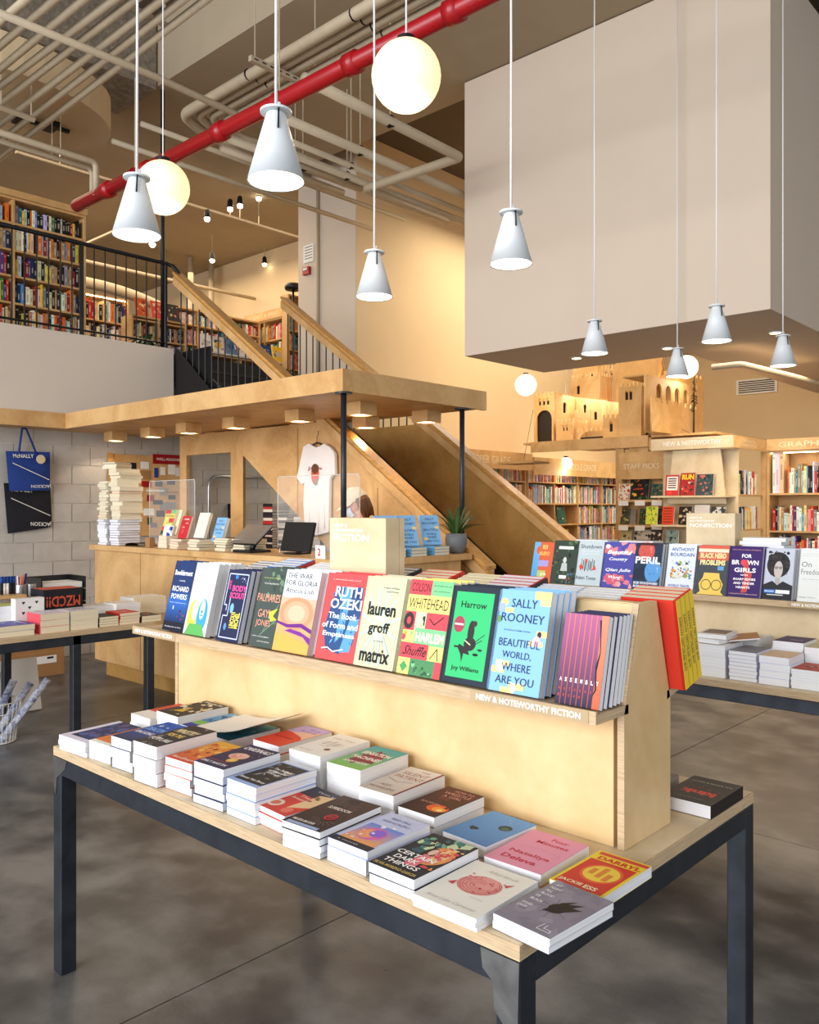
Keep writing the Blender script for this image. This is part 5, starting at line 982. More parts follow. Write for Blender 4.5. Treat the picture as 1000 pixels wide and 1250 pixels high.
for (px, nm, k) in ((25, 'left', 9), (38, 'right', 0)):
    q = onY(px, 722, 6.1); z = TZ+.165; cx = q.x
    rk = None
    t = thing('pen_cup', 'ribbed tin pen cup, %s one of two' % nm, 'pen cup', (cx, 6.1, z), 'tin pen cups'); MB().lathe([(0, 0), (.034, 0)]+[(.034+.0015*(j % 2), .008*j) for j in range(12)]+[(.031, .09), (.031, .005), (0, .005)], (cx, 6.1, z), 18).build('cup', 'tin', t, True)
    for j in range(k):
        a = j*2.4; cc = ['red', 'navy', 'orange', 'ink', 'white', 'navy', 'red', 'orange', 'ink'][j]
        x0, y0 = cx+.014*cos(a), 6.1+.014*sin(a); x1, y1 = cx+.034*cos(a)+.01, 6.1+.03*sin(a)
        tag(MB().tube([(x0, y0, z+.01), (x1, y1, z+.14+.012*(j % 3))], .0042, 6).build('pen', cc, None, True), '%s pen in the left tin cup, %s counting round the rim' % ({'red': 'red', 'navy': 'blue', 'orange': 'orange', 'ink': 'black', 'white': 'white'}[cc], ordn(j+1)), 'pen', 'pens in the tin cup')
q = onY(34, 722, 6.1)
for j in range(4): book(mflat(q.x, 6.1, TZ+.001+j*.041, 2*j, 0), .3, .2, .04, ['b8b4ac', '8a8880', 'c8c4bc', '4a4844'][j], False, label='grey boxed notebook set under the tin pen cups, %s' % leg_word(j), group='piles on the left table')
q = onY(52, 715, 6.15)
for j in range(3):
    t = thing('letter_tray', 'black letter tray in the stack by the block wall, %s one' % leg_word(j), 'tray', (q.x, 6.2, TZ+.09*j), 'black letter trays'); z = TZ+.002+j*.095
    b = MB(); b.box(q.x-.02, 6.13, z, q.x+.32, 6.4, z+.008).box(q.x-.02, 6.13, z+.008, q.x-.01, 6.4, z+.09).box(q.x+.31, 6.13, z+.008, q.x+.32, 6.4, z+.09).box(q.x-.01, 6.39, z+.008, q.x+.31, 6.4, z+.09); b.build('tray', 'black', t); bx('paper_stack', 'paper', (q.x+.0, 6.15, z+.009, q.x+.3, 6.38, z+.05), t)
# wire basket with wrapping rolls, cartons
q = onz(-4, 905, 0); bk = thing('wire_basket', 'white round wire basket with wrapping paper rolls at the left edge', 'basket', (q.x, q.y, 0))
b = MB(); n = 26
for k in range(n):
    a = 2*pi*k/n; b.tube([(q.x+.115*cos(a), q.y+.115*sin(a), .006), (q.x+.15*cos(a), q.y+.15*sin(a), .27)], .0025, 5)
b.build('upright_wires', 'wire', bk)
for k, (r_, z) in enumerate([(.116, .006), (.124, .07), (.133, .14), (.141, .2), (.15, .27)]):
    MB().tube([(q.x+r_*cos(2*pi*j/24), q.y+r_*sin(2*pi*j/24), z) for j in range(25)], .0045 if k in (0, 4) else .003, 6).build('ring', 'wire', bk, True)
MB().lathe([(0, 0), (.114, 0), (.114, .004), (0, .004)], (q.x, q.y, .002), 24).build('base', 'wire', bk)
for j, (dx, dy, tx, ty) in enumerate([(-.04, -.02, .16, -.02), (-.06, .04, .10, .05), (.0, -.06, .20, -.14), (-.07, -.05, -.05, -.06), (-.02, .06, .03, .08)]):
    t = tag(MB().tube([(q.x+dx, q.y+dy, .012), (q.x+tx*1.35, q.y+ty*1.2, .36+.02*j)], .024, 14).build('paper_roll', 'print_wrap', None, True), 'blue and white patterned wrapping paper roll in the wire basket, %s' % ['leaning furthest right', 'second from the right', 'nearest the camera', 'at the left rim', 'at the back rim'][j], 'paper roll', 'wrapping rolls')
a0, a1 = onz(16, 826, 0), onz(84, 815, 0)
cb = thing('cardboard_box', 'brown cardboard carton with white address label under the left table', 'box', (a0.x, a0.y, 0)); yb = 7.75
bx('carton', 'card', (2.75, yb, .001, 3.62, yb+.45, .34), cb); bx('tape_seam', 'ply_stair', (2.75, yb-.001, .22, 3.62, yb, .225), cb)
l0, l1 = onY(40, 812, yb), onY(69, 799, yb); bx('address_label', 'paper', (l0.x, yb-.003, l0.z, l1.x, yb-.001, l1.z), cb); bx('barcode', 'ink', (l1.x-.09, yb-.0038, l0.z+.04, l1.x-.03, yb-.003, l1.z-.01), cb)
tag(MB().box(0, 0, 0, .3, .02, .4).xf(Matrix.Translation((2.56, 6.5, .01)) @ Matrix.Rotation(radians(-14), 4, 'X')).build('picture_frame', 'white'), 'white framed print with red mark leaning under the left table', 'frame')
tag(bx('paper_slip', 'paper', (3.0, 7.3, .0005, 3.25, 7.45, .003)), 'white paper slip on the floor beside the cardboard carton', 'paper')
# ================= TOTE BAGS =================
def tote(pts, y, m, lab, hand, top_t, bot_t, grp):
    t = thing('tote_bag', lab, 'bag', (pts[0][0], y, pts[0][1]), grp)
    n = 8; b = MB(); cx = sum(p[0] for p in pts)/4; cz = sum(p[1] for p in pts)/4
    tl, tr, br, bl = [Vector((p[0], 0, p[1])) for p in pts]
    for side in (0, 1):
        vs = []
        for i in range(n+1):
            for j in range(n+1):
                f, g = i/n, j/n; p = tl.lerp(tr, f).lerp(bl.lerp(br, f), g); d = .006+.045*sin(pi*f)**.6*(g**.8)*(1-.55*g**6)+.004*sin(7*f+3*g)
                p.y = y-(d if side == 0 else 0); vs.append(p)
        b.add(vs, [(i*(n+1)+j, (i+1)*(n+1)+j, (i+1)*(n+1)+j+1, i*(n+1)+j+1) for i in range(n) for j in range(n)])
    e = [(0, 0)]
    b.build('body', m, t, True)
    if hand:
        a = tl.lerp(tr, .28); c = tl.lerp(tr, .68); MB().tube([(a.x, y-.012, a.z-.02), (hand[0]-.02, y-.01, hand[1]), (hand[0], y-.01, hand[1]+.012), (hand[0]+.02, y-.01, hand[1]), (c.x, y-.012, c.z-.02)], .011, 6).build('handle', m, t, True)
        MB().tube([(hand[0], y-.03, hand[1]-.0), (hand[0], y+.04, hand[1]-.0)], .006, 8).build('wall_hook', 'iron', t)
    rt = (tr-tl).normalized(); up = (tl-bl).normalized()
    w = (tr-tl).length; h = (tl-bl).length
    for (s, f, g, ww, hh, flip) in (top_t, bot_t):
        o = tl.lerp(tr, f).lerp(bl.lerp(br, f), g); o.y = y-.062; sg = -1 if flip else 1
        vs, fs, _ = glyphs(s, .008); b = MB(); b.add([o+rt*x*ww*w*sg+up*yy_*hh*h*sg for x, yy_ in vs], fs); b.build('lettering', 'letter', t)
    a = tl.lerp(tr, .08).lerp(bl.lerp(br, .08), .3); c = tl.lerp(tr, .92).lerp(bl.lerp(br, .92), .72); a.y = c.y = y-.058; MB().tube([a, c], .004, 4).build('printed_line', 'letter', t)
    return t
tb = tote([(3.40, 1.80+.0), (3.86, 1.78), (3.88, 1.36), (3.44, 1.30)], 8.585, 'ink', 'black canvas tote bag hanging below the blue one', (3.6, 1.95), ('McNALLY', .33, .12, .46, .10, False), ('JACKSON', .70, .88, .46, .10, True), 'tote bags')
ta = tote([(3.385, 2.11), (3.82, 2.12), (3.82, 1.73), (3.42, 1.72)], 8.50, 'navy', 'blue canvas tote bag with round badge hanging on the block wall', (3.56, 2.34), ('McNALLY', .33, .12, .46, .10, False), ('JACKSON', .72, .88, .46, .10, True), 'tote bags')
MB().tube([(3.70, 8.435, 2.04), (3.70, 8.43, 2.04)], .045, 20).build('badge', 'letter_dim', ta)
# ================= TILL COUNTER ITEMS =================
ZC = KT+.0006
pal = ['e9e6de', '5a6470', 'efece4', '3a3a40', 'd8d4cc', 'cfd6dc', 'e6e2da', '2a2a2c', 'd8784a', 'c8c0b0']
def heap_stuff(xc, yc, n, w, L, t, cols, seed, z):
    rr = random.Random(seed)
    for j in range(n):
        tt = t*rr.choice([.75, 1, 1.25]); a = rr.uniform(-.004, .004); c = hx(rr.choice(cols)); x0, x1, y0, y1 = xc-L/2+a, xc+L/2+a, yc-w/2+a, yc+w/2+a
        STUFF.box(x0+.002, y0+.002, z+.002, x1, y1-.002, z+tt-.002, 0, hx('e2d8c4')); STUFF.box(x0, y0, z, x1, y1, z+.0019, 0, c); STUFF.box(x0, y0, z+tt-.0019, x1, y1, z+tt, 0, c)
        if j % 3: STUFF.box(x0-.001, y0, z, x0+.0015, y1, z+tt, 0, c)
        z += tt+.0006
    return z
def heap(xc, yc, n, w, L, t, desc, yaw, seed, cols=pal, jit=.02, z0=ZC, grp='books heaped on the till counter', cream=True, rj=6):
    rr = random.Random(seed); z = z0
    for j in range(n):
        tt = round(t*rr.choice([.75, 1, 1.25]), 3); ww, LL = round(w*rr.choice([.9, 1, 1.08]), 2), round(L*rr.choice([.92, 1]), 2)
        book(mflat(xc+rr.uniform(-jit, jit), yc+rr.uniform(-jit, jit), z, rr.uniform(-rj, rj), yaw), ww, LL, tt, rr.choice(cols), rr.random() < .5, None, cream, label='%s from the bottom, %s' % (ordn(j+1), desc), group=grp)
        z += tt+.0006
    return z
z1 = heap(3.90, 7.36, 9, .15, .22, .026, 'white book in the tall leaning heap at the left end of the counter, left stack', -90, 1, ['e9e6de', '4a5460', 'd9e4ec', '6a7078', 'e2dfd6'], .008, cream=False)
z2 = heap(3.92, 7.18, 10, .15, .22, .0235, 'black and mauve book in the heap at the left end of the counter, right stack', -90, 2, ['3a2a34', '6a4a5c', '2a2228'], .004, cream=False)
z3 = heap(3.90, 7.36, 16, .15, .21, .023, 'mixed white book high on the left heap of the counter', -90, 3, pal, .016, z1)
z4 = heap(3.93, 7.17, 14, .16, .23, .033, 'cream paged book high on the right half of the heap', -90, 4, ['efece4', 'd8784a', 'e2c9a0', 'e9e6de', 'c8c0b0'], .018, z2)
heap(3.90, 7.28, 3, .15, .22, .02, 'topmost white and black book of the tall heap', -70, 5, ['e9e6de', '1c1c1e', 'efece4'], .01, max(z3, z4)+.002)
def lean1(px, yb, w, h, t, col, art, lab, X=3.86, tilt=16, n=1, face=(-1, -.15), roll=0):
    y = onX(px, yb, X).y; am = art_mesh(art, w, h, t) if art else None
    for j in range(n):
        z = onX(px, yb, X).z if yb < 662 else ZC+.001
        book(mlean(X+.002+j*(t+.002)*1.05+t, y+j*-.004, max(ZC+.001, z), h, tilt, face, roll), w, h, t, col, True, am if j == 0 else None, True, label=lab+('' if j == 0 else ', %s one behind it' % ordn(j)), group='books propped on the till counter')
lean1(200, 668, .12, .19, .02, 'e8e4d8', [('r', .3, .1, .98, .98, 'f2f0ea'), ('s', .4, .1, .95, .95, 16, .2, ['2a4aa8', '1c3a90'], 3)], 'white booklet with blue brush marks propped on the counter')
tag(bx('card_bundle', 'card', (3.83, 6.585, ZC, 3.88, 6.66, ZC+.085)), 'small brown paper wrapped bundle on the counter before the propped books', 'bundle')
P1 = heap(3.95, 6.42, 4, .15, .2, .024, 'white book under the patchwork cover on the counter', -90, 7, ['e9e6de', 'efece4'], .003)
P2 = heap(3.93, 6.2, 4, .14, .2, .02, 'red and white book under the red propped one', -90, 8, ['c8363a', 'b83038'], .003)
P3 = heap(3.93, 5.92, 4, .15, .2, .02, 'slim white book under the propped cream one', -90, 9, ['e4e2dc', '3a4a5c'], .003)
P4 = heap(3.98, 5.62, 5, .15, .2, .02, 'slim blue edged book under the sky blue one', -90, 10, ['5f9fd0', '2a2a30'], .003)
P5_ = heap(4.02, 5.42, 5, .16, .22, .02, 'slim white book with black edge right of the blue pile', -90, 11, ['2a2a30', 'e4e2dc'], .003)
def prop(y, z, w, h, t, col, art, lab, X=3.90, tilt=18, k=0):
    am = art_mesh(art, w, h, t) if art else None
    book(mlean(X+t+k*.03, y, z+.001, h, tilt), w, h, t, col, True, am, True, label=lab, group='books propped on the till counter')
harl = [('r', 0, .84, .52, 1, 'd94b54'), ('r', .52, .84, 1, 1, '7cc98a'), ('r', 0, .66, 1, .84, 'f2df7c'), ('t', 'WHITEHEAD', .5, .75, .9, .1, '1e1a1c', .01), ('r', .5, .49, 1, .66, 'd94b54'), ('r', .28, .32, 1, .49, 'b8c84a'), ('t', 'HARLEM', .6, .4, .6, .1, 'f7efc0', .05), ('r', 0, .17, .66, .33, 'd94b54'), ('r', 0, .0, .4, .16, '2f5a3a'), ('r', .4, 0, 1, .16, 'f2df7c')]
prop(6.46, P1, .15, .22, .026, 'e9dc7c', harl, 'patchwork red, green and yellow cover propped on a pile on the counter')
prop(6.41, P1, .15, .22, .026, 'e9e0c0', None, 'cream copy behind the patchwork cover on the counter', k=1)
prop(6.20, P2, .13, .19, .024, 'cf3038', [('t', 'I Will', .5, .85, .6, .07, 'f8ecec', .03), ('s', .15, .2, .85, .7, 12, .1, ['e8606a', 'f0c0c0'], 3)], 'red cover with pale face propped on the counter')
prop(5.95, P3, .15, .215, .026, 'efe9da', [('t', 'the Novelist', .5, .6, .7, .04, 'c8b8a0'), ('l', [(.1, .3), (.9, .3)], .006, 'd8ccb8')], 'cream cover with faint lettering propped on the counter')
prop(5.70, P4-.04, .14, .2, .028, '86bbe9', [('t', 'SALLY', .5, .87, .5, .085, '26355a'), ('t', 'ROONEY', .5, .725, .84, .085, '26355a'), ('t', 'BEAUTIFUL', .5, .5, .8, .075, '26355a'), ('t', 'WORLD', .5, .36, .56, .075, '26355a'), ('e', .8, .58, .12, .05, 'f4d58a'), ('e', .2, .2, .14, .05, 'f4d58a'), ('t', 'ARE YOU', .5, .12, .74, .075, '26355a')], 'sky blue cover propped left of the card reader')
tag(bx('note_card', 'paper', (4.02, 5.93, ZC+.27, 4.024, 6.0, ZC+.33)), 'small blank card sticking up behind the cream cover', 'card') if 0 else None
for k, (x, y, w_) in enumerate([(3.92, 6.92, .16)]):
    b = MB(); nn = 8; vs = []
    for i in range(nn+1):
        f = i/nn; z = ZC+.003+.03*sin(pi*f)**.7; vs += [(3.83, 7.02-.28*f, z), (4.0, 7.02-.28*f, z)]
    b.add(vs, [(2*i, 2*i+1, 2*i+3, 2*i+2) for i in range(nn)]); b.add([(a, c, d-.004) for a, c, d in vs], [(2*i, 2*i+2, 2*i+3, 2*i+1) for i in range(nn)])
    tag(b.build('open_catalogue', 'black'), 'open dark catalogue lying on the counter right of the tall heap', 'booklet')
# card terminal, monitor, laptop
tm = thing('till_terminal', 'black tilted till screen on its stand', 'till', (3.95, 5.28, ZC))
bx('base', 'black', (3.86, 5.2, ZC, 4.06, 5.42, ZC+.02), tm); MB().tube([(3.96, 5.31, ZC+.02), (4.0, 5.31, ZC+.09)], .02, 10).build('neck', 'black', tm, True)
MB().box(-.15, -.1, -.008, .15, .1, .008).xf(Matrix.Translation((3.97, 5.32, ZC+.13)) @ Matrix.Rotation(radians(-40), 4, 'Y') @ Matrix.Rotation(radians(90), 4, 'Z')).build('screen', 'black', tm)
MB().box(-.155, -.105, -.004, .155, .105, .004).xf(Matrix.Translation((3.965, 5.32, ZC+.139)) @ Matrix.Rotation(radians(-40), 4, 'Y') @ Matrix.Rotation(radians(90), 4, 'Z')).build('bezel', 'tin', tm)
mo = thing('monitor', 'black monitor back right of the till screen', 'monitor', (4.05, 4.75, ZC))
MB().box(-.012, -.165, 0, .012, .165, .22).xf(Matrix.Translation((4.02, 4.86, ZC+.02)) @ Matrix.Rotation(radians(14), 4, 'Y')).build('screen', 'black', mo); bx('foot', 'black', (3.97, 4.8, ZC, 4.12, 4.94, ZC+.012), mo); bx('neck', 'black', (4.055, 4.85, ZC+.012, 4.075, 4.89, ZC+.1), mo)
cd = thing('price_card', 'small white card with a red 2 on the counter edge', 'card', (3.79, 4.35, ZC)); q0 = onX(391, 680, 3.78); bx('card', 'paper', (3.78, q0.y-.05, ZC, 3.784, q0.y+.05, ZC+.09), cd); sign_text('2', (3.779, q0.y+.01, ZC+.045), (0, -1, 0), (0, 0, 1), .03, .05, 'red', cd)
# acrylic shields
def shield(X, y0, y1, lab):
    t = thing('acrylic_shield', lab, 'screen', (X, (y0+y1)/2, ZC)); ZT = 1.80
    bx('sheet', 'glass', (X, y0, ZC+.03, X+.004, y1, ZT), t)
    MB().tube(bend([(X+.002, y0, ZC+.03), (X+.002, y0, ZT), (X+.002, y1, ZT), (X+.002, y1, ZC+.03)], .03), .0035, 6).build('polished_edge', 'acryl_edge', t, True)
    for y in (y0+.1, y1-.1): bx('foot', 'acryl_edge', (X-.06, y-.004, ZC, X+.07, y+.004, ZC+.032), t)
shield(4.08, 6.28, 7.02, 'clear acrylic shield at the left end of the counter'); shield(4.14, 4.3, 5.22, 'clear acrylic shield between the till and the shirt')
# bulletin board with pinned papers
p0, p1, p2 = onY(134, 556, 8.57), onY(231, 558, 8.57), onY(228, 652, 8.57)
bb = thing('notice_board', 'plywood notice board covered in pinned cards on the block wall', 'notice board', (p0.x, 8.57, 1.3)); bx('board', 'ply_gold', (p0.x, 8.565, 1.24, p1.x, 8.585, 2.14), bb); bx('side_batten', 'ply_stair', (p0.x-.03, 8.54, 1.24, p0.x+.02, 8.5645, 2.15), bb)
rr = random.Random(5)
for k, (px, py, w_, h_, c) in enumerate([(160, 573, .13, .15, 'ink'), (177, 568, .1, .08, 'paper'), (178, 580, .13, .1, 'card'), (191, 577, .05, .11, 'navy'), (199, 575, .06, .09, 'paper'), (210, 573, .09, .12, 'paper'), (217, 576, .05, .1, 'white'), (179, 591, .12, .07, 'red'), (194, 590, .09, .07, 'denim'), (209, 589, .1, .05, 'denim'), (190, 599, .22, .02, 'paper'), (210, 601, .14, .02, 'card'), (161, 608, .11, .16, 'paper'), (171, 606, .05, .13, 'paper'), (184, 608, .09, .07, 'red'), (200, 600, .1, .08, 'tin'), (210, 607, .09, .05, 'denim'), (193, 613, .12, .05, 'denim'), (205, 618, .2, .09, 'tin'), (182, 625, .13, .08, 'paper'), (196, 627, .1, .07, 'denim'), (210, 628, .1, .06, 'tin'), (183, 636, .06, .08, 'leaf'), (188, 641, .08, .05, 'pot'), (169, 634, .09, .05, 'white')]):
    q = onY(px, py, 8.56); bx('pinned_card', c, (q.x-w_/2, 8.5615-.0004*(k % 3), q.z-h_/2, q.x+w_/2, 8.5645, q.z+h_/2), bb)
q = onY(207, 561, 8.56); bx('banner', 'red', (q.x-.21, 8.559, q.z-.055, q.x+.21, 8.5645, q.z+.055), bb); sign_text('WELL-READNESS', (q.x, 8.5585, q.z), (1, 0, 0), (0, 0, 1), .34, .03, 'letter', bb)
# curved conduit inside the alcove
pipe(bend([(5.75, 8.55, .2), (5.75, 8.55, 1.93), (6.7, 8.55, 1.93)], .14), .02, 'tin', 'thin curved conduit on the block wall inside the stair alcove')
tag(bx('wall_box', 'black', (6.05, 8.5, 1.42, 6.2, 8.598, 1.6)), 'small black box on the wall in the stair alcove', 'box')
# dark stacks under the stair
un = thing('back_shelf', 'low shelf under the stair holding stacks of books', 'shelf', (5.45, 6.4, 0)); bx('shelf_board', 'ply_stair', (5.2, 5.1, 1.0, 5.75, 6.93, 1.03), un); bx('shelf_side', 'ply_stair', (5.2, 6.9, .13, 5.75, 6.93, .999), un); bx('shelf_side', 'ply_stair', (5.2, 5.1, .13, 5.75, 5.13, .999), un)
for i, (y, n, cols, d) in enumerate([(6.78, 21, ['c03030', '2a2426', '3a3034', '241f22'], 'red topped dark book'), (6.55, 17, ['3a3436', '55504c', 'b8b0a4', '2a2628'], 'dark book'), (6.30, 16, ['6a6460', '8a8478', 'c8c0b4', '3a3634'], 'grey book'), (6.06, 10, ['d8d4cc', '9a948c'], 'pale book'), (5.82, 6, ['d8d4cc', 'c8786a'], 'white book'), (5.58, 5, ['c8c4bc'], 'white book')]):
    heap_stuff(5.36, y, n, .15, .22, .026, cols, 20+i, 1.031)
# T-shirt on a hanger
XS = 5.03
def sy(px, py, dx=0): v = onX(px, py, XS+dx); return (v.y, v.z)
ts = thing('t_shirt', 'white T-shirt with red script and an orange oval print hanging on the plywood wall', 'T-shirt', (XS, 5.76, 2.1))
out = [sy(*p) for p in [(378, 541), (371, 545), (363, 583), (369, 592), (372, 590), (371, 615), (373, 650), (387, 654), (402, 650), (403, 585), (406, 580), (410, 579), (409, 553), (404, 546), (396, 541), (392, 544), (387, 546), (382, 544)]]
b = MB(); cyy = sum(p[0] for p in out)/len(out); czz = sum(p[1] for p in out)/len(out)
b.prism(out, 'x', XS-.012, XS+.03); o = b.build('body', 'shirt', ts)
mo_ = o.modifiers.new('bevel', 'BEVEL'); mo_.width = .01; mo_.segments = 2
for (a0, c0_, a1, c1_) in ((378, 600, 380, 648), (391, 605, 390, 650), (397, 590, 398, 646)):
    MB().tube([(XS-.012, *sy(a0, c0_)), (XS-.014, *sy(a1, c1_))], .006, 6).build('fold', 'shirt', ts, True)
q = sy(386, 579); 
MB().add([(XS-.0128, q[0]+.055*cos(a), q[1]+.095*sin(a)) for a in [2*pi*k/24 for k in range(24)]], [tuple(range(24))]).build('oval_print', 'orange', ts)
MB().add([(XS-.0132, q[0]+.05*cos(a), q[1]+.05+.045*sin(a)) for a in [2*pi*k/24 for k in range(24)]], [tuple(range(24))]).build('dark_print', 'hair', ts)
q2 = sy(387, 589); MB().lathe([(0, -.03), (.025, -.02), (.03, 0), (.02, .03), (0, .035)], (XS-.0, q2[0], q2[1]), 10).xf(Matrix.Translation((XS-.013, 0, 0)) @ Matrix.Scale(.05, 4, (1, 0, 0)) @ Matrix.Translation((-XS, 0, 0))).build('figure_print', 'tin', ts)
q3 = sy(386, 571)
vs, fs, _ = glyphs('Brutal Jaw', .015, .4); MB().add([(XS-.0130, q3[0]-x*.2, q3[1]+y*.05+abs(x)*-.03) for x, y in vs], fs).build('script_print', 'red', ts)
hk = [sy(372, 549), sy(386, 540), sy(401, 547)]
hg = thing('coat_hanger', 'black coat hanger holding the T-shirt', 'hanger', (XS, hk[1][0], hk[1][1]))
MB().tube([(XS+.01, *hk[0]), (XS+.01, *hk[1]), (XS+.01, *hk[2])], .007, 8).build('bar', 'black', hg, True)
a, c = hk[1]; MB().tube([(XS+.01, a, c), (XS+.01, a, c+.05), (XS+.01, a-.02, c+.075), (XS+.01, a-.015, c+.10), (XS+.03, a+.01, c+.105)], .003, 6).build('hook', 'iron', hg, True)
# return counter: sky blue books and plant
def sk(j): return [('t', 'SALLY', .5, .87, .5, .085, '26355a'), ('t', 'ROONEY', .5, .725, .84, .085, '26355a'), ('t', 'BEAUTIFUL', .5, .5, .8, .075, '26355a'), ('t', 'WORLD', .5, .36, .56, .075, '26355a'), ('t', 'WHERE', .5, .25, .5, .07, '26355a'), ('e', .85, .58, .12, .05, 'f4d58a'), ('e', .15, .2, .14, .05, 'f4d58a'), ('t', 'ARE YOU', .5, .12, .74, .075, '26355a')]
skm = art_mesh(sk(0), .15, .225, .028)
for i, (px, nm) in enumerate([(480, 'left'), (506, 'middle'), (534, 'right')]):
    q = onY(px, 672, YR+.06); x = q.x; z = ZC
    for j in range(3):
        book(mflat(x, YR+.125, z, 0, 0), .165, .22, .021, '5f9fd0', True, None, True, label='sky blue book flat in the %s pile on the counter return, %s of three' % (nm, leg_word(j)), group='sky blue books on the counter return'); z += .0215
    book(mlean(x, YR+.09+.028, z+.001, .225, 18, face=(-.35, -1)), .15, .225, .028, '86bbe9', True, skm, True, label='sky blue book propped upright on the %s pile' % nm, group='sky blue books on the counter return')
q = onY(562, 670, YR+.16); pc = (4.925, 4.065, ZC)
tag(None, None) if 0 else None
pt = thing('potted_plant', 'leafy green plant in a round grey pot on the counter return', 'plant', pc)
MB().lathe([(0, .004), (.05, 0), (.062, .02), (.082, .07), (.084, .11), (.074, .15), (.066, .15), (.07, .11), (.05, .10), (0, .10)], pc, 28).build('pot', 'pot', pt, True)
MB().lathe([(0, .125), (.068, .125), (.066, .13), (0, .135)], pc, 20).build('soil', 'dark', pt)
rr = random.Random(11)
for k in range(26):
    a = rr.uniform(0, 2*pi); L = rr.uniform(.16, .33); bend_ = rr.uniform(.25, .9); w = rr.uniform(.011, .02); b = MB(); vs = []; n = 8; d = Vector((cos(a), sin(a), 0)); s_ = Vector((-sin(a), cos(a), 0)); o = Vector(pc)+d*.02+Vector((0, 0, .13))
    for i in range(n+1):
        f = i/n; p = o+d*(L*bend_*f**1.3)+Vector((0, 0, L*(1-.3*bend_)*f-L*.45*bend_*f**2.6)); ww = w*(sin(pi*min(1, f*.93+.07))**.7)
        vs += [p-s_*ww, p+Vector((0, 0, -ww*.35)), p+s_*ww]
    for i in range(n): b.add([], [])
    b.add(vs, [(3*i, 3*i+1, 3*i+4, 3*i+3) for i in range(n)]+[(3*i+1, 3*i+2, 3*i+5, 3*i+4) for i in range(n)]); b.build('leaf', 'leaf', pt, True)

# ================= PERSON BEHIND THE COUNTER =================
pq = onX(457, 612, 4.72); PXY = Vector((4.72, pq.y, 0))
FD = Vector((-.87, .49, 0)).normalized(); SD = Vector((FD.y, -FD.x, 0))   # facing, and the figure's right side
pr = thing('person', 'person in a cream cap and pale top bending over the till behind the sign box', 'person', PXY)
def B3(f, s, z): return PXY+FD*f+SD*s+Vector((0, 0, z))
def skinned(name, nodes, edges, m, parent, root=0, sub=1):
    me = bpy.data.meshes.new(name); me.from_pydata([tuple(n[0]) for n in nodes], edges, []); o = bpy.data.objects.new(name, me); COL.objects.link(o)
    sk_ = o.modifiers.new('skin', 'SKIN'); sd = me.skin_vertices[0].data
    for i, n in enumerate(nodes): sd[i].radius = n[1] if isinstance(n[1], tuple) else (n[1], n[1]); sd[i].use_root = (i == root)
    sb = o.modifiers.new('sub', 'SUBSURF'); sb.levels = sub; sb.render_levels = sub
    dg = bpy.context.evaluated_depsgraph_get(); dg.update(); ev = bpy.data.meshes.new_from_object(o.evaluated_get(dg)); bpy.data.objects.remove(o)
    ev.name = name; ev.materials.clear()
    for mm in (m if isinstance(m, list) else [m]): ev.materials.append(M[mm])
    ev.polygons.foreach_set('use_smooth', [True]*len(ev.polygons)); ob = bpy.data.objects.new(name, ev); COL.objects.link(ob); par(ob, parent); return ob
N = [(B3(-.02, 0, .93), (.15, .12)), (B3(.02, 0, 1.12), (.14, .11)), (B3(.07, 0, 1.34), (.165, .12)), (B3(.09, 0, 1.43), (.075, .07)), (B3(.12, 0, 1.50), .052), (B3(.15, 0, 1.585), .085),
     (B3(.07, .17, 1.38), .055), (B3(.12, .24, 1.16), .042), (B3(.30, .20, 1.10), .033), (B3(.40, .15, 1.13), .024),
     (B3(.07, -.17, 1.38), .055), (B3(.12, -.24, 1.16), .042), (B3(.30, -.20, 1.10), .033), (B3(.40, -.15, 1.13), .024),
     (B3(-.02, .09, .86), .085), (B3(.0, .10, .48), .055), (B3(-.03, .10, .09), .038), (B3(.10, .10, .04), .035),
     (B3(-.02, -.09, .86), .085), (B3(.0, -.10, .48), .055), (B3(-.03, -.10, .09), .038), (B3(.10, -.10, .04), .035)]
E_ = [(0, 1), (1, 2), (2, 3), (3, 4), (4, 5), (2, 6), (6, 7), (7, 8), (8, 9), (2, 10), (10, 11), (11, 12), (12, 13), (0, 14), (14, 15), (15, 16), (16, 17), (0, 18), (18, 19), (19, 20), (20, 21)]
bd = skinned('body', N, E_, ['skin', 'shirt', 'denim'], pr)
for p in bd.data.polygons:
    z = p.center.z; p.material_index = 2 if z < .93 else (1 if z < 1.47 and (abs((Vector((p.center.x, p.center.y, 0))-PXY).dot(SD)) < .27 and (Vector((p.center.x, p.center.y, 0))-PXY).dot(FD) < .2) else 0)
H = B3(.155, 0, 1.60); up = Vector((0, 0, 1))*cos(.45)+FD*sin(.45); ff = FD*cos(.45)-Vector((0, 0, 1))*sin(.45)
HM = Matrix((SD, ff, up)).transposed().to_4x4(); HM.translation = H
def hl(v): return HM @ Vector(v)
hd = MB(); n, mth = 14, 20; vs = []
for i in range(n+1):
    for j in range(mth):
        a = pi*i/n; b_ = 2*pi*j/mth; x = .072*sin(a)*cos(b_); y = .092*sin(a)*sin(b_); z = .112*cos(a)
        if z < -.03: x *= 1+.9*(z+.03)/.1*.4; y = y*(1+.2*(z+.03)/.1)+.012
        vs.append(hl((x, y, z)))
hd.add(vs, [(i*mth+j, (i+1)*mth+j, (i+1)*mth+(j+1) % mth, i*mth+(j+1) % mth) for i in range(n) for j in range(mth)]); head = hd.build('head', 'skin', pr, True)
MB().add([hl(p) for p in [(-.012, .088, -.03), (.012, .088, -.03), (0, .112, -.026), (-.006, .09, .01), (.006, .09, .01)]], [(0, 1, 2), (0, 2, 3), (1, 4, 2), (3, 2, 4)]).build('nose', 'skin', head)
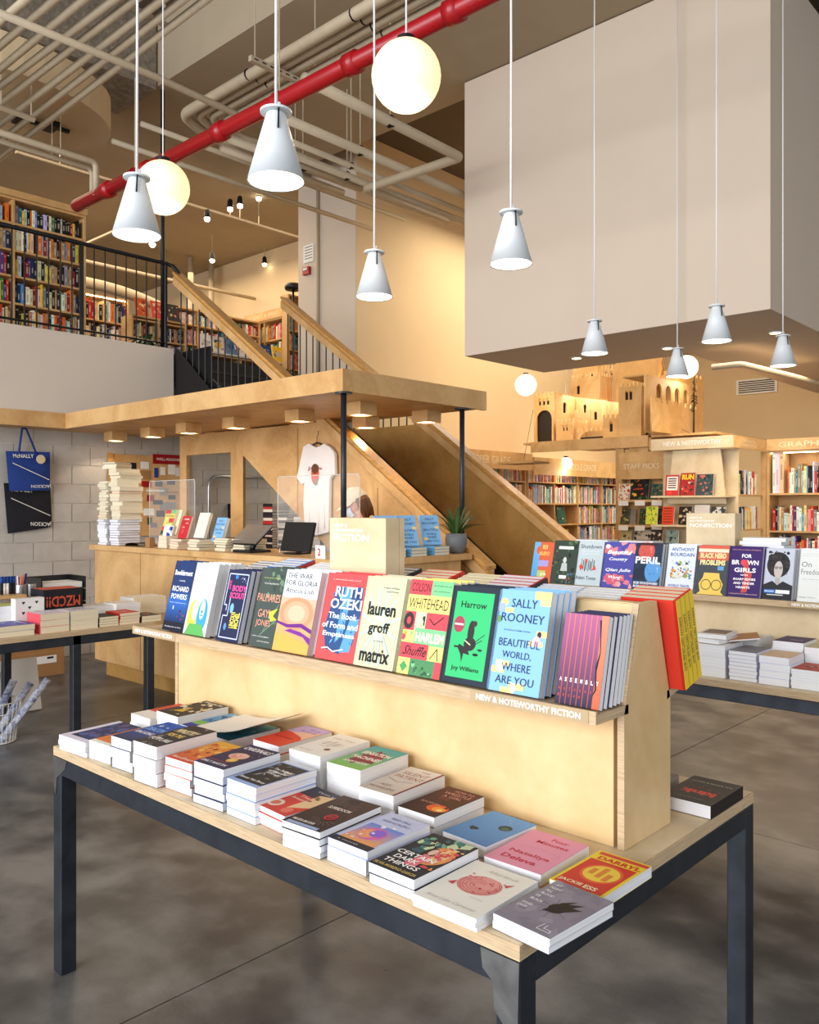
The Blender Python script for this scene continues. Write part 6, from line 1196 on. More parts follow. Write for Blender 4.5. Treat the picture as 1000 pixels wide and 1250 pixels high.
for s in (-1, 1):
    MB().lathe([(0, -.008), (.008, 0), (0, .008)], hl((s*.03, .083, .005)), 10).build('eye', 'white', head, True); MB().lathe([(0, -.004), (.004, 0), (0, .004)], hl((s*.03, .0905, .004)), 8).build('iris', 'hair', head, True)
    MB().tube([hl((s*.072, -.005, .015)), hl((s*.082, -.012, .0)), hl((s*.076, -.005, -.028))], .009, 8).build('ear', 'skin', head, True)
vs = []; mk = MB()
for i in range(6):
    for j in range(9):
        x = -.058+.0145*j; z = -.085+.015*i; y = .098*math.sqrt(max(.05, 1-(x/.078)**2))-.006*abs(i-3)*.6+.006; vs.append(hl((x, y, z)))
mk.add(vs, [(i*9+j, i*9+j+1, (i+1)*9+j+1, (i+1)*9+j) for i in range(5) for j in range(8)]); mk.build('face_mask', 'mask', head, True)
cp = MB(); vs = []; n = 8
for i in range(n+1):
    for j in range(24):
        a = .5*pi*i/n; b_ = 2*pi*j/24; vs.append(hl((.086*sin(a)*cos(b_), -.004+.104*sin(a)*sin(b_), .018+.108*cos(a))))
cp.add(vs, [(i*24+j, (i+1)*24+j, (i+1)*24+(j+1) % 24, i*24+(j+1) % 24) for i in range(n) for j in range(24)]); cap = cp.build('cap', 'cap', pr, True)
br = MB(); vs = []
for k in range(11):
    a = pi*(.12+.76*k/10); vs += [hl((.084*cos(a), .10*sin(a), .022)), hl((.082*cos(a), .10*sin(a)+.07*sin(a), .008)), hl((.084*cos(a), .10*sin(a), .017)), hl((.082*cos(a), .10*sin(a)+.07*sin(a), .004))]
for k in range(10): o = 4*k; br.add([], []); 
br.add(vs, [(4*k, 4*k+1, 4*k+5, 4*k+4) for k in range(10)]+[(4*k+2, 4*k+6, 4*k+7, 4*k+3) for k in range(10)]+[(4*k+1, 4*k+3, 4*k+7, 4*k+5) for k in range(10)]); br.build('brim', 'cap', cap, True)
hr = MB(); rr = random.Random(2)
for k in range(40):
    b_ = pi+pi*(k/39)*1.0; x, y = .078*cos(b_), .094*sin(b_); L = rr.uniform(.09, .14)
    hr.tube([hl((x, y, .03)), hl((x*1.1, y*1.12, -.02)), hl((x*.98, y*1.1, -.02-L*.5)), hl((x*.7, y*.98, -.02-L))], [.011, .013, .012, .005], 6)
hr.build('hair', 'hair', pr, True)
for s in (-1, 1):   # hands resting on the worktop, five fingers each
    w = B3(.41, s*.15, 1.235); 
    w = N[9 if s > 0 else 13][0]; nn = [(w, .022), (w+FD*.05+Vector((0, 0, .0)), (.036, .014)), (w+FD*.08, (.034, .013))]; ed = [(0, 1), (1, 2)]
    for i in range(4):
        o = w+FD*.085+SD*(.027-.018*i); L = (.062, .072, .068, .052)[i]; k = len(nn); nn += [(o, .0085), (o+FD*L*.55+Vector((0, 0, .006)), .008), (o+FD*L*.95-Vector((0, 0, .012)), .0065)]; ed += [(2, k), (k, k+1), (k+1, k+2)]
    o = w+FD*.03-SD*s*.034; k = len(nn); nn += [(o, .011), (o-SD*s*.02+FD*.03, .0095), (o-SD*s*.024+FD*.055, .008)]; ed += [(1, k), (k, k+1), (k+1, k+2)]
    skinned('hand', nn, ed, 'skin', pr)

# ================= MEZZANINE BOOKCASES =================
FZ = 3.251
def bookcase(name, lab, x0, x1, yf, depth, z0, shelves, top, dividers, m='ply_gold', header=None, lab_short='', seed=1, axis='x', weights=None, back=True, text=None, strip=False, thick=(.018, .042), skip=(), side=True, books=True, lean=()):
    """axis 'x': runs along +X, faces -Y (front plane Y=yf). axis 'y': runs along Y from y=x1 (left) to y=x0 (right), faces -X (front plane X=yf). shelves: list of shelf-top heights"""
    t = thing(name, lab, 'bookcase', ((x0+x1)/2, yf, z0) if axis == 'x' else (yf, (x0+x1)/2, z0))
    def bb(nm, mt, a0, d0, za, a1, d1, zb, par_=t):
        if axis == 'x': return bx(nm, mt, (a0, yf+d0, za, a1, yf+d1, zb), par_)
        return bx(nm, mt, (yf+d0, a0, za, yf+d1, a1, zb), par_)
    if back: bb('back_panel', m, x0, depth-.012, z0, x1, depth, top)
    divs = [x0]+dividers+[x1-.022]
    for d in divs: bb('side_panel' if d in (x0, x1-.022) else 'divider', m, d, 0, z0, d+.022, depth-.0125, top-.001)
    bb('top_board', m, x0+.0225, .001, top-.025, x1-.0225, depth-.013, top-.0012)
    hts = shelves+[top-.03]
    for si, z in enumerate(shelves):
        for di in range(len(divs)-1):
            a, b_ = divs[di]+.0225, divs[di+1]-.0005
            bb('shelf', m, a, .002, z-.022, b_, depth-.013, z)
            if not books or (si, di) in skip: continue
            hm = hts[si+1]-z-.03; bay = di if axis == 'x' else len(divs)-2-di
            desc = '%s shelf%s of the %s' % (['bottom', 'second', 'third', 'fourth', 'fifth', 'sixth'][si], '' if len(divs) == 2 else ', %s bay from the left,' % ordn(bay+1), lab_short)
            o = (a, yf+.02, z) if axis == 'x' else (yf+.02, b_, z)
            al, inw = ((1, 0, 0), (0, 1, 0)) if axis == 'x' else ((0, -1, 0), (1, 0, 0))
            shelf_row(o, al, inw, b_-a, hm, min(.17, depth-.06), desc, 'books in the '+lab_short, weights, seed*100+si*10+di, thick, hr=(.68, .97))
    if header is not None:
        bb('header_board', m, x0-.002, -.03, top+.0005, x1+.002, -.004, top+header)
        if text:
            for (s, c, w, h) in text:
                if axis == 'x': sign_text(s, (c, yf-.0305, top+header*.5), (1, 0, 0), (0, 0, 1), w, h, 'letter_dim', t, depth=.001)
                else: sign_text(s, (yf-.0305, c, top+header*.5), (0, -1, 0), (0, 0, 1), w, h, 'letter_dim', t, depth=.001)
    if strip: bb('led_strip', 'strip', x0+.03, .03, top-.033, x1-.03, .05, top-.0262)
    return t
bookcase('bookcase', 'tall oak bookcase on the mezzanine behind the railing at the left', 2.9, 4.60, 9.3, .3, FZ, [3.34, 3.49, 3.77, 4.06, 4.34, 4.63], 4.90, [3.78], lab_short='tall mezzanine bookcase', seed=1, header=.07, weights=[4, 3, 6, 3, 2, 2, 2, 1, 1, 1, 2, 0, 3, 3, 1, 1])
bookcase('bookcase', 'lit bookcase further back on the mezzanine right of the tall one', 5.35, 6.35, 11.5, .3, FZ, [3.35, 3.65, 3.95, 4.25], 4.62, [], lab_short='lit mezzanine bookcase', seed=2, weights=[5, 2, 4, 2, 2, 1, 2, 1, 1, 0, 1, 0, 2, 2, 0, 2], strip=True)
bookcase('bookcase', 'mid height mezzanine bookcase with face out books on top', 5.9, 6.75, 10.6, .3, FZ, [3.35, 3.63, 3.9, 4.15], 4.2, [6.3], lab_short='mid height mezzanine bookcase', seed=3, skip=((3, 0), (3, 1)))
for i, (x, c) in enumerate([(6.08, 'c85a2a'), (6.33, 'd84a3a'), (6.58, '3a3438')]):
    book(mlean(x, 10.62+.03, 4.203, .26, 15, face=(0, -1)), .19, .26, .02, c, True, art_mesh([('s', .1, .1, .9, .9, 10, .15, ['f0c8a0', '8a2a1a', 'e8a070'], i)], .19, .26, .02), label='%s cover facing out on top of the mid height bookcase' % ['orange brown', 'red', 'black'][i], group='face out books on the mezzanine')
# long low display case with a white counter
lc = bookcase('bookcase', 'long low case on the mezzanine seen through the stair balusters', 6.9, 8.9, 10.4, .4, FZ, [3.36], 3.78, [7.55, 8.2], lab_short='long low mezzanine case', seed=4)
bx('counter_top', 'white', (6.85, 10.36, 3.785, 8.95, 10.85, 3.81), lc)
for i in range(9):
    x = 6.98+i*.22; c = ['e8e4dc', 'd8d0c4', '5a7a9c', 'e0dcd4', 'b8a890', '2a4a7c', 'e8c83a', 'd84a3c', 'c8c4bc'][i]
    book(mlean(x, 10.42+.025, 3.811, .25, 12, face=(0, -1)), .19, .25, .02, c, True, art_mesh([('s', .1, .2, .9, .8, 8, .16, ['3a3a40', 'f0f0ea', '8a8a90'], i), ('e', .5, .5, .3, .2, ['c8c4bc', 'e8b83a', '3a5a8c'][i % 3])], .19, .25, .02), label='%s from the left of the face out books on the white mezzanine counter' % ordn(i+1), group='face out books on the mezzanine')
bookcase('bookcase', 'upper run of shelving behind the white mezzanine counter', 6.8, 8.6, 11.3, .3, FZ, [3.4, 3.75, 4.08, 4.38], 4.62, [7.4, 8.0], lab_short='shelving behind the white mezzanine counter', seed=5, skip=((0, 0), (0, 1), (0, 2)), weights=[5, 3, 3, 2, 3, 2, 2, 1, 1, 1, 1, 1, 3, 3, 0, 1])
p0, p1 = onX(300, 375, 8.7), onX(347, 362, 8.7)
bookcase('bookcase', 'oak bookcase with a lettered header at the head of the stairs', p1.y, p0.y, 8.7, .3, FZ, [3.4, 3.7, 4.0, 4.32], 4.66, [(p0.y+p1.y)/2], axis='y', lab_short='bookcase at the head of the stairs', seed=6, header=.15, text=[('SCIENCE & SPIRIT', (p0.y+p1.y)/2, .8, .07)], weights=[5, 5, 1, 2, 4, 5, 1, 1, 1, 2, 2, 1, 2, 4, 0, 1])
bookcase('bookcase', 'narrow end bookcase beside the grey column', 8.3, 8.62, 10.2, .16, FZ, [3.4, 3.7, 4.0, 4.3, 4.55], 4.85, [], lab_short='narrow bookcase beside the grey column', seed=7, weights=[5, 4, 2, 2, 3, 4, 1, 1, 1, 2, 2, 1, 2, 4, 0, 1])
q = onX(358, 354, 8.05)
hat = thing('black_lamp_head', 'black flat lamp head above the far handrail', 'lamp', q)
MB().lathe([(0, 0), (.12, .0), (.13, .05), (.1, .09), (0, .1)], q, 20).build('head', 'black', hat, True); MB().tube([q+Vector((-.0, -.02, .03)), q+Vector((0, -.2, 0))], .03, 8).build('arm', 'black', hat, True); MB().tube([(q.x, q.y, q.z), (q.x, q.y, FZ)], .015, 8).build('stand', 'black', hat, True)
# mezzanine planter
q = onY(180, 420, 9.0); pp = thing('potted_plant', 'dark bushy plant behind the mezzanine railing', 'plant', (q.x, 9.0, FZ)); MB().lathe([(0, 0), (.1, 0), (.13, .16), (.11, .16), (0, .14)], (q.x, 9.0, FZ), 20).build('pot', 'iron', pp, True)
rr = random.Random(4)
for k in range(30):
    a = rr.uniform(0, 2*pi); L = rr.uniform(.15, .3); d = Vector((cos(a), sin(a), 0)); s_ = Vector((-sin(a), cos(a), 0)); o = Vector((q.x, 9.0, FZ+.15)); e = o+d*L+Vector((0, 0, rr.uniform(0, .15))); mdl = o.lerp(e, .55)+Vector((0, 0, .08)); w = .03
    MB().add([o, mdl-s_*w, mdl+s_*w, e], [(0, 1, 2), (1, 3, 2)]).build('leaf', 'leaf', pp)

# ================= CHILDREN'S SHELVES ALONG THE CREAM WALL =================
KW = [9, 4, 1, 1, 2, 2, 1, 2, 1, 2, 1, 2, 2, 2, 1, 3]
c1 = bookcase('bookcase', 'left children bookcase along the cream wall, partly behind the stair', 9.2, 11.30, 7.86, .32, 0, [.55, .905, 1.265, 1.62, 1.975], 2.36, [9.9, 10.6], 'ply_gold', header=.0, lab_short='left children bookcase', seed=8, weights=KW, strip=True, skip=((0, 0), (0, 1), (1, 0), (1, 1), (0, 2), (2, 0)), thick=(.014, .034))
bx('header_board', 'ply_gold', (9.2, 7.72, 2.14, 11.28, 7.74, 2.41), c1); bx('header_top', 'ply_gold', (9.2, 7.7405, 2.385, 11.28, 8.19, 2.405), c1)
sign_text('UPPER GRADE', (10.2, 7.719, 2.275), (1, 0, 0), (0, 0, 1), .95, .12, 'letter_dim', c1)
c2 = bookcase('bookcase', 'long children bookcase along the cream wall with a lit header', 11.34, 15.6, 7.86, .32, 0, [.55, .905, 1.265, 1.62, 1.975], 2.30, [12.12, 12.87, 13.69, 14.3, 15.0], 'ply_gold', lab_short='long children bookcase', seed=9, weights=KW, strip=True, skip=tuple((s_, d_) for s_ in (0,) for d_ in range(6))+((2, 0), (2, 1), (1, 0), (1, 1)), thick=(.014, .034))
bx('header_board', 'ply_gold', (11.3, 7.70, 2.08, 15.6, 7.72, 2.36), c2); bx('header_top', 'ply_gold', (11.3, 7.7205, 2.335, 15.6, 8.19, 2.355), c2)
sign_text('MIDDLE GRADE', (12.75, 7.698, 2.24), (1, 0, 0), (0, 0, 1), .95, .11, 'letter_dim', c2)
for i, (x, z, w, h, c) in enumerate([(11.55, 1.267, .3, .3, 'b8b0a4'), (11.8, .91, .28, .28, '6a5a50'), (12.4, 1.267, .26, .31, '2f5a4a'), (12.5, .91, .3, .26, 'c8a030'), (13.1, .56, .3, .26, 'd8602a'), (13.9, .56, .3, .3, '4a3a34')]):
    book(mlean(x, 7.87+.02, z+.0, h, 10, face=(0, -1)), w, h, .018, c, True, art_mesh([('s', .08, .08, .92, .92, 16, .14, ['2a2422', 'd8c8a8', '8a6a50', c], i)], w, h, .018), label='face out picture book on the children shelves, %s from the left' % ordn(i+1), group='face out picture books')
# ---------------- castle and its beam ----------------
bt = thing('timber_beam', 'golden plywood beam and posts carrying the castle', 'beam', (10.0, 6.0, 2.3))
bx('fascia', 'ply_gold', (10.1, 5.13, 2.34, 10.13, 6.95, 2.49), bt); bx('fascia_end', 'ply_gold', (10.131, 5.10, 2.30, 11.9, 5.13, 2.49), bt)
bx('platform', 'ply_gold', (10.131, 4.25, 2.46, 12.1, 7.1, 2.488), bt)
bx('post', 'ply_gold', (10.15, 5.5, 0, 10.19, 5.62, 2.459), bt); bx('post', 'ply_gold', (10.15, 5.15, 0, 10.19, 5.42, 2.459), bt)
bx('ramp', 'ply_gold', (10.2, 6.96, 2.2, 10.6, 7.6, 2.23), bt)
ca = thing('toy_castle', 'large plywood model castle with battlements, arches and many towers', 'castle', (10.9, 5.8, 2.5))
def crenel(a, b_, z, n, hgt=.05):
    """top outline from a to b with n merlons"""
    pts = []; w = (b_-a)/(2*n-1)
    for i in range(2*n-1):
        zz = z if i % 2 == 0 else z-hgt; pts += [(a+w*i, zz), (a+w*(i+1), zz)]
    return pts
def arch(c, z, w, h, n=8):
    r_ = w/2; ry = min(r_, h*.8); return [(c-r_, z), (c+r_, z)]+[(c+r_*cos(pi*k/n), z+h-ry+ry*sin(pi*k/n)) for k in range(n+1)]
ZB = 2.489
def tower(y0, y1, x0, x1, z1, wins=(), swins=(), n=5, zb=ZB):
    """block with face at X=x0 between y0<y1 and a right side at Y=y0"""
    f = [(y0, zb), (y1, zb)]+crenel(y1, y0, z1, n)
    wins = [(w[0], min(w[1], z1-.085-w[3]), w[2], w[3]) for w in wins]; swins = [(w[0], min(w[1], z1-.085-w[3]), w[2], w[3]) for w in swins]
    wins = [w for w in wins if w[1] > zb-.05 and w[0]-w[2]/2 > y0+.01 and w[0]+w[2]/2 < y1-.01]; swins = [w for w in swins if w[1] > zb-.05 and w[0]+w[2]/2 < x1-.01]
    wins = [(w[0], max(w[1], zb+.004), w[2], w[3]) for w in wins]; swins = [(w[0], max(w[1], zb+.004), w[2], w[3]) for w in swins]
    t = panel('tower', f, [arch(*w) if len(w) == 4 else w for w in wins], .02, plane_x(x0+.01), 'ply_castle', ca)
    nn = max(2, round(n*(x1-x0)/(y1-y0)))
    f2 = [(x0+.021, zb), (x1, zb)]+crenel(x1, x0+.021, z1, nn)
    s = panel('side_wall', f2, [arch(*w) for w in swins], .02, plane_y(y0+.011), 'ply_castle', t)
    s.parent = t; s.matrix_parent_inverse = Matrix()
    k = bx('inner_shade', 'dark', (x0+.06, y0+.05, zb, x1, y1-.03, z1-.12)); k.parent = t  # dark block put in as the shade seen through the tower windows
    k2 = bx('back_wall', 'ply_castle', (x1+.001, y0, zb, x1+.02, y1, z1-.03)); k2.parent = t
    k3 = bx('left_wall', 'ply_castle', (x0+.021, y1-.02, zb, x1, y1, z1-.03)); k3.parent = t
    return t
def cy(px, X=10.4): return onX(px, 500, X).y
def cz(py, px=750, X=10.4): return onX(px, py, X).z
# front row left to right
X0 = 10.35
tower(cy(676, X0), cy(652, X0), X0, X0+.55, cz(479, 664, X0), [(cy(664.5, X0), ZB+.02, .26, .46), (cy(669, X0), ZB+.58, .045, .1), (cy(664, X0), ZB+.58, .045, .1), (cy(659, X0), ZB+.58, .045, .1)], [(X0+.3, ZB+.45, .09, .16)], 5)
tower(cy(700, X0), cy(679, X0), X0, X0+.4, cz(511, 690, X0), [(cy(688, X0), ZB+.19, .03, .09), (cy(692, X0), ZB+.19, .03, .09), (cy(682, X0), ZB+.0, .12, .06)], (), 5)
tower(cy(736, X0), cy(700, X0)-.001, X0+.05, X0+.3, cz(522, 720, X0), [(cy(720, X0), ZB, .38, .13)], (), 7)
tower(cy(755, X0), cy(736, X0)-.002, X0, X0+.4, cz(506, 745, X0), [(cy(746, X0), ZB+.17, .05, .15), (cy(752, X0), ZB+.01, .06, .09)], (), 4)
tower(cy(783, 10.25), cy(755, 10.25)-.002, 10.25, 10.95, cz(467, 770, 10.25), [(cy(765, 10.25), ZB+.5, .045, .12), (cy(770, 10.25), ZB+.5, .045, .12)], [(10.5, ZB+.42, .045, .18), (10.6, ZB+.42, .045, .18), (10.7, ZB+.42, .045, .18), (10.8, ZB+.42, .045, .18), (10.45, ZB+.0, .16, .07)], 6)
# second row: big left keep, turret with window, tall centre
tower(cy(732, 10.95), cy(697, 10.95), 10.95, 11.5, cz(456, 715, 10.95), [(cy(714, 10.95), ZB+.45, .05, .14), (cy(706, 10.95), ZB+.75, .05, .13)], (), 7)
tower(cy(729, 11.55), cy(700, 11.55), 11.55, 11.9, cz(438, 714, 11.55), [(cy(722, 11.55), ZB+1.02, .06, .12), (cy(710, 11.55), ZB+1.02, .06, .12)], (), 6)
tower(cy(719, 10.75), cy(701, 10.75), 10.75, 10.94, cz(500, 710, 10.75), [(cy(711, 10.75), ZB+.15, .26, .32)], (), 3)
tower(cy(735, 10.78), cy(720, 10.78), 10.78, 10.94, cz(487, 727, 10.78), [(cy(727, 10.78), ZB+.33, .05, .12)], (), 4)
tower(cy(781, 11.0), cy(752, 11.0), 11.0, 11.7, cz(438, 767, 11.0), [(cy(766, 11.0), ZB+.95, .06, .14), (cy(772, 11.0), ZB+.95, .06, .14)], [(11.2, ZB+.8, .06, .14)], 6)
tower(cy(752, 11.3), cy(734, 11.3), 11.3, 11.7, cz(446, 743, 11.3), [(cy(740, 11.3), ZB+1.1, .05, .14), (cy(746, 11.3), ZB+1.1, .05, .14), (cy(743, 11.3), ZB+.7, .1, .16)], (), 5)
# right wing: arcade wall and far right tower, chapel gable
def cx_(px, Y): return onY(px, 500, Y).x
YA = 4.95
xa, xb = cx_(803, YA), cx_(838, YA)
f = [(xa-.35, ZB), (xb+.1, ZB), (xb+.1, ZB+.72), (xa-.35, ZB+.72)]
panel('arcade_wall', f, [arch(xa+.02+i*(xb-xa)/3.2, ZB+.38, .15, .26) for i in range(4)], .02, plane_y(YA), 'ply_castle', ca)
panel('rampart', [(xa-.42, ZB), (xb+.1, ZB)]+crenel(xb+.1, xa-.42, ZB+.42, 9), [], .02, plane_y(YA-.12), 'ply_castle', ca)
bx('arcade_shade', 'dark', (xa-.3, YA+.1, ZB, xb, YA+.12, ZB+.7)).parent = ca; ca.children[-1].matrix_parent_inverse = Matrix.Translation(ca.location).inverted()  # dark sheet standing in for the shade behind the arches
def reg(o): o.parent = ca; o.matrix_parent_inverse = Matrix.Translation(ca.location).inverted(); return o
reg(bx('arcade_roof', 'ply_castle', (xa-.35, YA+.012, ZB+.7, xb+.1, YA+.3, ZB+.72)))
YB_ = 5.0
q0, q1 = cx_(841, YB_), cx_(853, YB_)
tower(YB_, YB_+.45, q0-.35, q1+.15, cz(458, 847, 11.3), [(YB_+.3, ZB+.62, .18, .26), (YB_+.15, ZB+.3, .06, .14)], [((q0+q1)/2, ZB+.9, .04, .12), ((q0+q1)/2+.1, ZB+.9, .04, .12), ((q0+q1)/2, ZB+.5, .04, .12), ((q0+q1)/2+.1, ZB+.5, .04, .12), ((q0+q1)/2, ZB+.0, .1, .25)], 4)
# chapel with gabled roof
gx, gy = 11.25, 5.25
g0, g1 = cx_(799, gy), cx_(808, gy); gz0, gz1 = cz(488, 800, 11.4), cz(450, 800, 11.4)
panel('gable_front', [(g0, ZB), (g1+.12, ZB), (g1+.12, gz0+.05), ((g0+g1+.12)/2, gz1), (g0, gz0+.05)], [arch((g0+g1+.12)/2, gz0-.1, .06, .14), arch((g0+g1+.12)/2, gz0+.12, .05, .1)], .02, plane_y(gy), 'ply_castle', ca)
mx_ = (g0+g1+.12)/2
for s_, e_ in ((g0-.03, 1), (g1+.15, -1)):
    b = MB(); b.add([(s_, gy-.03, gz0+.02), (mx_, gy-.03, gz1+.02), (mx_, gy+.5, gz1+.02), (s_, gy+.5, gz0+.02), (s_, gy-.03, gz0+.0), (mx_, gy-.03, gz1), (mx_, gy+.5, gz1), (s_, gy+.5, gz0)], [(0, 1, 2, 3), (4, 7, 6, 5), (0, 3, 7, 4), (1, 5, 6, 2), (0, 4, 5, 1), (3, 2, 6, 7)]); b.build('roof', 'ply_stair', ca)
reg(bx('chapel_wall', 'ply_castle', (g0+.001, gy+.012, ZB, g0+.02, gy+.48, gz0)))
# little tree, chains and branches on the castle
b = MB(); tr = (10.62, 4.78, ZB)
b.tube([(10.72, YA-.16, ZB+.001), (10.73, YA-.16, ZB+.8)], [.012, .005], 6)
rr = random.Random(3)
for k in range(26):
    z = ZB+.35+.42*k/26; a = rr.uniform(0, 6); L = .09*(1-k/34); b.tube([(10.725, YA-.16, z), (10.725+L*cos(a), YA-.16+L*sin(a)*.6, z-.03)], .006, 4)
b.build('model_tree', 'iron', ca)
b = MB()
for k in range(9):
    x, y = 10.92, cy(735+k*2.3, 10.92); b.tube([(x, y, ZB+.3+.02*k), (x-.02, y+.04*sin(k), ZB+.75), (x-.01, y+.08*cos(k*2), ZB+1.15+.03*(k % 3))], [.007, .005, .002], 5)
for (px, z0_, z1_) in ((697, .3, 1.3), (694, .35, 1.1)): b.tube([(10.93, cy(px, 10.93), ZB+z0_), (10.9, cy(px, 10.93)+.03, ZB+z1_)], .006, 5)
b.build('branch', 'ply_edge', ca)
for (a, c) in (((10.34, cy(651, 10.34), ZB+.5), (10.5, 7.35, 2.26)), ((10.6, cy(783, 10.6)-.02, ZB+.4), (10.4, YA-.25, ZB+.02))):
    MB().tube([a, c], .003, 5).build('chain', 'iron', ca)
# ================= STAFF PICKS / NEW & NOTEWORTHY / GRAPHIC UNITS =================
def outface(items, X, z, grp, labtail, tilt=10, face='x'):
    for i, (c, w, h, col, art, lab) in enumerate(items):
        if face == 'x': m = mlean(X+.02, c, z+.0008, h, tilt)
        else: m = mlean(c, X+.02, z+.0008, h, tilt, face=(0, -1))
        book(m, w, h, .018, col, True, art_mesh(art, w, h, .018) if art else None, label=lab+' facing out '+labtail, group=grp)
def blob(seed, pal, txt=None, tc='ffffff', tv=.8):
    a = [('s', .03, .03, .97, .97, 26, .15, pal, seed)]
    if txt: a.append(('t', txt, .5, tv, .8, .16, tc, .04))
    return a
XP = 10.0
Y0, Y1 = onX(835, 600, XP).y, onX(755, 600, XP).y
sp = thing('display_shelf', 'plywood display shelves with a lettered staff choice header under the castle', 'shelf', (XP, (Y0+Y1)/2, 0))
bx('back_panel', 'ply_gold', (XP+.2, Y0, 0, XP+.22, Y1, 2.30), sp); bx('header_panel', 'ply_gold', (XP+.02, Y0, 1.92, XP+.05, Y1, 2.27), sp)
sign_text('STAFF PICKS', (XP+.0195, onX(782, 570, XP).y, onX(782, 569, XP).z), (0, -1, 0), (0, 0, 1), .50, .07, 'letter_dim', sp)
for y in (Y0, Y1-.02): bx('side_panel', 'ply_gold', (XP+.051, y, 0, XP+.199, y+.02, 2.26), sp)
zs = [onX(800, y, XP).z for y in (611, 642, 668)]+[.8]
for z in zs:
    bx('shelf', 'ply_gold', (XP, Y0+.021, z-.02, XP+.198, Y1-.021, z), sp); bx('shelf_stop', 'ply_gold', (XP-.012, Y0+.021, z-.02, XP-.001, Y1-.021, z+.012), sp)
    for k in range(4): y = Y0+.12+k*(Y1-Y0-.2)/3; bx('shelf_card', 'paper', (XP-.016, y-.07, z-.065, XP-.0125, y+.07, z+.0), sp)
g = 'face out books on the staff shelves'
yv = lambda px: onX(px, 600, XP).y
outface([(yv(760), .17, .22, 'e8e0d0', blob(1, ['c83a2c', 'e8e0d0', 'b87a5a']), 'cream and red cover'), (yv(778), .27, .33, '2a2420', blob(2, ['e8b83a', 'd8602a', '3a6a3a', '1c1a18'])+[('e', .5, .5, .28, .28, '1c1a18'), ('t', 'THE', .5, .6, .2, .08, 'd84a2a', .04), ('t', 'HARVEST', .5, .45, .44, .08, 'd84a2a', .04)], 'large black cover wreathed in orange and yellow fruit'), (yv(800), .17, .21, '3a5a4a', blob(3, ['4a7a5a', 'c86a4a', '2a3a34']), 'green and red cover'), (yv(812), .05, .22, 'ded8cc', None, 'white narrow book')], XP+.03, zs[0]+.001, g, 'on the top staff shelf')
outface([(yv(761), .13, .22, '4a4a34', blob(4, ['5a5a40', '2a2a20', 'b8a86a']), 'olive cover'), (yv(770), .07, .21, '8a8478', None, 'grey book'), (yv(785), .15, .22, '3a4a34', blob(5, ['6a8a4a', '2a3a2a', 'd87a3a']), 'leafy green cover'), (yv(801), .15, .22, '3a3436', blob(6, ['5a5456', '2a2628']), 'black cover with a pale oval')], XP+.03, zs[1]+.001, g, 'on the middle staff shelf')
outface([(yv(762), .16, .2, 'c8b890', blob(7, ['d8c8a0', '6a5a3a', 'e8c84a']), 'sand coloured cover'), (yv(782), .26, .22, 'b8a890', blob(8, ['3a3430', 'e8dcc8'])+[('r', .2, .4, .8, .6, 'e8dcc8')], 'wide brown cover'), (yv(802), .16, .24, 'b84a2a', blob(9, ['d86a3a', '8a2a1a']), 'rust red cover')], XP+.03, zs[2]+.001, g, 'on the lowest staff shelf')
# N&N tower
XQ = 9.7
nn_ = thing('display_shelf', 'plywood shelf tower with new and noteworthy header and a row of face out books', 'shelf', (XQ, 4.35, 0))
bx('header_board', 'ply_pale', (XQ, 3.865, 2.255, XQ+.02, 4.885, 2.395), nn_); bx('header_board', 'ply_gold', (XQ+.0205, 3.865, 2.255, 10.74, 3.885, 2.395), nn_); bx('top_board', 'ply_pale', (XQ+.0205, 3.886, 2.375, 10.9, 4.885, 2.394), nn_)
sign_text('NEW & NOTEWORTHY', (XQ-.0005, 4.36, 2.33), (0, -1, 0), (0, 0, 1), .72, .055, 'letter', nn_)
sign_text('FAMILY &', (10.2, 3.8645, 2.345), (1, 0, 0), (0, 0, 1), .35, .035, 'letter_dim', nn_); sign_text('PARENTING', (10.2, 3.8645, 2.295), (1, 0, 0), (0, 0, 1), .42, .035, 'letter_dim', nn_)
a = onX(815, 552, XQ+.05); bq = onX(878, 552, XQ+.05)
MB().prism([(onX(812, 600, XQ).y, 1.6), (onX(884, 600, XQ).y, 1.6), (onX(877, 550, XQ).y, 2.25), (onX(819, 550, XQ).y, 2.25)], 'x', XQ+.06, XQ+.08).build('sloped_panel', 'ply_pale', nn_)
bx('divider', 'ply_pale', (XQ+.25, 3.90, 0, XQ+.27, 4.84, 2.254), nn_)
zq = [onX(845, y, XQ).z for y in (605, 641, 668)]+[.9]
for z in zq: bx('shelf', 'ply_pale', (XQ-.06, 3.93, z-.022, XQ+.249, 4.86, z), nn_)
bx('post', 'ply_gold', (10.74, 3.87, 0, 10.78, 3.93, 2.25), nn_); bx('side_panel', 'ply_gold', (XQ+.271, 4.84, 0, 10.73, 4.86, 2.254), nn_)
g = 'face out books on the shelf tower'; yq = lambda px: onX(px, 600, XQ).y
outface([(yq(822), .17, .25, 'c8363a', [('r', .1, .25, .92, .92, 'eee6dc')]+[('r', .2, .35+k*.11, .8, .4+k*.11, '2a2426') for k in range(5)]+[('r', .15, .05, .5, .2, 'e04a3a')], 'red bordered cover with white panel'), (yq(841), .18, .27, 'a82a2c', [('t', 'RUN', .5, .82, .84, .24, 'f2cc3a', .05), ('s', .1, .05, .9, .6, 16, .14, ['c84a3a', '6a2a2a', 'e0c8a8', '3a3438'], 3)], 'dark red comic cover with big yellow RUN lettering'), (yq(862), .2, .25, '3a4a4c', blob(3, ['2a3638', '5a6a6c', 'c86a5a']), 'dark grey green cover')], XQ-.05, zq[0]+.001, g, 'on the top shelf of the tower', 8)
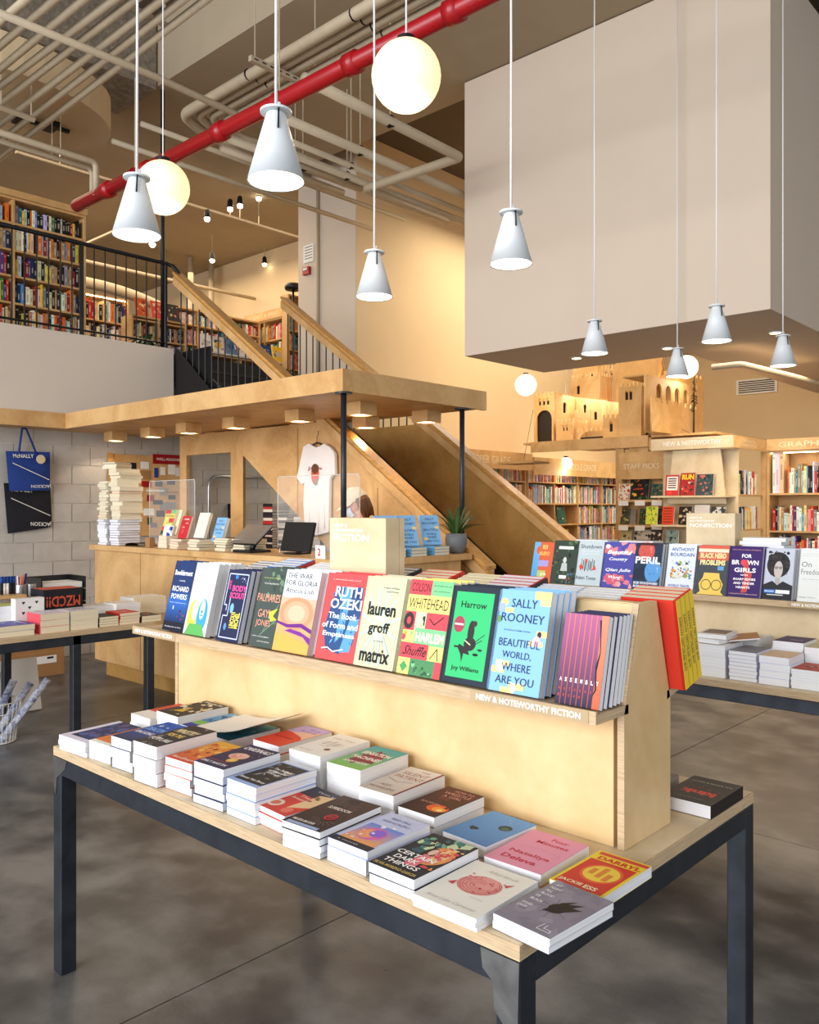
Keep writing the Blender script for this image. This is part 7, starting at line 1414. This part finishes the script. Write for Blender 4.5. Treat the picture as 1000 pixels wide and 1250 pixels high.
outface([(yq(797), .15, .22, 'c8d040', blob(3, ['4a7a2a', 'e8e05a', '6a9a3a']), 'lime green cover'), (yq(817), .15, .22, 'd84a2a', [('r', .1, .1+k*.15, .9, .16+k*.15, '7a1a14') for k in range(6)][0] and [('r', .1, .12+k*.15, .85, .17+k*.15, '8a2a1c') for k in range(6)], 'orange red cover with dark lines'), (yq(838), .16, .22, '2a201c', blob(4, ['3a2c24', 'c8b090']), 'dark brown cover'), (yq(858), .18, .24, 'cfcac4', None, 'pale grey cover'), (yq(878), .17, .22, '3a3a3a', blob(5, ['5a5a5a', 'c8c8c0']), 'black cover with white lettering')], XQ-.05, zq[1]+.001, g, 'on the second shelf of the tower', 8)
outface([(yq(803), .15, .2, '3a3430', blob(6, ['d8c8b0', '2a2420']), 'dark cover'), (yq(822), .16, .2, '8a9a94', blob(7, ['7a8a84', '3a4440']), 'grey green cover')], XQ-.05, zq[2]+.001, g, 'on the third shelf of the tower', 8)
for si, y in enumerate((603, 647)):
    z = onY(900, y, 3.87).z; xa_, xb_ = onY(883, y, 3.87).x, onY(916, y, 3.87).x
    bx('shelf', 'ply_gold', (XQ+.275, 3.90, z-.02, 10.735, 4.1, z), nn_)
    shelf_row((XQ+.3, 3.91, z), (1, 0, 0), (0, 1, 0), 10.6-XQ-.3, .31, .16, '%s side shelf of the tower left of the tall cream books' % ['upper', 'lower'][si], 'books on the side of the tower', [6, 2, 3, 1, 3, 1, 3, 0, 0, 0, 2, 0, 1, 0, 0, 1], 70+si, (.02, .045), single=True)
# graphic bookcase at right
gr = bookcase('bookcase', 'lit bookcase at the right edge with tall graphic books', 2.2, 3.86, 10.78, .34, 0, [.55, .9, onX(960, 648, 10.78).z, onX(960, 602, 10.78).z], 2.26, [], 'ply_gold', header=.14, axis='y', lab_short='lit right hand bookcase', seed=12, text=[('GRAPHIC NOVELS', 3.12, 1.2, .07)], weights=[8, 5, 3, 2, 2, 2, 1, 2, 0, 1, 1, 1, 3, 2, 1, 3], strip=True, thick=(.012, .036), skip=((0, 0), (3, 0), (2, 0)))
z = onX(960, 648, 10.78).z; shelf_row((10.80, 3.82, z), (0, -1, 0), (1, 0, 0), 1.5, .33, .2, 'lower shelf of the lit lettered bookcase', 'books in the lit lettered bookcase', [8, 5, 3, 2, 2, 2, 1, 2, 0, 1, 1, 1, 3, 2, 1, 3], 93, (.012, .036), single=True)
z = onX(960, 602, 10.78).z; shelf_row((10.80, 3.82, z), (0, -1, 0), (1, 0, 0), .16, .52, .2, 'top shelf of the lit right hand bookcase, tallest group', 'tall cream books', [3, 8, 0, 0, 0, 0, 0, 0, 0, 0, 1, 0, 0, 0, 0, 0], 91, (.03, .05), hr=(.9, 1), single=True)
shelf_row((10.80, 3.64, z), (0, -1, 0), (1, 0, 0), 1.35, .40, .2, 'top shelf of the lit right hand bookcase, after the tall cream books,', 'books in the lit right hand bookcase', [6, 4, 4, 1, 4, 2, 2, 3, 1, 1, 2, 1, 3, 1, 0, 2], 92, (.012, .036), single=True)

# shelved rows further off: past the 300 books that show largest, joined as one
tag(STUFF.build('shelved_books', 'print'), 'rows of books of many colours on the background shelves and mezzanine', 'books', None, 'stuff')
